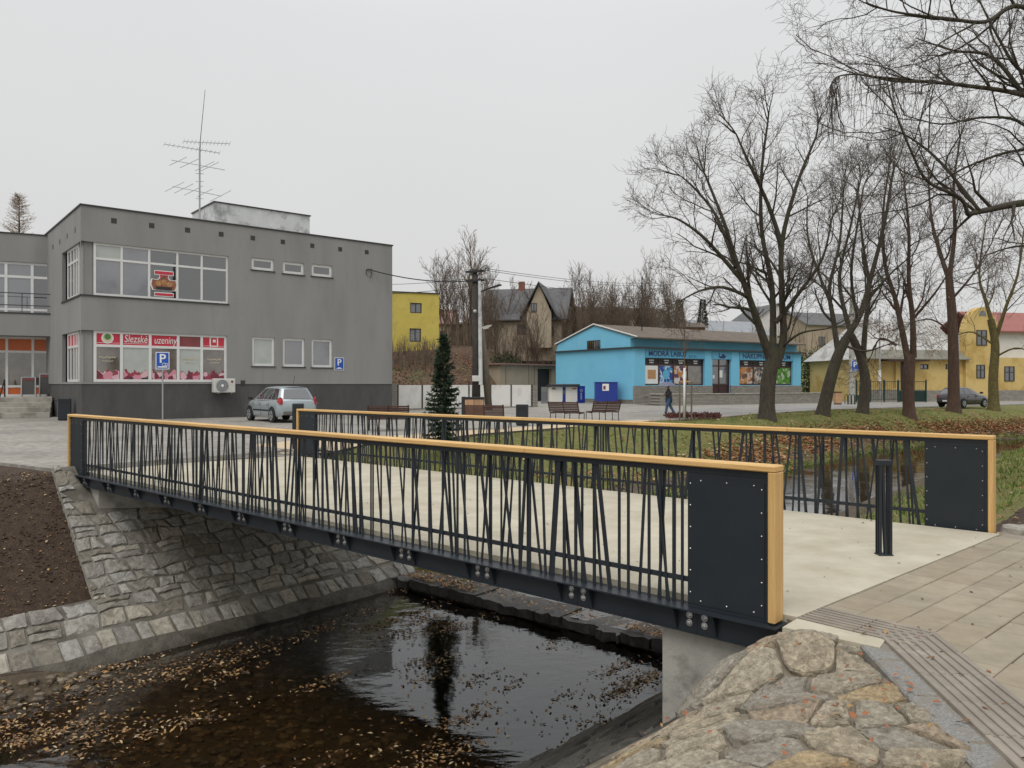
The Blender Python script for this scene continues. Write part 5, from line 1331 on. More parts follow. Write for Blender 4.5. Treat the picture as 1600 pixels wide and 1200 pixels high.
def tree(label, base_px, limbs, seed, P, mats=None, group='row of bare trees along the stream', name='bare_tree', z=0., depth=None):
    """limbs: list of (r0, r1, [(px, py, depth offset), ...]) traced from the photograph; the first is the trunk"""
    rg = random.Random(seed); base = G(base_px[0], base_px[1]) if depth is None else D(base_px[0], base_px[1], depth); dep = base.y
    base.z = tz(base.x, base.y, False) - .05
    t = thing(name, label, 'tree', base, 0, group); big = MB(); fine = MB()
    for li, (r0, r1, pp) in enumerate(limbs):
        pts = [D(a_, b_, dep + c_) - base for a_, b_, c_ in pp]
        if li == 0: pts[0] = Vector((0, 0, -.1))
        line = smooth_line(pts, 4); n = len(line)
        rad = [r0 + (r1 - r0) * i / (n - 1) for i in range(n)]
        if li == 0: rad[0] *= 1.35; rad[1] *= 1.12
        if li == 0 and P.t0[0] > .29 and len(limbs) > 1:
            big.tube(line, rad, 12, cap=False)
        else:
            big.tube(line, rad, 10, cap=False)
            L_ = sum((line[i + 1] - line[i]).length for i in range(n - 1)); cnt = int(L_ * P.dens[0])
            for k in range(cnt):
                tt = .22 + .78 * (k + rg.random()) / cnt; tt = min(tt, .985); p, tg = pt_at(line, tt); d_ = rot_dir(tg, radians(rg.uniform(*P.ang)), rg.uniform(0, 2 * pi)); d_.z += P.up[0]
                rr = max(.02, min(P.rmax[0], (r0 + (r1 - r0) * tt) * rg.uniform(.35, .6))); l_ = P.len[0] * rg.uniform(.55, 1.2) * (1.1 - .4 * tt)
                branch(big, fine, wiggle(p, d_, l_, 5, rg, P.curl, P.up[1] * .3), rr, rr * .35, 1, rg, P)
            p, tg = pt_at(line, 1.0)
            for k in range(3): branch(big, fine, wiggle(p, rot_dir(tg, radians(rg.uniform(8, 30)), rg.uniform(0, 6.3)), P.len[1] * 1.1, 5, rg, P.curl, .03), max(r1 * .8, .015), .01, 1, rg, P)
    mats = mats or (K['bark'], K['twig'])
    big.build('trunk', mats[0], t, smooth=True, fixn=False); fine.build('crown', mats[1], t, smooth=True, fixn=False)
    return t
Pm = params(4, dens=(1.3, 2.1, 3.2, 3.8), ln=(2.7, 1.7, 1.0, .6), rmin=.0078)
Pl = params(4, dens=(1.15, 1.9, 3.0, 3.4), ln=(2.7, 1.7, 1.0, .6), rmin=.0075)
tree('tallest bare tree in front of the blue shop, forking low into three stems', (1198, 653), [
    (.40, .33, [(1198, 653, 0), (1200, 600, 0), (1207, 562, 0), (1205, 545, 0)]),
    (.24, .05, [(1203, 560, 0), (1190, 522, -.2), (1172, 470, -.4), (1152, 415, -.8), (1130, 345, -1.0), (1100, 270, -.6)]),
    (.20, .05, [(1207, 555, 0), (1208, 500, .4), (1205, 440, .8), (1190, 360, 1.2), (1190, 270, 1.0), (1200, 190, .8)]),
    (.23, .05, [(1212, 575, 0), (1224, 530, .0), (1222, 470, -.3), (1222, 380, -.6), (1245, 290, -.8), (1275, 215, -1.0)]),
    (.13, .04, [(1222, 385, -.6), (1200, 320, -.8), (1170, 255, -1.2), (1150, 210, -1.4)]),
    (.13, .03, [(1212, 505, -.2), (1246, 462, -.5), (1285, 405, -1.0), (1300, 340, -1.2)]),
    (.12, .03, [(1160, 440, -.6), (1130, 405, -.9), (1095, 368, -1.2), (1062, 345, -1.0), (1040, 338, -.6)]),
    (.10, .03, [(1170, 465, -.4), (1130, 450, -1.6), (1095, 455, -2.4), (1065, 470, -2.8)]),
    (.10, .03, [(1150, 420, -.8), (1120, 340, .6), (1085, 295, 1.4), (1062, 275, 1.6)]),
    (.08, .03, [(1220, 545, 0), (1250, 522, -1), (1290, 515, -2)])], 31, Pm)
tree('bare tree leaning right with a forked leaning trunk, second from the blue shop', (1284, 648), [
    (.36, .26, [(1284, 648, 0), (1296, 600, 0), (1308, 560, 0), (1322, 530, 0)]),
    (.17, .04, [(1310, 555, 0), (1302, 500, .3), (1296, 450, .6), (1312, 380, .8), (1318, 300, .8)]),
    (.20, .05, [(1320, 532, 0), (1345, 490, -.4), (1362, 430, -.7), (1382, 350, -1.0), (1395, 270, -1.2)]),
    (.10, .03, [(1300, 480, .4), (1280, 430, 1.2), (1262, 370, 1.8), (1262, 310, 2.0)]),
    (.10, .03, [(1340, 500, -.4), (1330, 430, -1.4), (1340, 350, -2.0), (1350, 290, -2.2)]),
    (.08, .025, [(1318, 540, 0), (1350, 550, -1), (1385, 540, -2)])], 32, Pl)
tree('bare tree with a slightly bowed trunk, third from the blue shop', (1347, 645), [
    (.33, .22, [(1347, 645, 0), (1352, 600, 0), (1345, 560, 0), (1330, 525, 0)]),
    (.16, .04, [(1332, 530, 0), (1318, 480, .3), (1312, 430, .6), (1330, 350, .6), (1345, 280, .6)]),
    (.18, .04, [(1348, 570, 0), (1352, 510, -.3), (1358, 450, -.6), (1348, 380, -.8), (1340, 300, -1.0)]),
    (.09, .03, [(1356, 470, -.5), (1390, 430, -1), (1425, 400, -1.5)]),
    (.08, .025, [(1322, 490, .2), (1290, 455, 1), (1262, 430, 1.6)])], 33, Pl)
tree('bare tree with twin upright stems, fourth from the blue shop', (1421, 644), [
    (.36, .26, [(1421, 644, 0), (1419, 610, 0), (1420, 575, 0), (1424, 555, 0)]),
    (.20, .04, [(1419, 565, 0), (1408, 510, .2), (1398, 465, .4), (1382, 410, .8), (1380, 330, 1.0), (1390, 260, 1.0)]),
    (.20, .04, [(1427, 560, 0), (1426, 500, -.2), (1420, 440, -.4), (1420, 360, -.6), (1412, 280, -.6)]),
    (.09, .03, [(1426, 500, 0), (1460, 460, -1), (1480, 430, -1.6)]),
    (.08, .025, [(1400, 540, 0), (1375, 530, 1), (1360, 560, 1.6)])], 34, Pl, (K['bark_red'], K['twig']))
tree('bare tree with one straight reddish trunk beside the grey car', (1490, 641), [
    (.38, .20, [(1490, 641, 0), (1490, 580, 0), (1488, 500, 0), (1484, 450, 0), (1482, 420, 0)]),
    (.17, .04, [(1484, 440, 0), (1470, 400, .4), (1455, 340, .8), (1450, 260, .8)]),
    (.16, .04, [(1484, 430, 0), (1492, 360, -.3), (1490, 290, -.6), (1500, 220, -.8)]),
    (.09, .03, [(1486, 470, 0), (1520, 430, -1), (1550, 380, -1.4)]),
    (.08, .025, [(1488, 520, 0), (1455, 500, 1), (1425, 505, 1.5)])], 35, Pm, (K['bark_red'], K['twig']))
tree('knobbly bare tree with yellow green bark, right of the grey car', (1553, 639), [
    (.34, .22, [(1553, 639, 0), (1552, 590, 0), (1555, 540, 0), (1548, 500, 0)]),
    (.15, .04, [(1550, 505, 0), (1540, 470, .3), (1530, 430, .6), (1540, 350, .8)]),
    (.14, .04, [(1556, 530, 0), (1572, 480, -.4), (1590, 430, -.8), (1600, 360, -1)]),
    (.08, .025, [(1553, 540, 0), (1520, 520, 1), (1495, 525, 1.6)]),
    (.08, .025, [(1553, 560, 0), (1585, 545, -1), (1610, 550, -1.4)])], 36, Pm, (mat('bark_lichen', (.07, .055, .025), (.16, .13, .04), 6, .95, .9, 40), K['twig_brown']))
# near tree off the right edge; its limbs hang into the picture
Pn = params(4, dens=(1.5, 2.6, 4.2, 4.8), ln=(1.9, 1.2, .7, .45), rmin=.0036, up=(.08, .06, -.03, -.12, -.15, 0), curl=.2)
nb = (1800, 700); nd = 16.5
rg = random.Random(77)
base = D(1815, 680, nd); base.z = tz(base.x, base.y, False) - .05
nt_ = thing('bare_tree', 'big bare tree at the right edge with branches reaching into the sky', 'tree', base, 0, 'row of bare trees along the stream')
big = MB(); fine = MB()
def limb(r0, r1, pp, dens=1.5, sub=True, t0=.05):
    line = smooth_line([D(a_, b_, c_) - base for a_, b_, c_ in pp], 5); n = len(line); big.tube(line, [.8 * (r0 + (r1 - r0) * i / (n - 1)) for i in range(n)], 9, cap=True)
    L_ = sum((line[i + 1] - line[i]).length for i in range(n - 1)); cnt = int(L_ * dens)
    for k in range(cnt):
        tt = min(.98, t0 + (1 - t0) * (k + rg.random()) / cnt); p, tg = pt_at(line, tt); d_ = rot_dir(tg, radians(rg.uniform(25, 60)), rg.uniform(0, 6.3)); d_.z += .12
        rr = max(.012, min(.04, (r0 + (r1 - r0) * tt) * .5)); branch(big, fine, wiggle(p, d_, Pn.len[0] * rg.uniform(.5, 1.1), 5, rg, .2, .04), rr, .007, 1, rg, Pn)
    return line
big.tube([Vector((0, 0, -.1)), Vector((0, 0, 2)), Vector((-.1, 0, 4)), Vector((.0, 0, 6.5)), Vector((.15, .1, 9.5)), Vector((.2, .1, 13))], [.45, .36, .32, .27, .2, .08], 14, cap=False)
limb(.12, .055, [(1800, 350, 16.5), (1700, 310, 15.5), (1600, 318, 15), (1548, 328, 14.8), (1512, 336, 14.7)], 1.2, t0=.3)
limb(.05, .012, [(1512, 336, 14.7), (1500, 310, 14.6), (1450, 285, 14.4), (1425, 240, 14.2), (1395, 165, 14.0), (1385, 120, 14)], 2.6)
limb(.045, .012, [(1530, 330, 14.7), (1470, 255, 15.2), (1420, 215, 15.4), (1380, 200, 15.4)], 2.4)
limb(.09, .02, [(1810, 230, 16.5), (1700, 190, 16), (1600, 150, 15.6), (1510, 135, 15.4), (1440, 128, 15.2), (1360, 120, 15)], 2.2)
limb(.08, .015, [(1810, 160, 16.5), (1700, 95, 15.5), (1600, 12, 15), (1540, 35, 14.8), (1480, 30, 14.6), (1400, 20, 14.5), (1352, 5, 14.5)], 2.4)
limb(.08, .015, [(1810, 120, 16.5), (1690, 140, 16.5), (1600, 115, 16.5), (1560, 60, 16.4), (1520, -20, 16.4)], 2.2)
limb(.07, .015, [(1812, 280, 16.5), (1700, 250, 17), (1600, 235, 17.4), (1510, 262, 17.6), (1450, 300, 17.8)], 2.2)
limb(.06, .015, [(1812, 420, 16.5), (1700, 400, 17), (1600, 385, 17.4), (1540, 400, 17.6)], 1.8)
limb(.06, .012, [(1600, 150, 15.6), (1550, 90, 16), (1490, 80, 16.2), (1430, 60, 16.3)], 2.4)
limb(.05, .012, [(1640, 235, 17), (1590, 190, 17.2), (1530, 185, 17.4), (1470, 195, 17.5), (1410, 180, 17.6)], 2.4)
wl = limb(.035, .008, [(1460, 128, 15.2), (1400, 128, 15.1), (1345, 118, 15), (1310, 120, 14.9), (1297, 135, 14.9)], 1.0)
for k in range(70):
    p, tg = pt_at(wl, rg.uniform(.12, 1)); l_ = rg.uniform(.35, 1.35); q = p.copy(); pts = [p]
    for j in range(4): q = q + Vector((rg.gauss(0, .03), rg.gauss(0, .04), -l_ / 4)); pts.append(q)
    fine.tube(pts, [.006, .005, .005, .004, .004], 3, cap=False)
big.build('trunk', K['bark'], nt_, smooth=True, fixn=False); fine.build('crown', K['twig'], nt_, smooth=True, fixn=False)
# larch behind the wing
lb = D(30, 420, 62); lb.z = 0
lt = thing('larch_tree', 'pale brown conical bare larch behind the grey building wing', 'tree', lb)
tr = MB(); cr = MB(); rg = random.Random(3); H_ = D(30, 305, 62).z
tr.tube([(0, 0, 0), (0, 0, H_ * .6), (0, 0, H_)], [.25, .13, .02], 8)
for k in range(420):
    z = H_ * (.35 + .64 * rg.random() ** .8); r_ = (H_ - z) * .42 + .35; a_ = rg.uniform(0, 6.3); p = Vector((0, 0, z)); dv = Vector((cos(a_), sin(a_), .25)); L_ = r_ * rg.uniform(.7, 1.1)
    pts = wiggle(p, dv, L_, 4, rg, .08, .05); cr.tube(pts, [.02, .016, .012, .01, .008], 3, cap=False)
    for j in range(6):
        q, tg = pt_at(pts, rg.uniform(.2, 1)); cr.tube([q, q + Vector((rg.gauss(0, .15), rg.gauss(0, .15), rg.uniform(-.1, .3)))], [.010, .006], 3, cap=False)
tr.build('trunk', K['bark'], lt); cr.build('crown', K['twig_pale'], lt, fixn=False)

# thicket on the slope: individual sapling trees in front, the rest as one mass
Ps = params(3, dens=(2.0, 2.4, 2.6), ln=(2.6, 1.3, .6), up=(.3, .28, .15, .1, 0, 0), ang=(24, 50), rmin=.012, curl=.1)
rg = random.Random(13)
def sapling_into(big, fine, H_, rg, o=Vector((0, 0, 0)), P=Ps):
    line = [o + v for v in wiggle(Vector((0, 0, -.1)), Vector((rg.gauss(0, .07), rg.gauss(0, .07), 1)), H_, 6, rg, .05, .03)]
    branch(big, fine, line, .035 + .008 * H_, .012, 0, rg, P)
protos = []
for k in range(5):
    b_, f_ = MB(), MB(); r2 = random.Random(100 + k)
    for j in range(r2.choice((1, 2, 3))): sapling_into(b_, f_, 5.5 + r2.random() * 2.5, r2, Vector((r2.gauss(0, .3), r2.gauss(0, .3), 0)))
    protos.append((b_.mesh('trunk', K['twig_brown'], True), f_.mesh('crown', K['twig_brown'], True)))
for k in range(72):
    px = rg.uniform(690, 1075); dep = rg.uniform(80, 97) if px < 900 else rg.uniform(86, 104); x = (px - 800) / F * dep; me = protos[k % 5]; s_ = rg.uniform(.75, 1.35)
    if px < 740: dep = rg.uniform(86, 95); x = (px - 800) / F * dep
    o = thing('bare_sapling', 'slender bare sapling in the thicket on the slope', 'tree', (x, dep, tz(x, dep)), rg.uniform(0, 6.3), 'bare saplings on the slope')
    o.scale = (s_, s_, s_ * rg.uniform(.9, 1.25)); link('trunk', me[0], o); link('crown', me[1], o)
b_ = MB(); Pq = params(2, dens=(1.2, 1.6), ln=(1.1, .5), up=(.5, .3, .1, 0, 0, 0), ang=(18, 45), rmin=.011, curl=.12)
for k in range(900):
    px = rg.uniform(610, 1110); 
    if px < 700: dep = rg.uniform(70, 76); H_ = rg.uniform(.5, 1.6)
    else: dep = rg.uniform(79, 100); H_ = rg.uniform(1.2, 3.6)
    x = (px - 800) / F * dep; sapling_into(b_, b_, H_, rg, Vector((x, dep, tz(x, dep))), Pq)
tag(b_.build('shrub_thicket', K['twig_brown'], fixn=False), 'dense brown bare shrubs covering the slope behind the shop', kind='stuff')
b_ = MB()
for k in range(260):
    px = rg.uniform(1090, 1650); dep = rg.uniform(105, 150); x = (px - 800) / F * dep; sapling_into(b_, b_, rg.uniform(2, 6), rg, Vector((x, dep, tz(x, dep) if dep < 300 else 5)), Pq)
tag(b_.build('distant_wood', K['twig_brown'], fixn=False), 'bare brown undergrowth behind the houses on the right', kind='stuff')

# ------------------------------------------------------------------ evergreens
def leafcard(mbx, p, dr_, L_, W_, rg):
    s_ = dr_.cross(Vector((rg.gauss(0, 1), rg.gauss(0, 1), rg.gauss(0, 1))))
    if s_.length < 1e-4: return
    s_ = s_.normalized() * W_ / 2; n = len(mbx.v); q = p + dr_ * L_; m_ = p + dr_ * L_ * .5
    mbx.v += [tuple(p), tuple(m_ + s_), tuple(q), tuple(m_ - s_)]; mbx.f.append((n, n + 1, n + 2, n + 3)); mbx.m.append(0)
K['needle'] = mat('needle', (.014, .030, .015), (.045, .075, .035), 2.5, .7)
K['hedge'] = mat('hedge', (.016, .028, .012), (.04, .06, .022), 1.5, .8)
sb = G(693, 691); H_ = D(693, 529, sb.y).z
sp = thing('spruce_tree', 'small dark green spruce tree behind the far railing', 'tree', (sb.x, sb.y, -.02))
rg = random.Random(8); tr = MB(); cr = MB(); tr.tube([(0, 0, -.1), (0, 0, H_ * .97)], [.05, .01], 8)
z = .12
while z < H_ * .99:
    f_ = 1 - z / H_; R_ = .07 + .50 * f_ ** .85; n = int(7 + 6 * f_)
    for k in range(n):
        a_ = rg.uniform(0, 6.3); L_ = R_ * rg.uniform(.5, 1.3); pts = [Vector((0, 0, z))]
        for j in range(1, 6): t = j / 5; pts.append(Vector((cos(a_) * L_ * t, sin(a_) * L_ * t, z + .05 - .22 * f_ * t + .12 * t * t * t + rg.gauss(0, .008))))
        tr.tube(pts, [.012, .01, .008, .007, .006, .004], 3, cap=False)
        for j in range(int(34 + 120 * L_)):
            t = rg.uniform(.12, 1); p, tg = pt_at(pts, t); side = rot_dir(tg, radians(rg.uniform(25, 60)), rg.uniform(0, 6.3)); side.z -= .1
            leafcard(cr, p, side.normalized(), rg.uniform(.06, .13), .03, rg)
    z += .10 + .05 * f_
tr.build('trunk', K['bark'], sp, fixn=False); cr.build('crown', K['needle'], sp, fixn=False)
def bush(name, label, c, rx, ry, rz_, n, m, lw=.14, seed=1, group=None, cat='shrub'):
    rg = random.Random(seed); t = thing(name, label, cat, c, 0, group); cr = MB(); st_ = MB()
    for k in range(7): a_ = rg.uniform(0, 6.3); st_.tube([(0, 0, 0), (cos(a_) * rx * .4, sin(a_) * ry * .4, rz_ * .9)], [.05, .02], 4)
    for k in range(n):
        d_ = Vector((rg.gauss(0, 1), rg.gauss(0, 1), rg.gauss(0, 1))).normalized(); r_ = rg.uniform(.55, 1.0) * (1 + .22 * noise.noise(d_ * 2.2 + Vector((seed, 0, 0))))
        p = Vector((d_.x * rx * r_, d_.y * ry * r_, max(0.02, rz_ + d_.z * rz_ * r_))); leafcard(cr, p, (d_ + Vector((rg.gauss(0, .5), rg.gauss(0, .5), rg.gauss(0, .5)))).normalized(), lw * rg.uniform(.6, 1.3), lw * .6, rg)
    st_.build('stem', K['bark'], t); cr.build('crown', m, t, fixn=False); return t
for k, (px, py, dep, rx, rz_) in enumerate(((1262, 622, 84, 2.0, 2.6), (1284, 622, 85, 2.3, 2.9), (1310, 622, 86, 2.2, 2.4))):
    c = D(px, py, dep); c.z = 0; bush('evergreen_bush', ('dark evergreen bush beside the end of the blue shop', 'tallest dark evergreen bush right of the blue shop', 'dark evergreen bush behind the leaning tree')[k], c, rx, 1.6, rz_, 2600, K['hedge'], .22, k + 2, 'evergreens beside the blue shop')
for k, (px, py, dep) in enumerate(((790, 562, 80), (806, 558, 82), (1140, 527, 100), (1120, 528, 100))):
    c = D(px, py, dep); bush('evergreen_bush', ('dark evergreen bush behind the garage roof', 'dark evergreen bush right behind the garage roof ridge', 'dark conifer clump above the blue shop roof', 'smaller dark conifer clump above the blue shop roof')[k], (c.x, c.y, tz(c.x, c.y)), 2.0 if k < 2 else 2.4, 1.4, 1.8 if k < 2 else 1.5, 1500, K['hedge'], .24, k + 20, 'evergreens behind the roofs')
for k, px in enumerate((1062, 1098)):
    c = D(px, 500, 116); t = thing('conifer_tree', ('narrow dark conifer left above the blue shop', 'narrow dark conifer right above the blue shop')[k], 'tree', (c.x, c.y, tz(c.x, c.y))); cr = MB(); rg = random.Random(k); H_ = D(px, 470, 116).z - tz(c.x, c.y)
    for j in range(1800): z = H_ * rg.random() ** 1.2; r_ = (H_ - z) * .13 + .2; a_ = rg.uniform(0, 6.3); leafcard(cr, Vector((cos(a_) * r_ * rg.random() ** .5, sin(a_) * r_ * rg.random() ** .5, z)), Vector((cos(a_), sin(a_), .3)).normalized(), .35, .2, rg)
    m_ = MB(); m_.tube([(0, 0, 0), (0, 0, H_ * .95)], [.15, .03], 6); m_.build('trunk', K['bark'], t); cr.build('crown', K['hedge'], t, fixn=False)

# ------------------------------------------------------------------ cars
def car(label, base, rz, L_, W_, paint, mpv, group='cars in the square'):
    t = thing('parked_car', label, 'car', base, rz, group)      # local: x from rear (0) to front (L), y left +, z up
    if mpv:
        st_ = [(0, .74, .93, .40), (.05, .83, .97, .30), (.35, .89, 1.0, .24), (1.2, .905, .98, .20), (2.6, .905, .95, .20), (3.35, .89, .95, .21), (3.8, .84, .87, .24), (4.12, .72, .76, .28), (4.26, .55, .66, .36)]
        gh = dict(b0=.10, b1=3.55, t0=.42, t1=2.55, wb=.845, wt=.63, zr=1.60, belt=(.96, .96)); wh = (.78, 3.42); rw = .32
    else:
        st_ = [(0, .70, .86, .40), (.05, .78, .92, .28), (.35, .83, .95, .22), (1.2, .845, .93, .19), (2.5, .845, .90, .19), (3.2, .83, .88, .20), (3.65, .78, .78, .23), (3.95, .66, .66, .28), (4.03, .5, .58, .36)]
        gh = dict(b0=.08, b1=3.15, t0=.50, t1=2.15, wb=.79, wt=.58, zr=1.47, belt=(.91, .89)); wh = (.68, 3.17); rw = .30
    def sec(s_):
        x, w_, zt, zb = s_; h_ = zt - zb
        r = [(w_ * .90, zb), (w_ * .985, zb + .12 * h_), (w_ * 1.0, zb + .42 * h_), (w_ * .995, zb + .68 * h_), (w_ * .955, zb + .94 * h_), (w_ * .90, zt), (w_ * .5, zt + .02), (0, zt + .025)]
        return [(x, y, z) for y, z in r] + [(x, -y, z) for y, z in r[-2::-1]]
    m_ = MB(); rings = [sec(s_) for s_ in st_]; n = len(rings[0])
    for r in rings: m_.v += r
    for i in range(len(rings) - 1):
        for j in range(n - 1): m_.f.append((i * n + j, i * n + j + 1, (i + 1) * n + j + 1, (i + 1) * n + j)); m_.m.append(0)
    m_.f.append(tuple(range(n))); m_.m.append(0); m_.f.append(tuple((len(rings) - 1) * n + j for j in range(n))[::-1]); m_.m.append(0)
    m_.build('body', paint, t, smooth=True)
    # greenhouse
    def gring(f_):
        x0 = gh['b0'] + (gh['t0'] - gh['b0']) * f_; x1 = gh['b1'] + (gh['t1'] - gh['b1']) * f_ ** .85; w_ = gh['wb'] + (gh['wt'] - gh['wb']) * f_ ** 1.3; zr_c = gh['zr']
        o = []
        N = 10
        for k in range(N + 1):
            u = k / N; x = x0 + (x1 - x0) * u; bow = 1 - .10 * (2 * u - 1) ** 4 - (.10 * max(0, u - .6) / .4 if True else 0)
            zb = gh['belt'][0] + (gh['belt'][1] - gh['belt'][0]) * u; zt = zr_c - .07 * (u - .45) ** 2 * 4 - .035
            o.append((x, w_ * bow, zb + (zt - zb) * f_))
        return o
    lv = [gring(f_) for f_ in (0, .35, .7, .92, 1.0)]
    m_ = MB(); rr = []
    for o in lv: rr.append(o + [(x, -y, z) for x, y, z in o[::-1]])
    n = len(rr[0])
    for r in rr: m_.v += r
    for i in range(len(rr) - 1):
        for j in range(n): m_.f.append((i * n + j, i * n + (j + 1) % n, (i + 1) * n + (j + 1) % n, (i + 1) * n + j)); m_.m.append(0)
    o = len(m_.v); top = lv[-1]
    for (x, y, z) in top: m_.v.append((x, y * .5, z + .028)); m_.v.append((x, 0, z + .035)); m_.v.append((x, -y * .5, z + .028))
    b0 = (len(rr) - 1) * n; K_ = len(top)
    for k in range(K_ - 1):
        L0 = [b0 + k, o + 3 * k, o + 3 * k + 1, o + 3 * k + 2, b0 + n - 1 - k]; L1 = [b0 + k + 1, o + 3 * k + 3, o + 3 * k + 4, o + 3 * k + 5, b0 + n - 2 - k]
        for j in range(4): m_.f.append((L0[j], L0[j + 1], L1[j + 1], L1[j])); m_.m.append(0)
    m_.build('roof', paint, t, smooth=True)
    def gp(u, f_, s_, off=.006):
        x0 = gh['b0'] + (gh['t0'] - gh['b0']) * f_; x1 = gh['b1'] + (gh['t1'] - gh['b1']) * f_ ** .85; w_ = gh['wb'] + (gh['wt'] - gh['wb']) * f_ ** 1.3
        bow = 1 - .10 * (2 * u - 1) ** 4 - .10 * max(0, u - .6) / .4; zb = gh['belt'][0] + (gh['belt'][1] - gh['belt'][0]) * u; zt = gh['zr'] - .07 * (u - .45) ** 2 * 4 - .035
        return (x0 + (x1 - x0) * u, s_ * (w_ * bow + off), zb + (zt - zb) * f_)
    def patch(us, fs, fn, name, m):
        a = MB(); nu, nf = len(us), len(fs)
        for u in us:
            for f_ in fs: a.v.append(fn(u, f_))
        for i in range(nu - 1):
            for j in range(nf - 1): a.f.append((i * nf + j, i * nf + j + 1, (i + 1) * nf + j + 1, (i + 1) * nf + j)); a.m.append(0)
        return a.build(name, m, t, smooth=True, fixn=False)
    ff_ = (.10, .35, .6, .80, .90)
    for s_ in (-1, 1):
        for (u0, u1) in ((.08, .26), (.28, .54), (.565, .86)):
            patch([u0 + (u1 - u0) * k / 5 for k in range(6)], ff_, lambda u, f_, s_=s_: gp(u, f_ if u < .75 else f_ * (1 - (u - .75) * .6), s_), 'window', K['glass_dark'])
    def endp(v, f_, front):
        p = gp(1.0 if front else 0.0, f_, 1, 0); return (p[0] + (.008 if front else -.008), p[1] * v, p[2] + .02 * (1 - v * v))
    patch([-.86 + 1.72 * k / 6 for k in range(7)], (.12, .4, .7, .9), lambda v, f_: endp(v, f_, False), 'rear_window', K['glass_dark'])
    patch([-.9 + 1.8 * k / 6 for k in range(7)], (.08, .4, .7, .92), lambda v, f_: endp(v, f_, True), 'windscreen', K['glass_dark'])
    hw = W_ / 2
    for s_ in (-1, 1):
        for x in wh:
            y = s_ * (hw - .085)
            a = MB(); a.lathe([(rw + .055, 0), (rw + .055, .02)], (x, s_ * (hw * 1.0) - .012, rw + .02), 20, 'y'); a.build('wheel_arch', K['black'], t)
            a = MB(); a.lathe([(rw * .7, -.1), (rw * .96, -.1), (rw, -.06), (rw, .06), (rw * .96, .1), (rw * .7, .1)], (x, y + s_ * .015, rw), 22, 'y'); wo_ = a.build('wheel', K['tyre'], t, smooth=False)
            a = MB(); a.lathe([(rw * .68, 0), (rw * .62, -.01 * s_), (.05, -.015 * s_)], (x, y + s_ * .128, rw), 18, 'y'); a.build('rim', K['galv'], wo_)
            for k in range(5):
                an_ = 2 * pi * k / 5 + .3; b2 = MB(); b2.beam((x + cos(an_) * .06, y + s_ * .130, rw + sin(an_) * .06), (x + cos(an_) * rw * .6, y + s_ * .130, rw + sin(an_) * rw * .6), .02, .03); b2.build('spoke', K['dark_trim'], wo_)
        a = MB(); zl = .98 if mpv else .90
        if mpv: a.add([(.02, s_ * .70, .78), (.02, s_ * .80, .80), (.06, s_ * .88, .84), (.22, s_ * .895, .92), (.20, s_ * .87, 1.05), (.06, s_ * .81, 1.12), (.0, s_ * .74, 1.06)], ((0, 1, 2, 3, 4, 5, 6),))
        else: a.add([(.0, s_ * .60, .66), (.02, s_ * .76, .68), (.16, s_ * .83, .74), (.18, s_ * .82, .92), (.06, s_ * .76, .95), (.0, s_ * .62, .93)], ((0, 1, 2, 3, 4, 5),))
        a2 = MB(); a2.add([(p[0] - .015, p[1] + s_ * .008, p[2]) for p in a.v] + [(p[0] + .03, p[1] - s_ * .03, p[2]) for p in a.v], [tuple(range(len(a.v))), tuple(range(2 * len(a.v) - 1, len(a.v) - 1, -1))] + [(k, (k + 1) % len(a.v), len(a.v) + (k + 1) % len(a.v), len(a.v) + k) for k in range(len(a.v))]); a2.build('tail_light', K['tail'], t)
        a = MB(); a.box(gh['b1'] - .62, gh['b1'] - .42, s_ * (hw + .10) - .09, s_ * (hw + .10) + .09, .98, 1.12, bev=.03); a.build('mirror', K['black'], t)
        a = MB(); a.box(1.15, 2.95, s_ * (hw * 1.0) - .012, s_ * (hw * 1.0) + .012, .50, .56); a.build('side_strip', K['black'] if mpv else paint, t)
        for x in (1.1, 2.05):
            a = MB(); a.beam((x, s_ * (hw + .002), .30), (x + .05, s_ * (hw - .005), .88), .006, .012); a.build('door_gap', K['black'], t)
            a = MB(); a.box(x + .12, x + .30, s_ * (hw * .99) - .02, s_ * (hw * .99) + .02, .79, .82); a.build('door_handle', paint, t)
    a = MB(); a.box(-.04, .06, -.70, .70, .34, .52, bev=.03); a.build('rear_bumper', K['bumper'] if mpv else K['black'], t)
    a = MB(); a.box(-.055, -.042, -.26, .26, .42, .53); a.build('number_plate', K['white_paint'], t)
    if mpv:
        a = MB(); a.tube([(.62, 0, 1.585), (.45, 0, 2.05)], .008, 5); a.build('aerial', K['black'], t)
    return t
K['tail'] = mat('tail', (.35, .02, .025), rough=.2); K['bumper'] = mat('bumper', (.13, .12, .11), rough=.6)
K['paint_silver'] = mat('paint_silver', (.33, .38, .40), (.36, .41, .43), 1, .28, metal=.25, coat=.6); K['paint_grey'] = mat('paint_grey', (.055, .055, .06), (.065, .065, .07), 1, .25, metal=.3, coat=.7)
hd = Vector((-.63, .777)); rl_ = G(427, 661.5); left = Vector((-hd.y, hd.x)); b_ = Vector((rl_.x, rl_.y)) - hd * .78 - left * .83
car('silver hatchback people carrier parked before the grey building, rear towards us', (b_.x, b_.y, 0), atan2(hd.y, hd.x), 4.26, 1.81, K['paint_silver'], True)
hd = Vector((.88, .475)).normalized(); left = Vector((-hd.y, hd.x)); rr_ = G(1504, 638.0); b_ = Vector((rr_.x, rr_.y)) - hd * .68 + left * .75
car('dark grey hatchback on the road behind a tree trunk', (b_.x, b_.y, .006), atan2(hd.y, hd.x), 4.03, 1.69, K['paint_grey'], False)

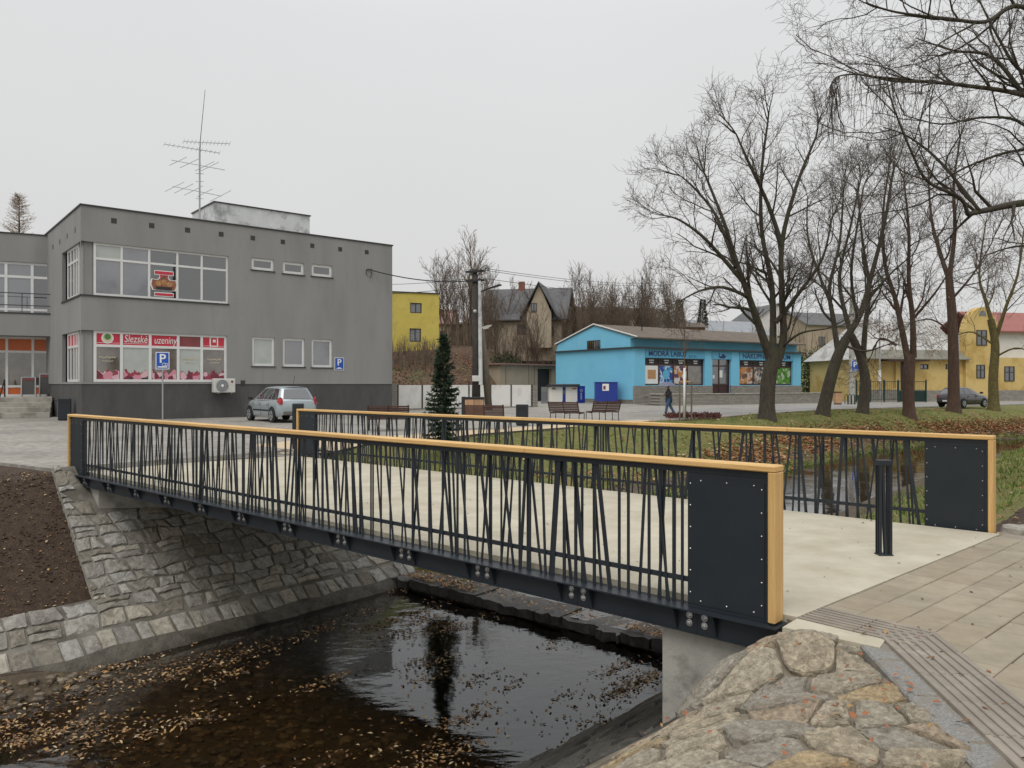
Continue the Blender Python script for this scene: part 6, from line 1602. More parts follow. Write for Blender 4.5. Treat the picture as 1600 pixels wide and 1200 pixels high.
# ------------------------------------------------------------------ yellow house on the right, fence, poles
p = D(1352, 625, 74); dd = Vector((1, .22)).normalized(); fyh = FC(p, dd)
yh2 = thing('yellow_villa', 'ochre yellow house with pale metal roof and arched gable behind the trees', 'house', (p.x, p.y, 0), atan2(dd.y, dd.x))
ze = fyh(1400, 560)[1]; zp = fyh(1400, 611)[1]; xr = fyh(1508)[0]; xl = 0
wo_ = [(fyh(a_)[0], fyh(b_)[0], fyh(a_, d_)[1], fyh(a_, c_)[1]) for a_, b_, c_, d_ in ((1438, 1451, 570, 578), (1477, 1484, 570, 578))]; do_ = (fyh(1407)[0], fyh(1430)[0], zp, fyh(1407, 566)[1]); rc_ = (fyh(1379)[0], fyh(1400)[0], zp + .2, fyh(1379, 566)[1])
wall(yh2, None, 0, xr, zp, ze, wo_ + [do_, rc_], K['ochre_wall'], rd=.3)
a = MB(); a.box(-.05, xr, -.08, .2, -.2, zp - .002); a.build('stone_plinth', K['stone_course'], yh2)
for o in wo_: window(yh2, None, *o, .1, (0, .5, 1), (0, 1), .08, fm=K['dark_trim'])
a = MB(); a.box(do_[0], do_[1], .2, .26, do_[2], do_[3]); a.build('door', K['maroon'], yh2)
a = MB(); a.box(rc_[0], rc_[1], .25, .29, rc_[2], rc_[3]); a.build('porch_panel', K['ochre_wall'], yh2)
a = MB(); a.box(rc_[0] - .3, do_[1] + .6, -1.2, .0, ze - .35, ze - .2); a.build('porch_roof', K['maroon'], yh2)
a = MB(); a.quad((0, .01, -.2), (0, 9, -.2), (0, 9, ze), (0, .01, ze)); a.quad((0, 9, -.2), (xr + 12, 9, -.2), (xr + 12, 9, ze), (0, 9, ze)); a.build('side_wall', K['ochre_wall'], yh2, fixn=False)
zr2 = fyh(1440, 494)[1]
a = MB(); x1, x2 = fyh(1392)[0], xr
a.add([(-.5, -.5, ze - .15), (xr + .1, -.5, ze - .15), (xr + .1, 4.5, zr2), (x1, 4.5, zr2), (-.5, 9.5, ze - .15), (xr + .1, 9.5, ze - .15)], ((0, 1, 2, 3), (0, 3, 4), (3, 2, 5, 4), (0, 4, 5, 1))); rf2 = a.build('roof', K['roof_metal'], yh2)
for k in range(22):
    x = x1 + (xr - x1) * k / 21 * .99; x0 = -.4 + (xr + .3) * k / 21 * .99; b_ = MB(); b_.beam((x0 + .0, -.48, ze - .12), (x, 4.45, zr2 + .01), .05, .05); b_.build('roof_seam', K['roof_metal'], rf2)
K['roof_moss'] = mat('roof_moss', (.16, .155, .12), (.22, .21, .165), 1, .8)
a = MB(); a.add([(-.6, -.62, ze - .17), (xr + .1, -.62, ze - .17), (xr + .1, .55, ze + .72), (.1, .55, ze + .72), (-.6, -.62, ze - .10), (xr + .1, -.62, ze - .10), (xr + .1, .5, ze + .82), (.1, .5, ze + .82)], ((0, 1, 2, 3), (7, 6, 5, 4), (0, 4, 5, 1), (3, 7, 4, 0), (1, 5, 6, 2), (2, 6, 7, 3))); a.build('eave_band', K['roof_moss'], rf2)
g0, g1 = fyh(1505)[0], fyh(1556)[0]; zt = fyh(1530, 481)[1]; zs_ = fyh(1530, 516)[1]; gc = (g0 + g1) / 2; hw = (g1 - g0) / 2
arc = [(gc + hw * (1 - .25 * t) * (1 if t < .6 else 1) * cos(radians(90 * t)) if t > 0 else g1, zs_ + (zt - zs_) * sin(radians(90 * t))) for t in (0, .2, .4, .6, .8, 1.0)]
poly = [(g0, -.2), (g1, -.2)] + arc + [(2 * gc - x, z) for x, z in arc[-2::-1]]
a = MB(); a.prism(poly, -.35, .5); a.build('gable_tower', K['ochre_wall'], yh2)
for (a_, b_, c_, d_) in ((1521, 1537, 517, 541), (1521, 1534, 571, 592)): window(yh2, None, fyh(a_)[0], fyh(b_)[0], fyh(a_, d_)[1], fyh(a_, c_)[1], -.40, (0, .5, 1), (0, .6, 1), .08, fm=K['dark_trim'])
aw = [(gc + .42 * cos(pi * t / 8), fyh(1530, 495)[1] + .55 * sin(pi * t / 8)) for t in range(9)]
a = MB(); a.prism(aw, -.375, -.352); a.build('arched_window', K['glass_dark'], yh2)
a = MB(); a.box(g1 + .01, g1 + 12, 0, 8.5, -.2, ze + .1); a.build('east_wing', K['ochre_wall'], yh2)
for k in range(3): window(yh2, None, g1 + 1.0 + 2.6 * k, g1 + 2.2 + 2.6 * k, zp + .9, zp + 2.4, -.045, (0, .5, 1), (0, .6, 1), .08, fm=K['dark_trim'])
a = MB(); a.box(g1 + .012, g1 + 12, -.08, -.006, -.2, zp); a.build('stone_plinth', K['stone_course'], yh2)
zw = fyh(1580, 518)[1]; zq = fyh(1580, 484)[1]
a = MB(); a.box(g1 + .02, g1 + 12, 1.2, 8, ze + .102, zw); a.build('upper_wall', K['white_wall'], yh2)
a = MB(); a.prism([(.6, zw - .1), (4.6, zq), (4.6, zq + .15), (.6, zw + .05)], g1 - .2, g1 + 12.4); a.prism([(8.6, zw - .1), (4.6, zq), (4.6, zq + .15), (8.6, zw + .05)], g1 - .2, g1 + 12.4); a.v = [(v[1], v[0], v[2]) for v in a.v]; a.build('red_roof', K['roof_red'], yh2)
# green fence before it
fA = G(1338, 629.5); fB = G(1447, 629.5); fd = fB - fA; gf = thing('metal_fence', 'dark green metal fence before the yellow house', 'fence', fA, atan2(fd.y, fd.x)); Lf = fd.length
K['green_paint'] = mat('green_paint', (.010, .035, .028), rough=.5)
for k in range(6): a = MB(); a.box(Lf * k / 5 - .05, Lf * k / 5 + .05, -.05, .05, 0, 2.1); a.build('post', K['green_paint'], gf)
for k in range(5):
    for z in (.25, 1.1, 1.9): a = MB(); a.box(Lf * k / 5 + .051, Lf * (k + 1) / 5 - .051, -.02, .02, z, z + .05); a.build('rail', K['green_paint'], gf)
    for j in range(7): x = Lf * (k + (j + .5) / 7) / 5; a = MB(); a.box(x - .012, x + .012, -.012, .012, .301, 1.9); a.build('bar', K['green_paint'], gf)
a = MB(); a.box(Lf * .6 + .06, Lf - .06, .05, .09, .05, 1.05); a.build('lower_panel', K['green_paint'], gf)
# concrete lamp pole with parking sign, thin steel pole
lp_ = G(1331, 630); th_ = thing('lamp_pole', 'tall concrete lamp pole behind the leaning tree', 'pole', lp_); zt = D(1331, 452, lp_.y).z
a = MB(); a.tube([(0, 0, -.1), (0, 0, zt)], [.30, .17], 10); a.build('pole', K['concrete'], th_); a = MB(); a.box(-.55, .4, -.2, .2, zt, zt + .15); a.build('lamp_head', K['galv'], th_)
sg = thing('parking_sign', 'blue parking sign on the concrete lamp pole', 'sign', (lp_.x + .15, lp_.y - .36, D(1334, 581, lp_.y).z), -.3); psign(sg, .62, .95, 0, 'car')
a = MB(); a.box(-.05, .05, 0, .10, .3, .5); a.build('clamp', K['galv'], sg)
q_ = G(1374.5, 629); th_ = thing('steel_pole', 'thin grey steel pole before the yellow house porch', 'pole', q_); zt = D(1374, 485, q_.y).z
a = MB(); a.tube([(0, 0, -.1), (0, 0, zt)], [.09, .07], 8); a.build('pole', K['galv'], th_); a = MB(); a.tube([(0, 0, 1.9), (0, 0, 3.0)], .13, 8); a.build('pole_sleeve', K['white_paint'], th_)
q_ = G(1309, 633); th_ = thing('litter_bin', 'brown litter bin beside the bicycle rack by the terrace wall', 'bin', q_); a = MB(); a.box(-.25, .25, -.25, .25, .08, 1.0, bev=.03); a.build('body', K['planter_wood'], th_); a = MB(); a.box(-.28, .28, -.28, .28, 1.002, 1.06); a.build('lid', K['black'], th_); a = MB(); a.box(-.22, .22, -.22, .22, 0, .08); a.build('base', K['black'], th_)
q_ = G(1313, 633); q_.x += .6; th_ = thing('bicycle_rack', 'low dark bicycle rack left of the lamp pole', 'rack', q_)
for k in range(5): a = MB(); a.tube([(.28 * k, 0, 0), (.28 * k, 0, .75), (.28 * k, .12, .85), (.28 * k, .5, .75), (.28 * k, .5, 0)], .03, 6); a.build('hoop', K['green_paint'], th_)
a = MB(); a.tube([(0, 0, .08), (1.12, 0, .08)], .025, 6); a.build('rail', K['green_paint'], th_)

# ------------------------------------------------------------------ utility pole, wires
up = G(744, 645); ut = thing('utility_pole', 'dark utility pole with crossarms and white pipe beside it', 'pole', up); dep = up.y
def UP(px, py, dd=0.): return D(px, py, dep + dd) - up
K['pole_dark'] = mat('pole_dark', (.035, .03, .026), (.06, .052, .045), 3, .9, .4, 20)
K['pole_wood'] = mat('pole_wood', (.12, .10, .075), (.17, .145, .11), 3, .9, .4, 20)
a = MB(); a.tube([(0, 0, -.1), UP(744, 560), UP(742, 421)], [.27, .23, .16], 12); a.build('pole', K['pole_dark'], ut, smooth=True)
for py in (425, 439.5): a = MB(); a.beam(UP(728, py + 1, -.2), UP(757, py - 1, -.2), .12, .12); a.build('crossarm', K['black'], ut)
ins = MB(); ins.lathe([(.05, 0), (.07, .06), (.04, .1), (.06, .16), (.02, .2)], n=8); ime = ins.mesh('insulator', K['plastic_white'])
for (px, py) in ((729, 423), (734, 422.5), (752, 421.5), (756, 421), (729, 437.5), (736, 437), (751, 436.5), (756, 436)): link('insulator', ime, ut, UP(px, py, -.2))
a = MB(); a.tube([UP(751, 602, -.4), UP(750, 500, -.35), UP(749.5, 440, -.3)], [.12, .11, .09], 10); a.build('white_pipe', K['roof_white'], ut)
a = MB(); a.tube([UP(748, 458, -.3), UP(765, 451, -.5), UP(780, 446, -.7)], .05, 6); a.build('lamp_arm', K['black'], ut); a = MB(); a.beam(UP(766, 451, -.5), UP(783, 446, -.7), .22, .08); a.build('lamp_head', K['black'], ut)
a = MB(); a.box(-.22, .22, -.5, -.25, UP(740, 597).z, UP(740, 588).z, bev=.02); a.build('meter_box', K['plastic_white'], ut)
a = MB(); a.tube([UP(764, 641, .5), UP(757, 560, .4), UP(748, 480, .2)], [.22, .20, .15], 10); a.build('prop', K['pole_wood'], ut, smooth=True)
a = MB(); a.lathe([(.07, 0), (.1, .08), (.07, .15)], UP(742, 489, -.4), 10); a.build('lantern', K['plastic_white'], ut)
rg = random.Random(4)
a = MB()
for k in range(9):
    c = UP(753 + k * 1.2, 512 - k * .4, -.5); a.tube([c, c + Vector((.1, 0, -.12)), c + Vector((.22, 0, -.05 + rg.uniform(-.1, .1)))], .02, 4)
a.build('cable_coil', K['plastic_white'], ut)
for k in range(2):
    a = MB(); c = UP(757 + 2 * k, 430, -.3); a.tube([c + Vector((.28 * cos(t * pi / 8), 0, .55 * sin(t * pi / 8))) for t in range(17)], .012, 4); a.build('cable_loop', K['black'], ut)
def wire(p, q, sag, label, r=.018):
    pts = []
    for k in range(17): t = k / 16; c = p.lerp(q, t); c.z -= sag * 4 * t * (1 - t); pts.append(c)
    t_ = thing('overhead_wire', label, 'wire', p); a = MB(); a.tube([c - p for c in pts], r, 4); a.build('cable', K['black'], t_)
wire(CBP, D(735, 440, dep), .25, 'thick overhead wire from the grey wall to the utility pole', .03)
wire(D(500, 440, dep + 14), D(729, 437, dep), .3, 'thin overhead wire passing behind the grey building', .014)
wire(D(500, 458, dep + 10), D(742, 447, dep), .3, 'lower overhead wire left of the utility pole', .018)
wire(D(756, 420, dep), D(1080, 437, 118), .8, 'topmost overhead wire running right from the utility pole', .016)
wire(D(756, 423, dep), D(1080, 441, 118), .8, 'second overhead wire running right from the utility pole', .016)
wire(D(756, 436, dep), D(1250, 470, 118), .9, 'lowest overhead wire running right over the beige house', .016)

# ------------------------------------------------------------------ street furniture of the square
def bench(label, loc, rz, wood):
    t = thing('bench', label, 'bench', loc, rz, 'slatted benches on the square'); L_ = 1.5
    for k in range(6):
        for s_ in (0, 1):
            a = MB(); a.box(-L_ / 2 + s_ * (L_ / 2 + .01), s_ * L_ / 2 - .01 * (1 - s_), .02 + .085 * k, .09 + .085 * k, .40 + .006 * k, .43 + .006 * k); a.build('seat_slat', wood, t)
    for k in range(6):
        for s_ in (0, 1):
            y = -.02 - .028 * k; z = .47 + .075 * k; a = MB(); a.box(-L_ / 2 + s_ * (L_ / 2 + .01), s_ * L_ / 2 - .01 * (1 - s_), y - .028, y, z, z + .062); a.build('back_slat', wood, t)
    for s_ in (-1, 0, 1):
        x = s_ * (L_ / 2 - .04); a = MB(); a.tube([(x, .50, 0), (x, .52, .39), (x, .02, .39), (x, -.20, .93)], .02, 6); a.build('side_frame', K['black'], t); a = MB(); a.tube([(x, .02, .38), (x, -.02, 0)], .02, 6); a.build('leg', K['black'], t)
bench('left brown slatted bench beyond the lawn, before the parcel locker', G(882, 661), -.55, K['bench_wood'])
bench('right brown slatted bench beyond the lawn, before the blue container', G(946, 659), .45, K['bench_wood'])
bench('dark red slatted bench nearest the grey building', G(607, 674), .12, K['bench_wood'])
bench('dark red slatted bench behind the small spruce', G(757, 672), -.1, K['bench_wood'])
def bin_(label, loc, rz, w_, h_, m):
    t = thing('litter_bin', label, 'bin', loc, rz, 'steel litter bins on the square')
    a = MB(); a.box(-w_ / 2, w_ / 2, -.2, .2, .04, h_, bev=.012); a.build('body', m, t); a = MB(); a.box(-w_ / 2 + .06, w_ / 2 - .06, -.206, -.19, h_ - .22, h_ - .08); a.build('slot', K['black'], t)
    a = MB(); a.box(-w_ / 2 + .04, w_ / 2 - .04, -.17, .17, 0, .04); a.build('foot', K['black'], t); return t
bin_('dark steel litter bin between the benches beyond the lawn', G(816, 666), -.1, .48, .86, K['anthracite'])
b_ = bin_('dark steel litter bin behind the far left railing end', G(466, 704), .2, .27, 1.19, K['anthracite'])
b_ = bin_('blue grey litter bin with cream side at the shop steps', G(101, 658), .45, .52, 1.02, K['anthracite'])
a = MB(); a.box(-.265, -.2605, -.17, .17, .1, .9); a.build('cream_side', K['cream'], b_); a = MB(); a.beam((-.26, 0, .86), (-.48, 0, 1.0), .3, .02); a.build('flap', K['black'], b_)
pl = thing('waste_enclosure', 'timber clad waste enclosure at the foot of the utility pole', 'enclosure', G(741, 651), 0); 
for k in range(9): a = MB(); a.box(-.46 + .108 * k, -.46 + .108 * k + .1, -.5, -.46, .05, .88); a.build('plank', K['planter_wood'], pl)
a = MB(); a.box(-.48, .52, -.455, .5, .02, .9); a.build('body', K['anthracite'], pl); a = MB(); a.box(-.64, -.485, -.5, .5, 0, 1.02); a.build('side_panel', K['anthracite'], pl); a = MB(); a.box(-.47, .54, -.52, .52, .902, 1.0); a.build('lid', K['black'], pl)
# staked sapling with white trunk guard
sb = G(1069, 656.5); sp = thing('staked_sapling', 'young tree with white painted trunk between three stakes', 'tree', sb); dep = sb.y
def SP(px, py, dd=0.): return D(px, py, dep + dd) - sb
rg = random.Random(5); tr = MB(); tr.tube([(0, 0, 0), SP(1069.5, 576)], .055, 8); tr.build('trunk', K['white_paint'], sp, smooth=True)
b_ = MB(); f_ = MB(); branch(b_, f_, [SP(1069.5, 577), SP(1069, 550), SP(1070, 520), SP(1069, 492)], .035, .008, 1, rg, params(3, dens=(2, 4, 4), ln=(1.2, .8, .5), up=(.5, .5, .4, .2, 0, 0), ang=(15, 35), rmin=.006)); b_.add(f_.v, f_.f); b_.build('crown', K['twig_brown'], sp, fixn=False)
for (px, dd) in ((1062, -.1), (1080.5, 0), (1071, .5)): a = MB(); a.tube([SP(px, 656.5, dd) * Vector((1, 1, 0)).length * 0 + Vector((SP(px, 656.5, dd).x, SP(px, 656.5, dd).y, 0)), Vector((SP(px, 656.5, dd).x, SP(px, 656.5, dd).y, SP(px, 597).z))], .04, 7); a.build('stake', K['pole_wood'], sp)
a = MB(); a.beam(SP(1061, 597), SP(1081.5, 597), .03, .07); a.build('crossbar', K['planter_wood'], sp)

# ------------------------------------------------------------------ person with umbrella
def skin_obj(name, verts, edges, m, parent, sub=2):
    me = bpy.data.meshes.new(name); me.from_pydata([v[:3] for v in verts], edges, []); o = link(name, me, parent); me.materials.append(m)
    o.modifiers.new('skin', 'SKIN')
    if not me.skin_vertices: me.attributes  # layer is made with the modifier
    bpy.context.view_layer.objects.active = o
    import bmesh
    bm = bmesh.new(); bm.from_mesh(me); ly = bm.verts.layers.skin.verify(); bm.verts.ensure_lookup_table()
    for i, v in enumerate(verts): bm.verts[i][ly].radius = (v[3], v[4] if len(v) > 4 else v[3])
    bm.verts[0][ly].use_root = True; bm.to_mesh(me); bm.free()
    s_ = o.modifiers.new('sub', 'SUBSURF'); s_.levels = sub; s_.render_levels = sub
    return o
K['skin'] = mat('skin', (.42, .26, .19), rough=.6); K['hair'] = mat('hair', (.05, .035, .025), rough=.7); K['jacket'] = mat('jacket', (.035, .033, .035), (.05, .048, .05), 8, .8); K['jeans'] = mat('jeans', (.045, .085, .15), (.06, .11, .19), 8, .85); K['shoe'] = mat('shoe', (.015, .014, .014), rough=.6)
pp = G(1045, 650.5); pe = thing('person', 'person walking in dark jacket and blue jeans under an umbrella', 'person', pp, radians(170))   # local +x is forward
legs = [(0, 0, .92, .15), (0, .09, .86, .105), (.10, .10, .50, .072), (.16, .10, .10, .052), (0, -.09, .86, .105), (-.08, -.10, .50, .072), (-.30, -.10, .14, .052)]
le = [(0, 1), (1, 2), (2, 3), (0, 4), (4, 5), (5, 6)]
n = len(legs)
body = legs + [(.01, 0, 1.15, .13), (.02, 0, 1.36, .15), (.03, 0, 1.48, .055), (.05, 0, 1.58, .085), (.06, 0, 1.68, .085), (.02, .19, 1.38, .055), (.06, .22, 1.12, .045), (.22, .16, 1.15, .035), (.28, .13, 1.20, .035), (.02, -.19, 1.38, .055), (-.02, -.23, 1.12, .045), (.08, -.22, .90, .035), (.10, -.22, .82, .035), (.24, .10, .04, .04), (-.20, -.10, .05, .04)]
be = le + [(0, n), (n, n + 1), (n + 1, n + 2), (n + 2, n + 3), (n + 3, n + 4), (n + 1, n + 5), (n + 5, n + 6), (n + 6, n + 7), (n + 7, n + 8), (n + 1, n + 9), (n + 9, n + 10), (n + 10, n + 11), (n + 11, n + 12), (3, n + 13), (6, n + 14)]
skin_obj('body', body, be, K['skin'], pe)
skin_obj('jeans', [(v[0], v[1], v[2], v[3] * 1.18) for v in legs], le, K['jeans'], pe)
jk = [(.01, 0, 1.10, .185), (0, 0, .84, .20), (.02, 0, 1.36, .19), (.03, 0, 1.47, .09), (.02, .19, 1.38, .082), (.06, .23, 1.12, .068), (.20, .17, 1.15, .052), (.02, -.19, 1.38, .082), (-.02, -.24, 1.12, .068), (.07, -.23, .92, .052)]
skin_obj('jacket', jk, [(0, 1), (0, 2), (2, 3), (2, 4), (4, 5), (5, 6), (2, 7), (7, 8), (8, 9)], K['jacket'], pe)
skin_obj('hair', [(.03, 0, 1.64, .095), (.02, 0, 1.73, .075), (-.04, 0, 1.60, .08)], [(0, 1), (0, 2)], K['hair'], pe)
for (x, y, z, tl) in ((.19, .10, .045, .0), (-.27, -.10, .08, -.5)):
    skin_obj('shoe', [(x, y, z, .05), (x - .08, y, z + .01 + tl * -.06, .05), (x + .12, y, z - .01 + tl * .06, .04)], [(0, 1), (0, 2)], K['shoe'], pe, 1)
um = thing('umbrella', 'open blue grey umbrella held over the walking person', 'umbrella', (pp.x + .02, pp.y, 1.15), radians(170))
cz = .42; a = MB()
prof = [(.02, .23), (.15, .215), (.30, .17), (.43, .09), (.52, 0)]
a.v.append((.12, 0, cz + .235))
for (r_, h_) in prof:
    for j in range(16): an_ = 2 * pi * j / 16; k_ = 1 - (.05 * (j % 2) if r_ > .2 else 0); a.v.append((.12 + r_ * k_ * cos(an_), r_ * k_ * sin(an_), cz + h_ + (.03 * (j % 2) if r_ > .5 else 0)))
for j in range(16): a.f.append((0, 1 + j, 1 + (j + 1) % 16)); a.m.append(0)
for i in range(4):
    for j in range(16): a.f.append((1 + i * 16 + j, 1 + (i + 1) * 16 + j, 1 + (i + 1) * 16 + (j + 1) % 16, 1 + i * 16 + (j + 1) % 16)); a.m.append(0)
a.build('canopy', mat('umbrella_cloth', (.10, .11, .16), (.16, .17, .24), 6, .6), um, fixn=False)
a = MB(); a.tube([(.26, .13, -.02), (.2, .08, .2), (.12, 0, cz + .30)], .012, 6); a.build('shaft', K['galv'], um); a = MB(); a.tube([(.26, .13, .06), (.27, .135, -.08)], .02, 6); a.build('handle', K['black'], um)

# ------------------------------------------------------------------ leaves, grass, stones in the bed
def inpoly(x, y, P_):
    r = False; j = len(P_) - 1
    for i in range(len(P_)):
        if (P_[i][1] > y) != (P_[j][1] > y) and x < (P_[j][0] - P_[i][0]) * (y - P_[i][1]) / (P_[j][1] - P_[i][1]) + P_[i][0]: r = not r
        j = i
    return r
LEAF = [mat('leaf_ochre', (.34, .20, .075), rough=.7), mat('leaf_brown', (.17, .085, .04), rough=.7), mat('leaf_tan', (.42, .32, .18), rough=.7), mat('leaf_rust', (.30, .105, .04), rough=.7), mat('leaf_dark', (.06, .04, .025), rough=.6)]
def leaf(mbx, p, sz_, rg, mi, tilt=.5):
    a_ = rg.uniform(0, 6.3); u = Vector((cos(a_), sin(a_), rg.gauss(0, tilt * .5))) * sz_; v = Vector((-sin(a_), cos(a_), rg.gauss(0, tilt * .5))) * sz_ * rg.uniform(.4, .7); c = rg.uniform(.05, .35) * sz_
    n = len(mbx.v); mbx.v += [tuple(p - u), tuple(p - v * .9 + Vector((0, 0, c))), tuple(p + u), tuple(p + v * .9 + Vector((0, 0, c)))]
    mbx.f += [(n, n + 1, n + 2), (n, n + 2, n + 3)]; mbx.m += [mi, mi]
def leaves(name, label, pts, wts, sz_, seed):
    rg = random.Random(seed); a = MB(); ms = [i for i, w_ in enumerate(wts) for _ in range(w_)]
    for p in pts: leaf(a, p, rg.uniform(*sz_), rg, rg.choice(ms))
    return tag(a.build(name, LEAF, fixn=False), label, kind='stuff')
rg = random.Random(41); P_ = []
for k in range(1900):
    s = rg.uniform(.5, 5.6); q = rg.uniform(11.3, 15.0); x, y = SQ(s, q)
    if q > 11.4 and s > 5.3 + (q - 11.4) * .12: continue
    if inpoly(x, y, PLAZA): continue
    P_.append(Vector((x, y, tz(x, y) + .015)))
leaves('fallen_leaves', 'pale fallen leaves on the brown soil bank left of the bridge', P_, (4, 4, 5, 0, 3), (.012, .036), 1)
P_ = []
for k in range(130):
    y = rg.uniform(2.8, 5.4); x = granite_x(y) + rg.gauss(-.35, .5)
    if x > granite_x(y) + .5 or x < .2: continue
    z = surfR(x, y)[0].z + .055 if x < granite_x(y) - .02 else .006
    P_.append(Vector((x, y, z)))
leaves('fallen_leaves', 'few rusty leaves on the near stones and ribbed paving', P_, (2, 2, 0, 5, 0), (.012, .03), 2)
P_ = []
for k in range(150): v, m = rg.uniform(-4, 5), rg.uniform(-9, 4); x, y = (E0 + PV * rg.uniform(.3, 4.4) + PM * rg.uniform(-7, 4))[:]; P_.append(Vector((x, y, .006)))
leaves('fallen_leaves', 'scattered dark leaf scraps on the deck and paving', P_, (1, 2, 1, 1, 4), (.008, .022), 3)
P_ = []
for (px, py, n_, sp_) in ((860, 1010, 30, .25), (745, 1062, 60, .3), (735, 1120, 140, .3), (800, 1070, 40, .25), (890, 1085, 30, .2), (690, 1180, 180, .4), (120, 1085, 150, .5), (60, 1120, 160, .5), (180, 1150, 120, .5), (250, 1010, 140, .5), (200, 1060, 120, .5), (420, 1010, 110, .5), (330, 1030, 110, .5), (560, 960, 90, .4), (700, 935, 60, .5), (780, 960, 60, .4), (960, 1085, 110, .3), (1010, 1062, 130, .25), (930, 1130, 80, .25), (880, 1180, 90, .3), (300, 1120, 90, .8), (560, 1170, 90, .7), (640, 1000, 60, .6), (850, 1120, 40, .5), (700, 895, 120, .3), (640, 920, 120, .25), (500, 985, 120, .3)):
    c = G(px, py, WATER)
    for k in range(n_):
        s, q = toSQ(c.x, c.y); s += rg.gauss(0, sp_ * .9); q += rg.gauss(0, sp_ * .42); x, y = SQ(s, q); P_.append(Vector((x, y, max(WATER + .006, tz(x, y) + .01))))
for k in range(40):                # rafts of matted leaves near the banks and on the shallows
    s0 = rg.uniform(.5, 10.5); q0_ = rg.choice((rg.uniform(8.2, 10.2), rg.uniform(8.2, 10.2), rg.uniform(3.5, 4.6), rg.uniform(5, 8)))
    for j in range(rg.randint(40, 130)):
        x, y = SQ(s0 + rg.gauss(0, .30), q0_ + rg.gauss(0, .11)); P_.append(Vector((x, y, max(WATER + .006, tz(x, y) + .012) + rg.uniform(0, .012))))
leaves('floating_leaves', 'brown leaf litter drifting on the dark stream', P_, (4, 5, 3, 0, 4), (.016, .04), 4)
P_ = []
for k in range(5200):
    s = rg.uniform(-1, 10.8); q = 10.2 - 5.0 * rg.random() ** 1.7; x, y = SQ(s, q)
    if noise.noise((x * 1.1, y * 1.1, 9)) < -.05: continue
    P_.append(Vector((x, y, tz(x, y) + .02)))
leaves('sunken_leaves', 'yellow brown leaves lying on the shallow bed by the stone lining', P_, (5, 4, 4, 1, 2), (.018, .045), 14)
P_ = []
for k in range(2200):
    q = rg.uniform(3, 10.4)
    if noise.noise((q * .9, 1.3, 0)) < -.05 and rg.random() < .85: continue
    x, y = SQ(11.0 + abs(rg.gauss(.1, .3)), q); P_.append(Vector((x, y, WATER_UP + .075 + rg.uniform(0, .03))))
leaves('fallen_leaves', 'wet leaves caught along the low weir', P_, (5, 3, 4, 3, 1), (.02, .05), 5)
P_ = []
for k in range(60000):
    s = rg.uniform(16, 62); q = rg.uniform(8.9, 13.5); x, y = SQ(s, q + bend(s)); dn = math.exp(-((q - 10.7) / .95) ** 2) * (.12 + .88 * sst(22, 31, s))
    if noise.noise((x * .35, y * .35, 4)) < -.15: dn *= .3
    if rg.random() > dn or inpoly(x, y, PLAZA): continue
    P_.append(Vector((x, y, tz(x, y) + .04)))
for k in range(1500):
    s = rg.uniform(13, 60); q = rg.uniform(11, 21); x, y = SQ(s, q + bend(s))
    if not inpoly(x, y, PLAZA): P_.append(Vector((x, y, tz(x, y) + .05)))
leaves('fallen_leaves', 'carpet of rusty leaves on the lawn bank beyond the far railing', P_, (4, 3, 3, 8, 0), (.05, .10), 6)
P_ = []
for k in range(2600): s = rg.uniform(10.5, 40); q = rg.uniform(-6, 3); x, y = SQ(s, q + bend(s)); P_.append(Vector((x, y, tz(x, y) + .03)))
leaves('fallen_leaves', 'leaves strewn on the bank past the far railing end', P_, (3, 4, 3, 4, 2), (.02, .05), 7)
P_ = []
for k in range(5200):
    px = rg.uniform(600, 800); dep = rg.uniform(56, 76); x = (px - 800) / F * dep
    if hill(x, dep) > .1: P_.append(Vector((x, dep, tz(x, dep) + .03)))
leaves('fallen_leaves', 'rusty leaf carpet on the slope below the yellow house', P_, (2, 5, 0, 5, 3), (.06, .13), 8)
# red ground cover round the sapling
GC = [mat('cover_red', (.11, .028, .024), rough=.8), mat('cover_brown', (.075, .03, .022), rough=.8)]
a = MB()
for k in range(1500):
    px = rg.uniform(1040, 1126); py = 652.5 + (px - 1040) * .012 + rg.uniform(-1, 3.2); c = G(px, py); leafcard(a, c + Vector((0, 0, rg.uniform(0, .18))), Vector((rg.gauss(0, .6), rg.gauss(0, .6), 1)).normalized(), rg.uniform(.06, .16), .07, rg)
a.m = [rg.randint(0, 1) for _ in a.f]
tag(a.build('ground_cover', GC, fixn=False), 'low dark red ground cover plants round the young tree', kind='stuff')
GR = [mat('grass_green', (.115, .17, .03), rough=.9), mat('grass_olive', (.18, .205, .05), rough=.9), mat('grass_straw', (.28, .23, .095), rough=.9)]
a = MB(); n_ = 0
def tuft(x, y, h_, rg, nb=4):
    z = tz(x, y) - .02
    for j in range(nb):
        an_ = rg.uniform(0, 6.3); w_ = h_ * .16; bx, by = x + rg.gauss(0, .05), y + rg.gauss(0, .05); lx, ly = rg.gauss(0, h_ * .45), rg.gauss(0, h_ * .45); n = len(a.v)
        a.v += [(bx - cos(an_) * w_, by - sin(an_) * w_, z), (bx + cos(an_) * w_, by + sin(an_) * w_, z), (bx + lx, by + ly, z + h_ * rg.uniform(.7, 1.2))]; a.f.append((n, n + 1, n + 2)); a.m.append(0 if rg.random() < .55 else (1 if rg.random() < .75 else 2))
for k in range(36000):
    s = 13 + 45 * rg.random() ** 1.3; q = rg.uniform(9.1, 22); x, y = SQ(s, q + bend(s))
    if inpoly(x, y, PLAZA) or x / y < -.12: continue
    if 9.9 < q < 11.8 and rg.random() < .75: continue
    tuft(x, y, rg.uniform(.04, .085) + (.16 * rg.random() if q < 9.7 else 0), rg)
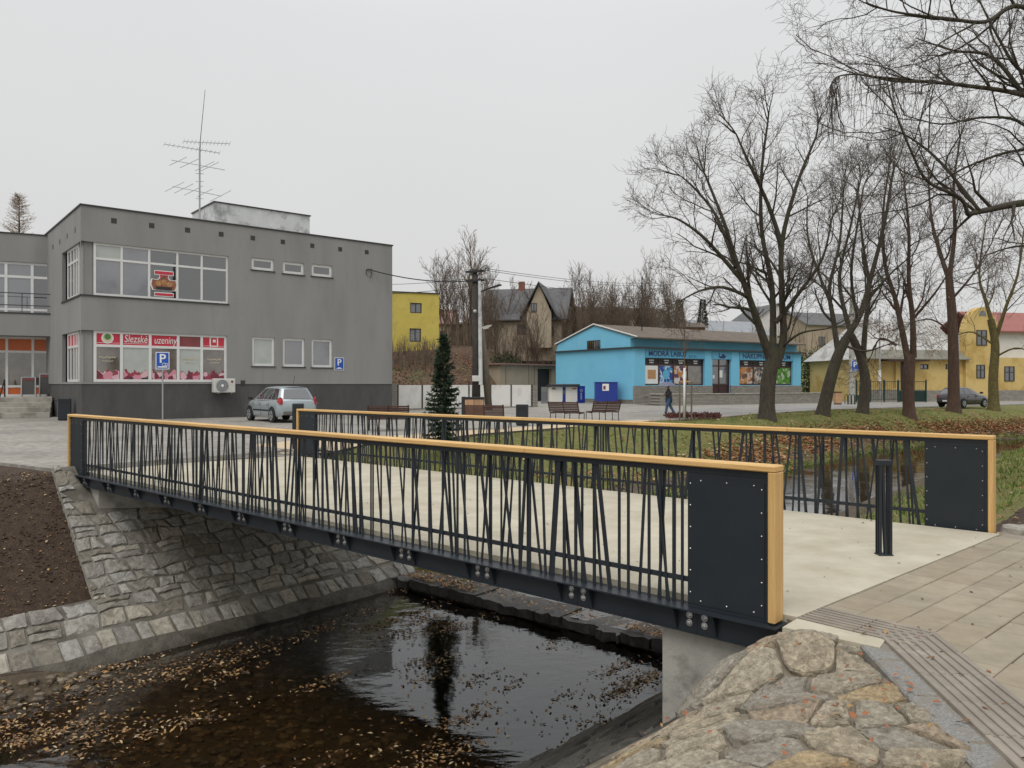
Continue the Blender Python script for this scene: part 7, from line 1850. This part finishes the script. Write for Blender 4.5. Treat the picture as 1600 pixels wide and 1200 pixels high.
for k in range(7000):
    s = rg.uniform(13.5, 45); q = rg.uniform(-9, 3.4); x, y = SQ(s, q + bend(s))
    if q < -.2 and s < 15.5: continue
    tuft(x, y, rg.uniform(.07, .16), rg)
for k in range(60): c = G(rg.uniform(-10, 22), rg.uniform(1145, 1180), -2.6); tuft(c.x, c.y, .1, rg)
tag(a.build('grass', GR, fixn=False), 'short olive green grass on the stream banks', kind='stuff')
# pebbles of the stream bed
PB = [mat('pebble_a', (.11, .085, .055), (.17, .13, .085), 6, .6), mat('pebble_b', (.055, .044, .03), (.09, .07, .05), 6, .6), mat('pebble_c', (.20, .16, .11), (.25, .20, .14), 6, .7)]
a = MB()
for k in range(4200):
    s = rg.uniform(-1, 10.9); q = 3.4 + 6.8 * rg.random() ** .8; x, y = SQ(s, q); r_ = rg.uniform(.025, .085) * (1.5 if rg.random() < .06 else 1); z = tz(x, y) + r_ * .15; n = len(a.v); an_ = rg.uniform(0, 6.3); e1, e2 = rg.uniform(.7, 1.2), rg.uniform(.6, 1.0)
    for (rr, hh) in ((1, -.3), (.95, .25), (.5, .5)):
        for j in range(6): t = an_ + j * pi / 3; a.v.append((x + cos(t) * r_ * rr * e1 * rg.uniform(.85, 1.1), y + sin(t) * r_ * rr * e2 * rg.uniform(.85, 1.1), z + hh * r_))
    mi = rg.choice((0, 0, 1, 1, 1, 2))
    for i in range(2):
        for j in range(6): a.f.append((n + i * 6 + j, n + i * 6 + (j + 1) % 6, n + i * 6 + 6 + (j + 1) % 6, n + i * 6 + 6 + j)); a.m.append(mi)
    a.f.append(tuple(n + 12 + j for j in range(6))); a.m.append(mi)
tag(a.build('stream_pebbles', PB, fixn=False), 'pebbles lying on the shallow stream bed', kind='stuff')
# clods on the soil bank
a = MB()
for k in range(2600):
    s = rg.uniform(.5, 5.6); q = rg.uniform(11.35, 15.2); x, y = SQ(s, q)
    if (q > 11.4 and s > 5.3 + (q - 11.4) * .12) or inpoly(x, y, PLAZA): continue
    r_ = rg.uniform(.012, .04); z = tz(x, y); n = len(a.v)
    for d_ in ((1, 0, 0), (0, 1, 0), (-1, 0, 0), (0, -1, 0), (0, 0, .8)): a.v.append((x + d_[0] * r_ * rg.uniform(.6, 1.3), y + d_[1] * r_ * rg.uniform(.6, 1.3), z - .005 + d_[2] * r_))
    a.f += [(n, n + 1, n + 4), (n + 1, n + 2, n + 4), (n + 2, n + 3, n + 4), (n + 3, n, n + 4)]; a.m += [0] * 4
tag(a.build('soil_clods', K['soil'], fixn=False), 'crumbly brown soil clods on the bank left of the bridge', kind='stuff')

# last yellow leaves still hanging on the two right-hand trees
rg = random.Random(55)
for tr_ in [o for o in SC.objects if o.name.startswith('bare_tree') and o.get('label', '').startswith(('knobbly', 'bare tree with one straight'))]:
    cr = [c for c in tr_.children if c.name.startswith('crown')][0]; vs = cr.data.vertices; a = MB(); nv = len(vs); got = 0; tries = 0
    while got < 420 and tries < 20000:
        tries += 1; p = vs[rg.randrange(nv)].co
        if p.z > 9.5 or rg.random() < p.z / 11: continue
        leaf(a, p + Vector((0, 0, -.05)), rg.uniform(.04, .075), rg, rg.choice((0, 0, 2, 2, 3)), 2.0); got += 1
    tag(a.build('hanging_leaves', LEAF, tr_, fixn=False), None, kind='stuff')
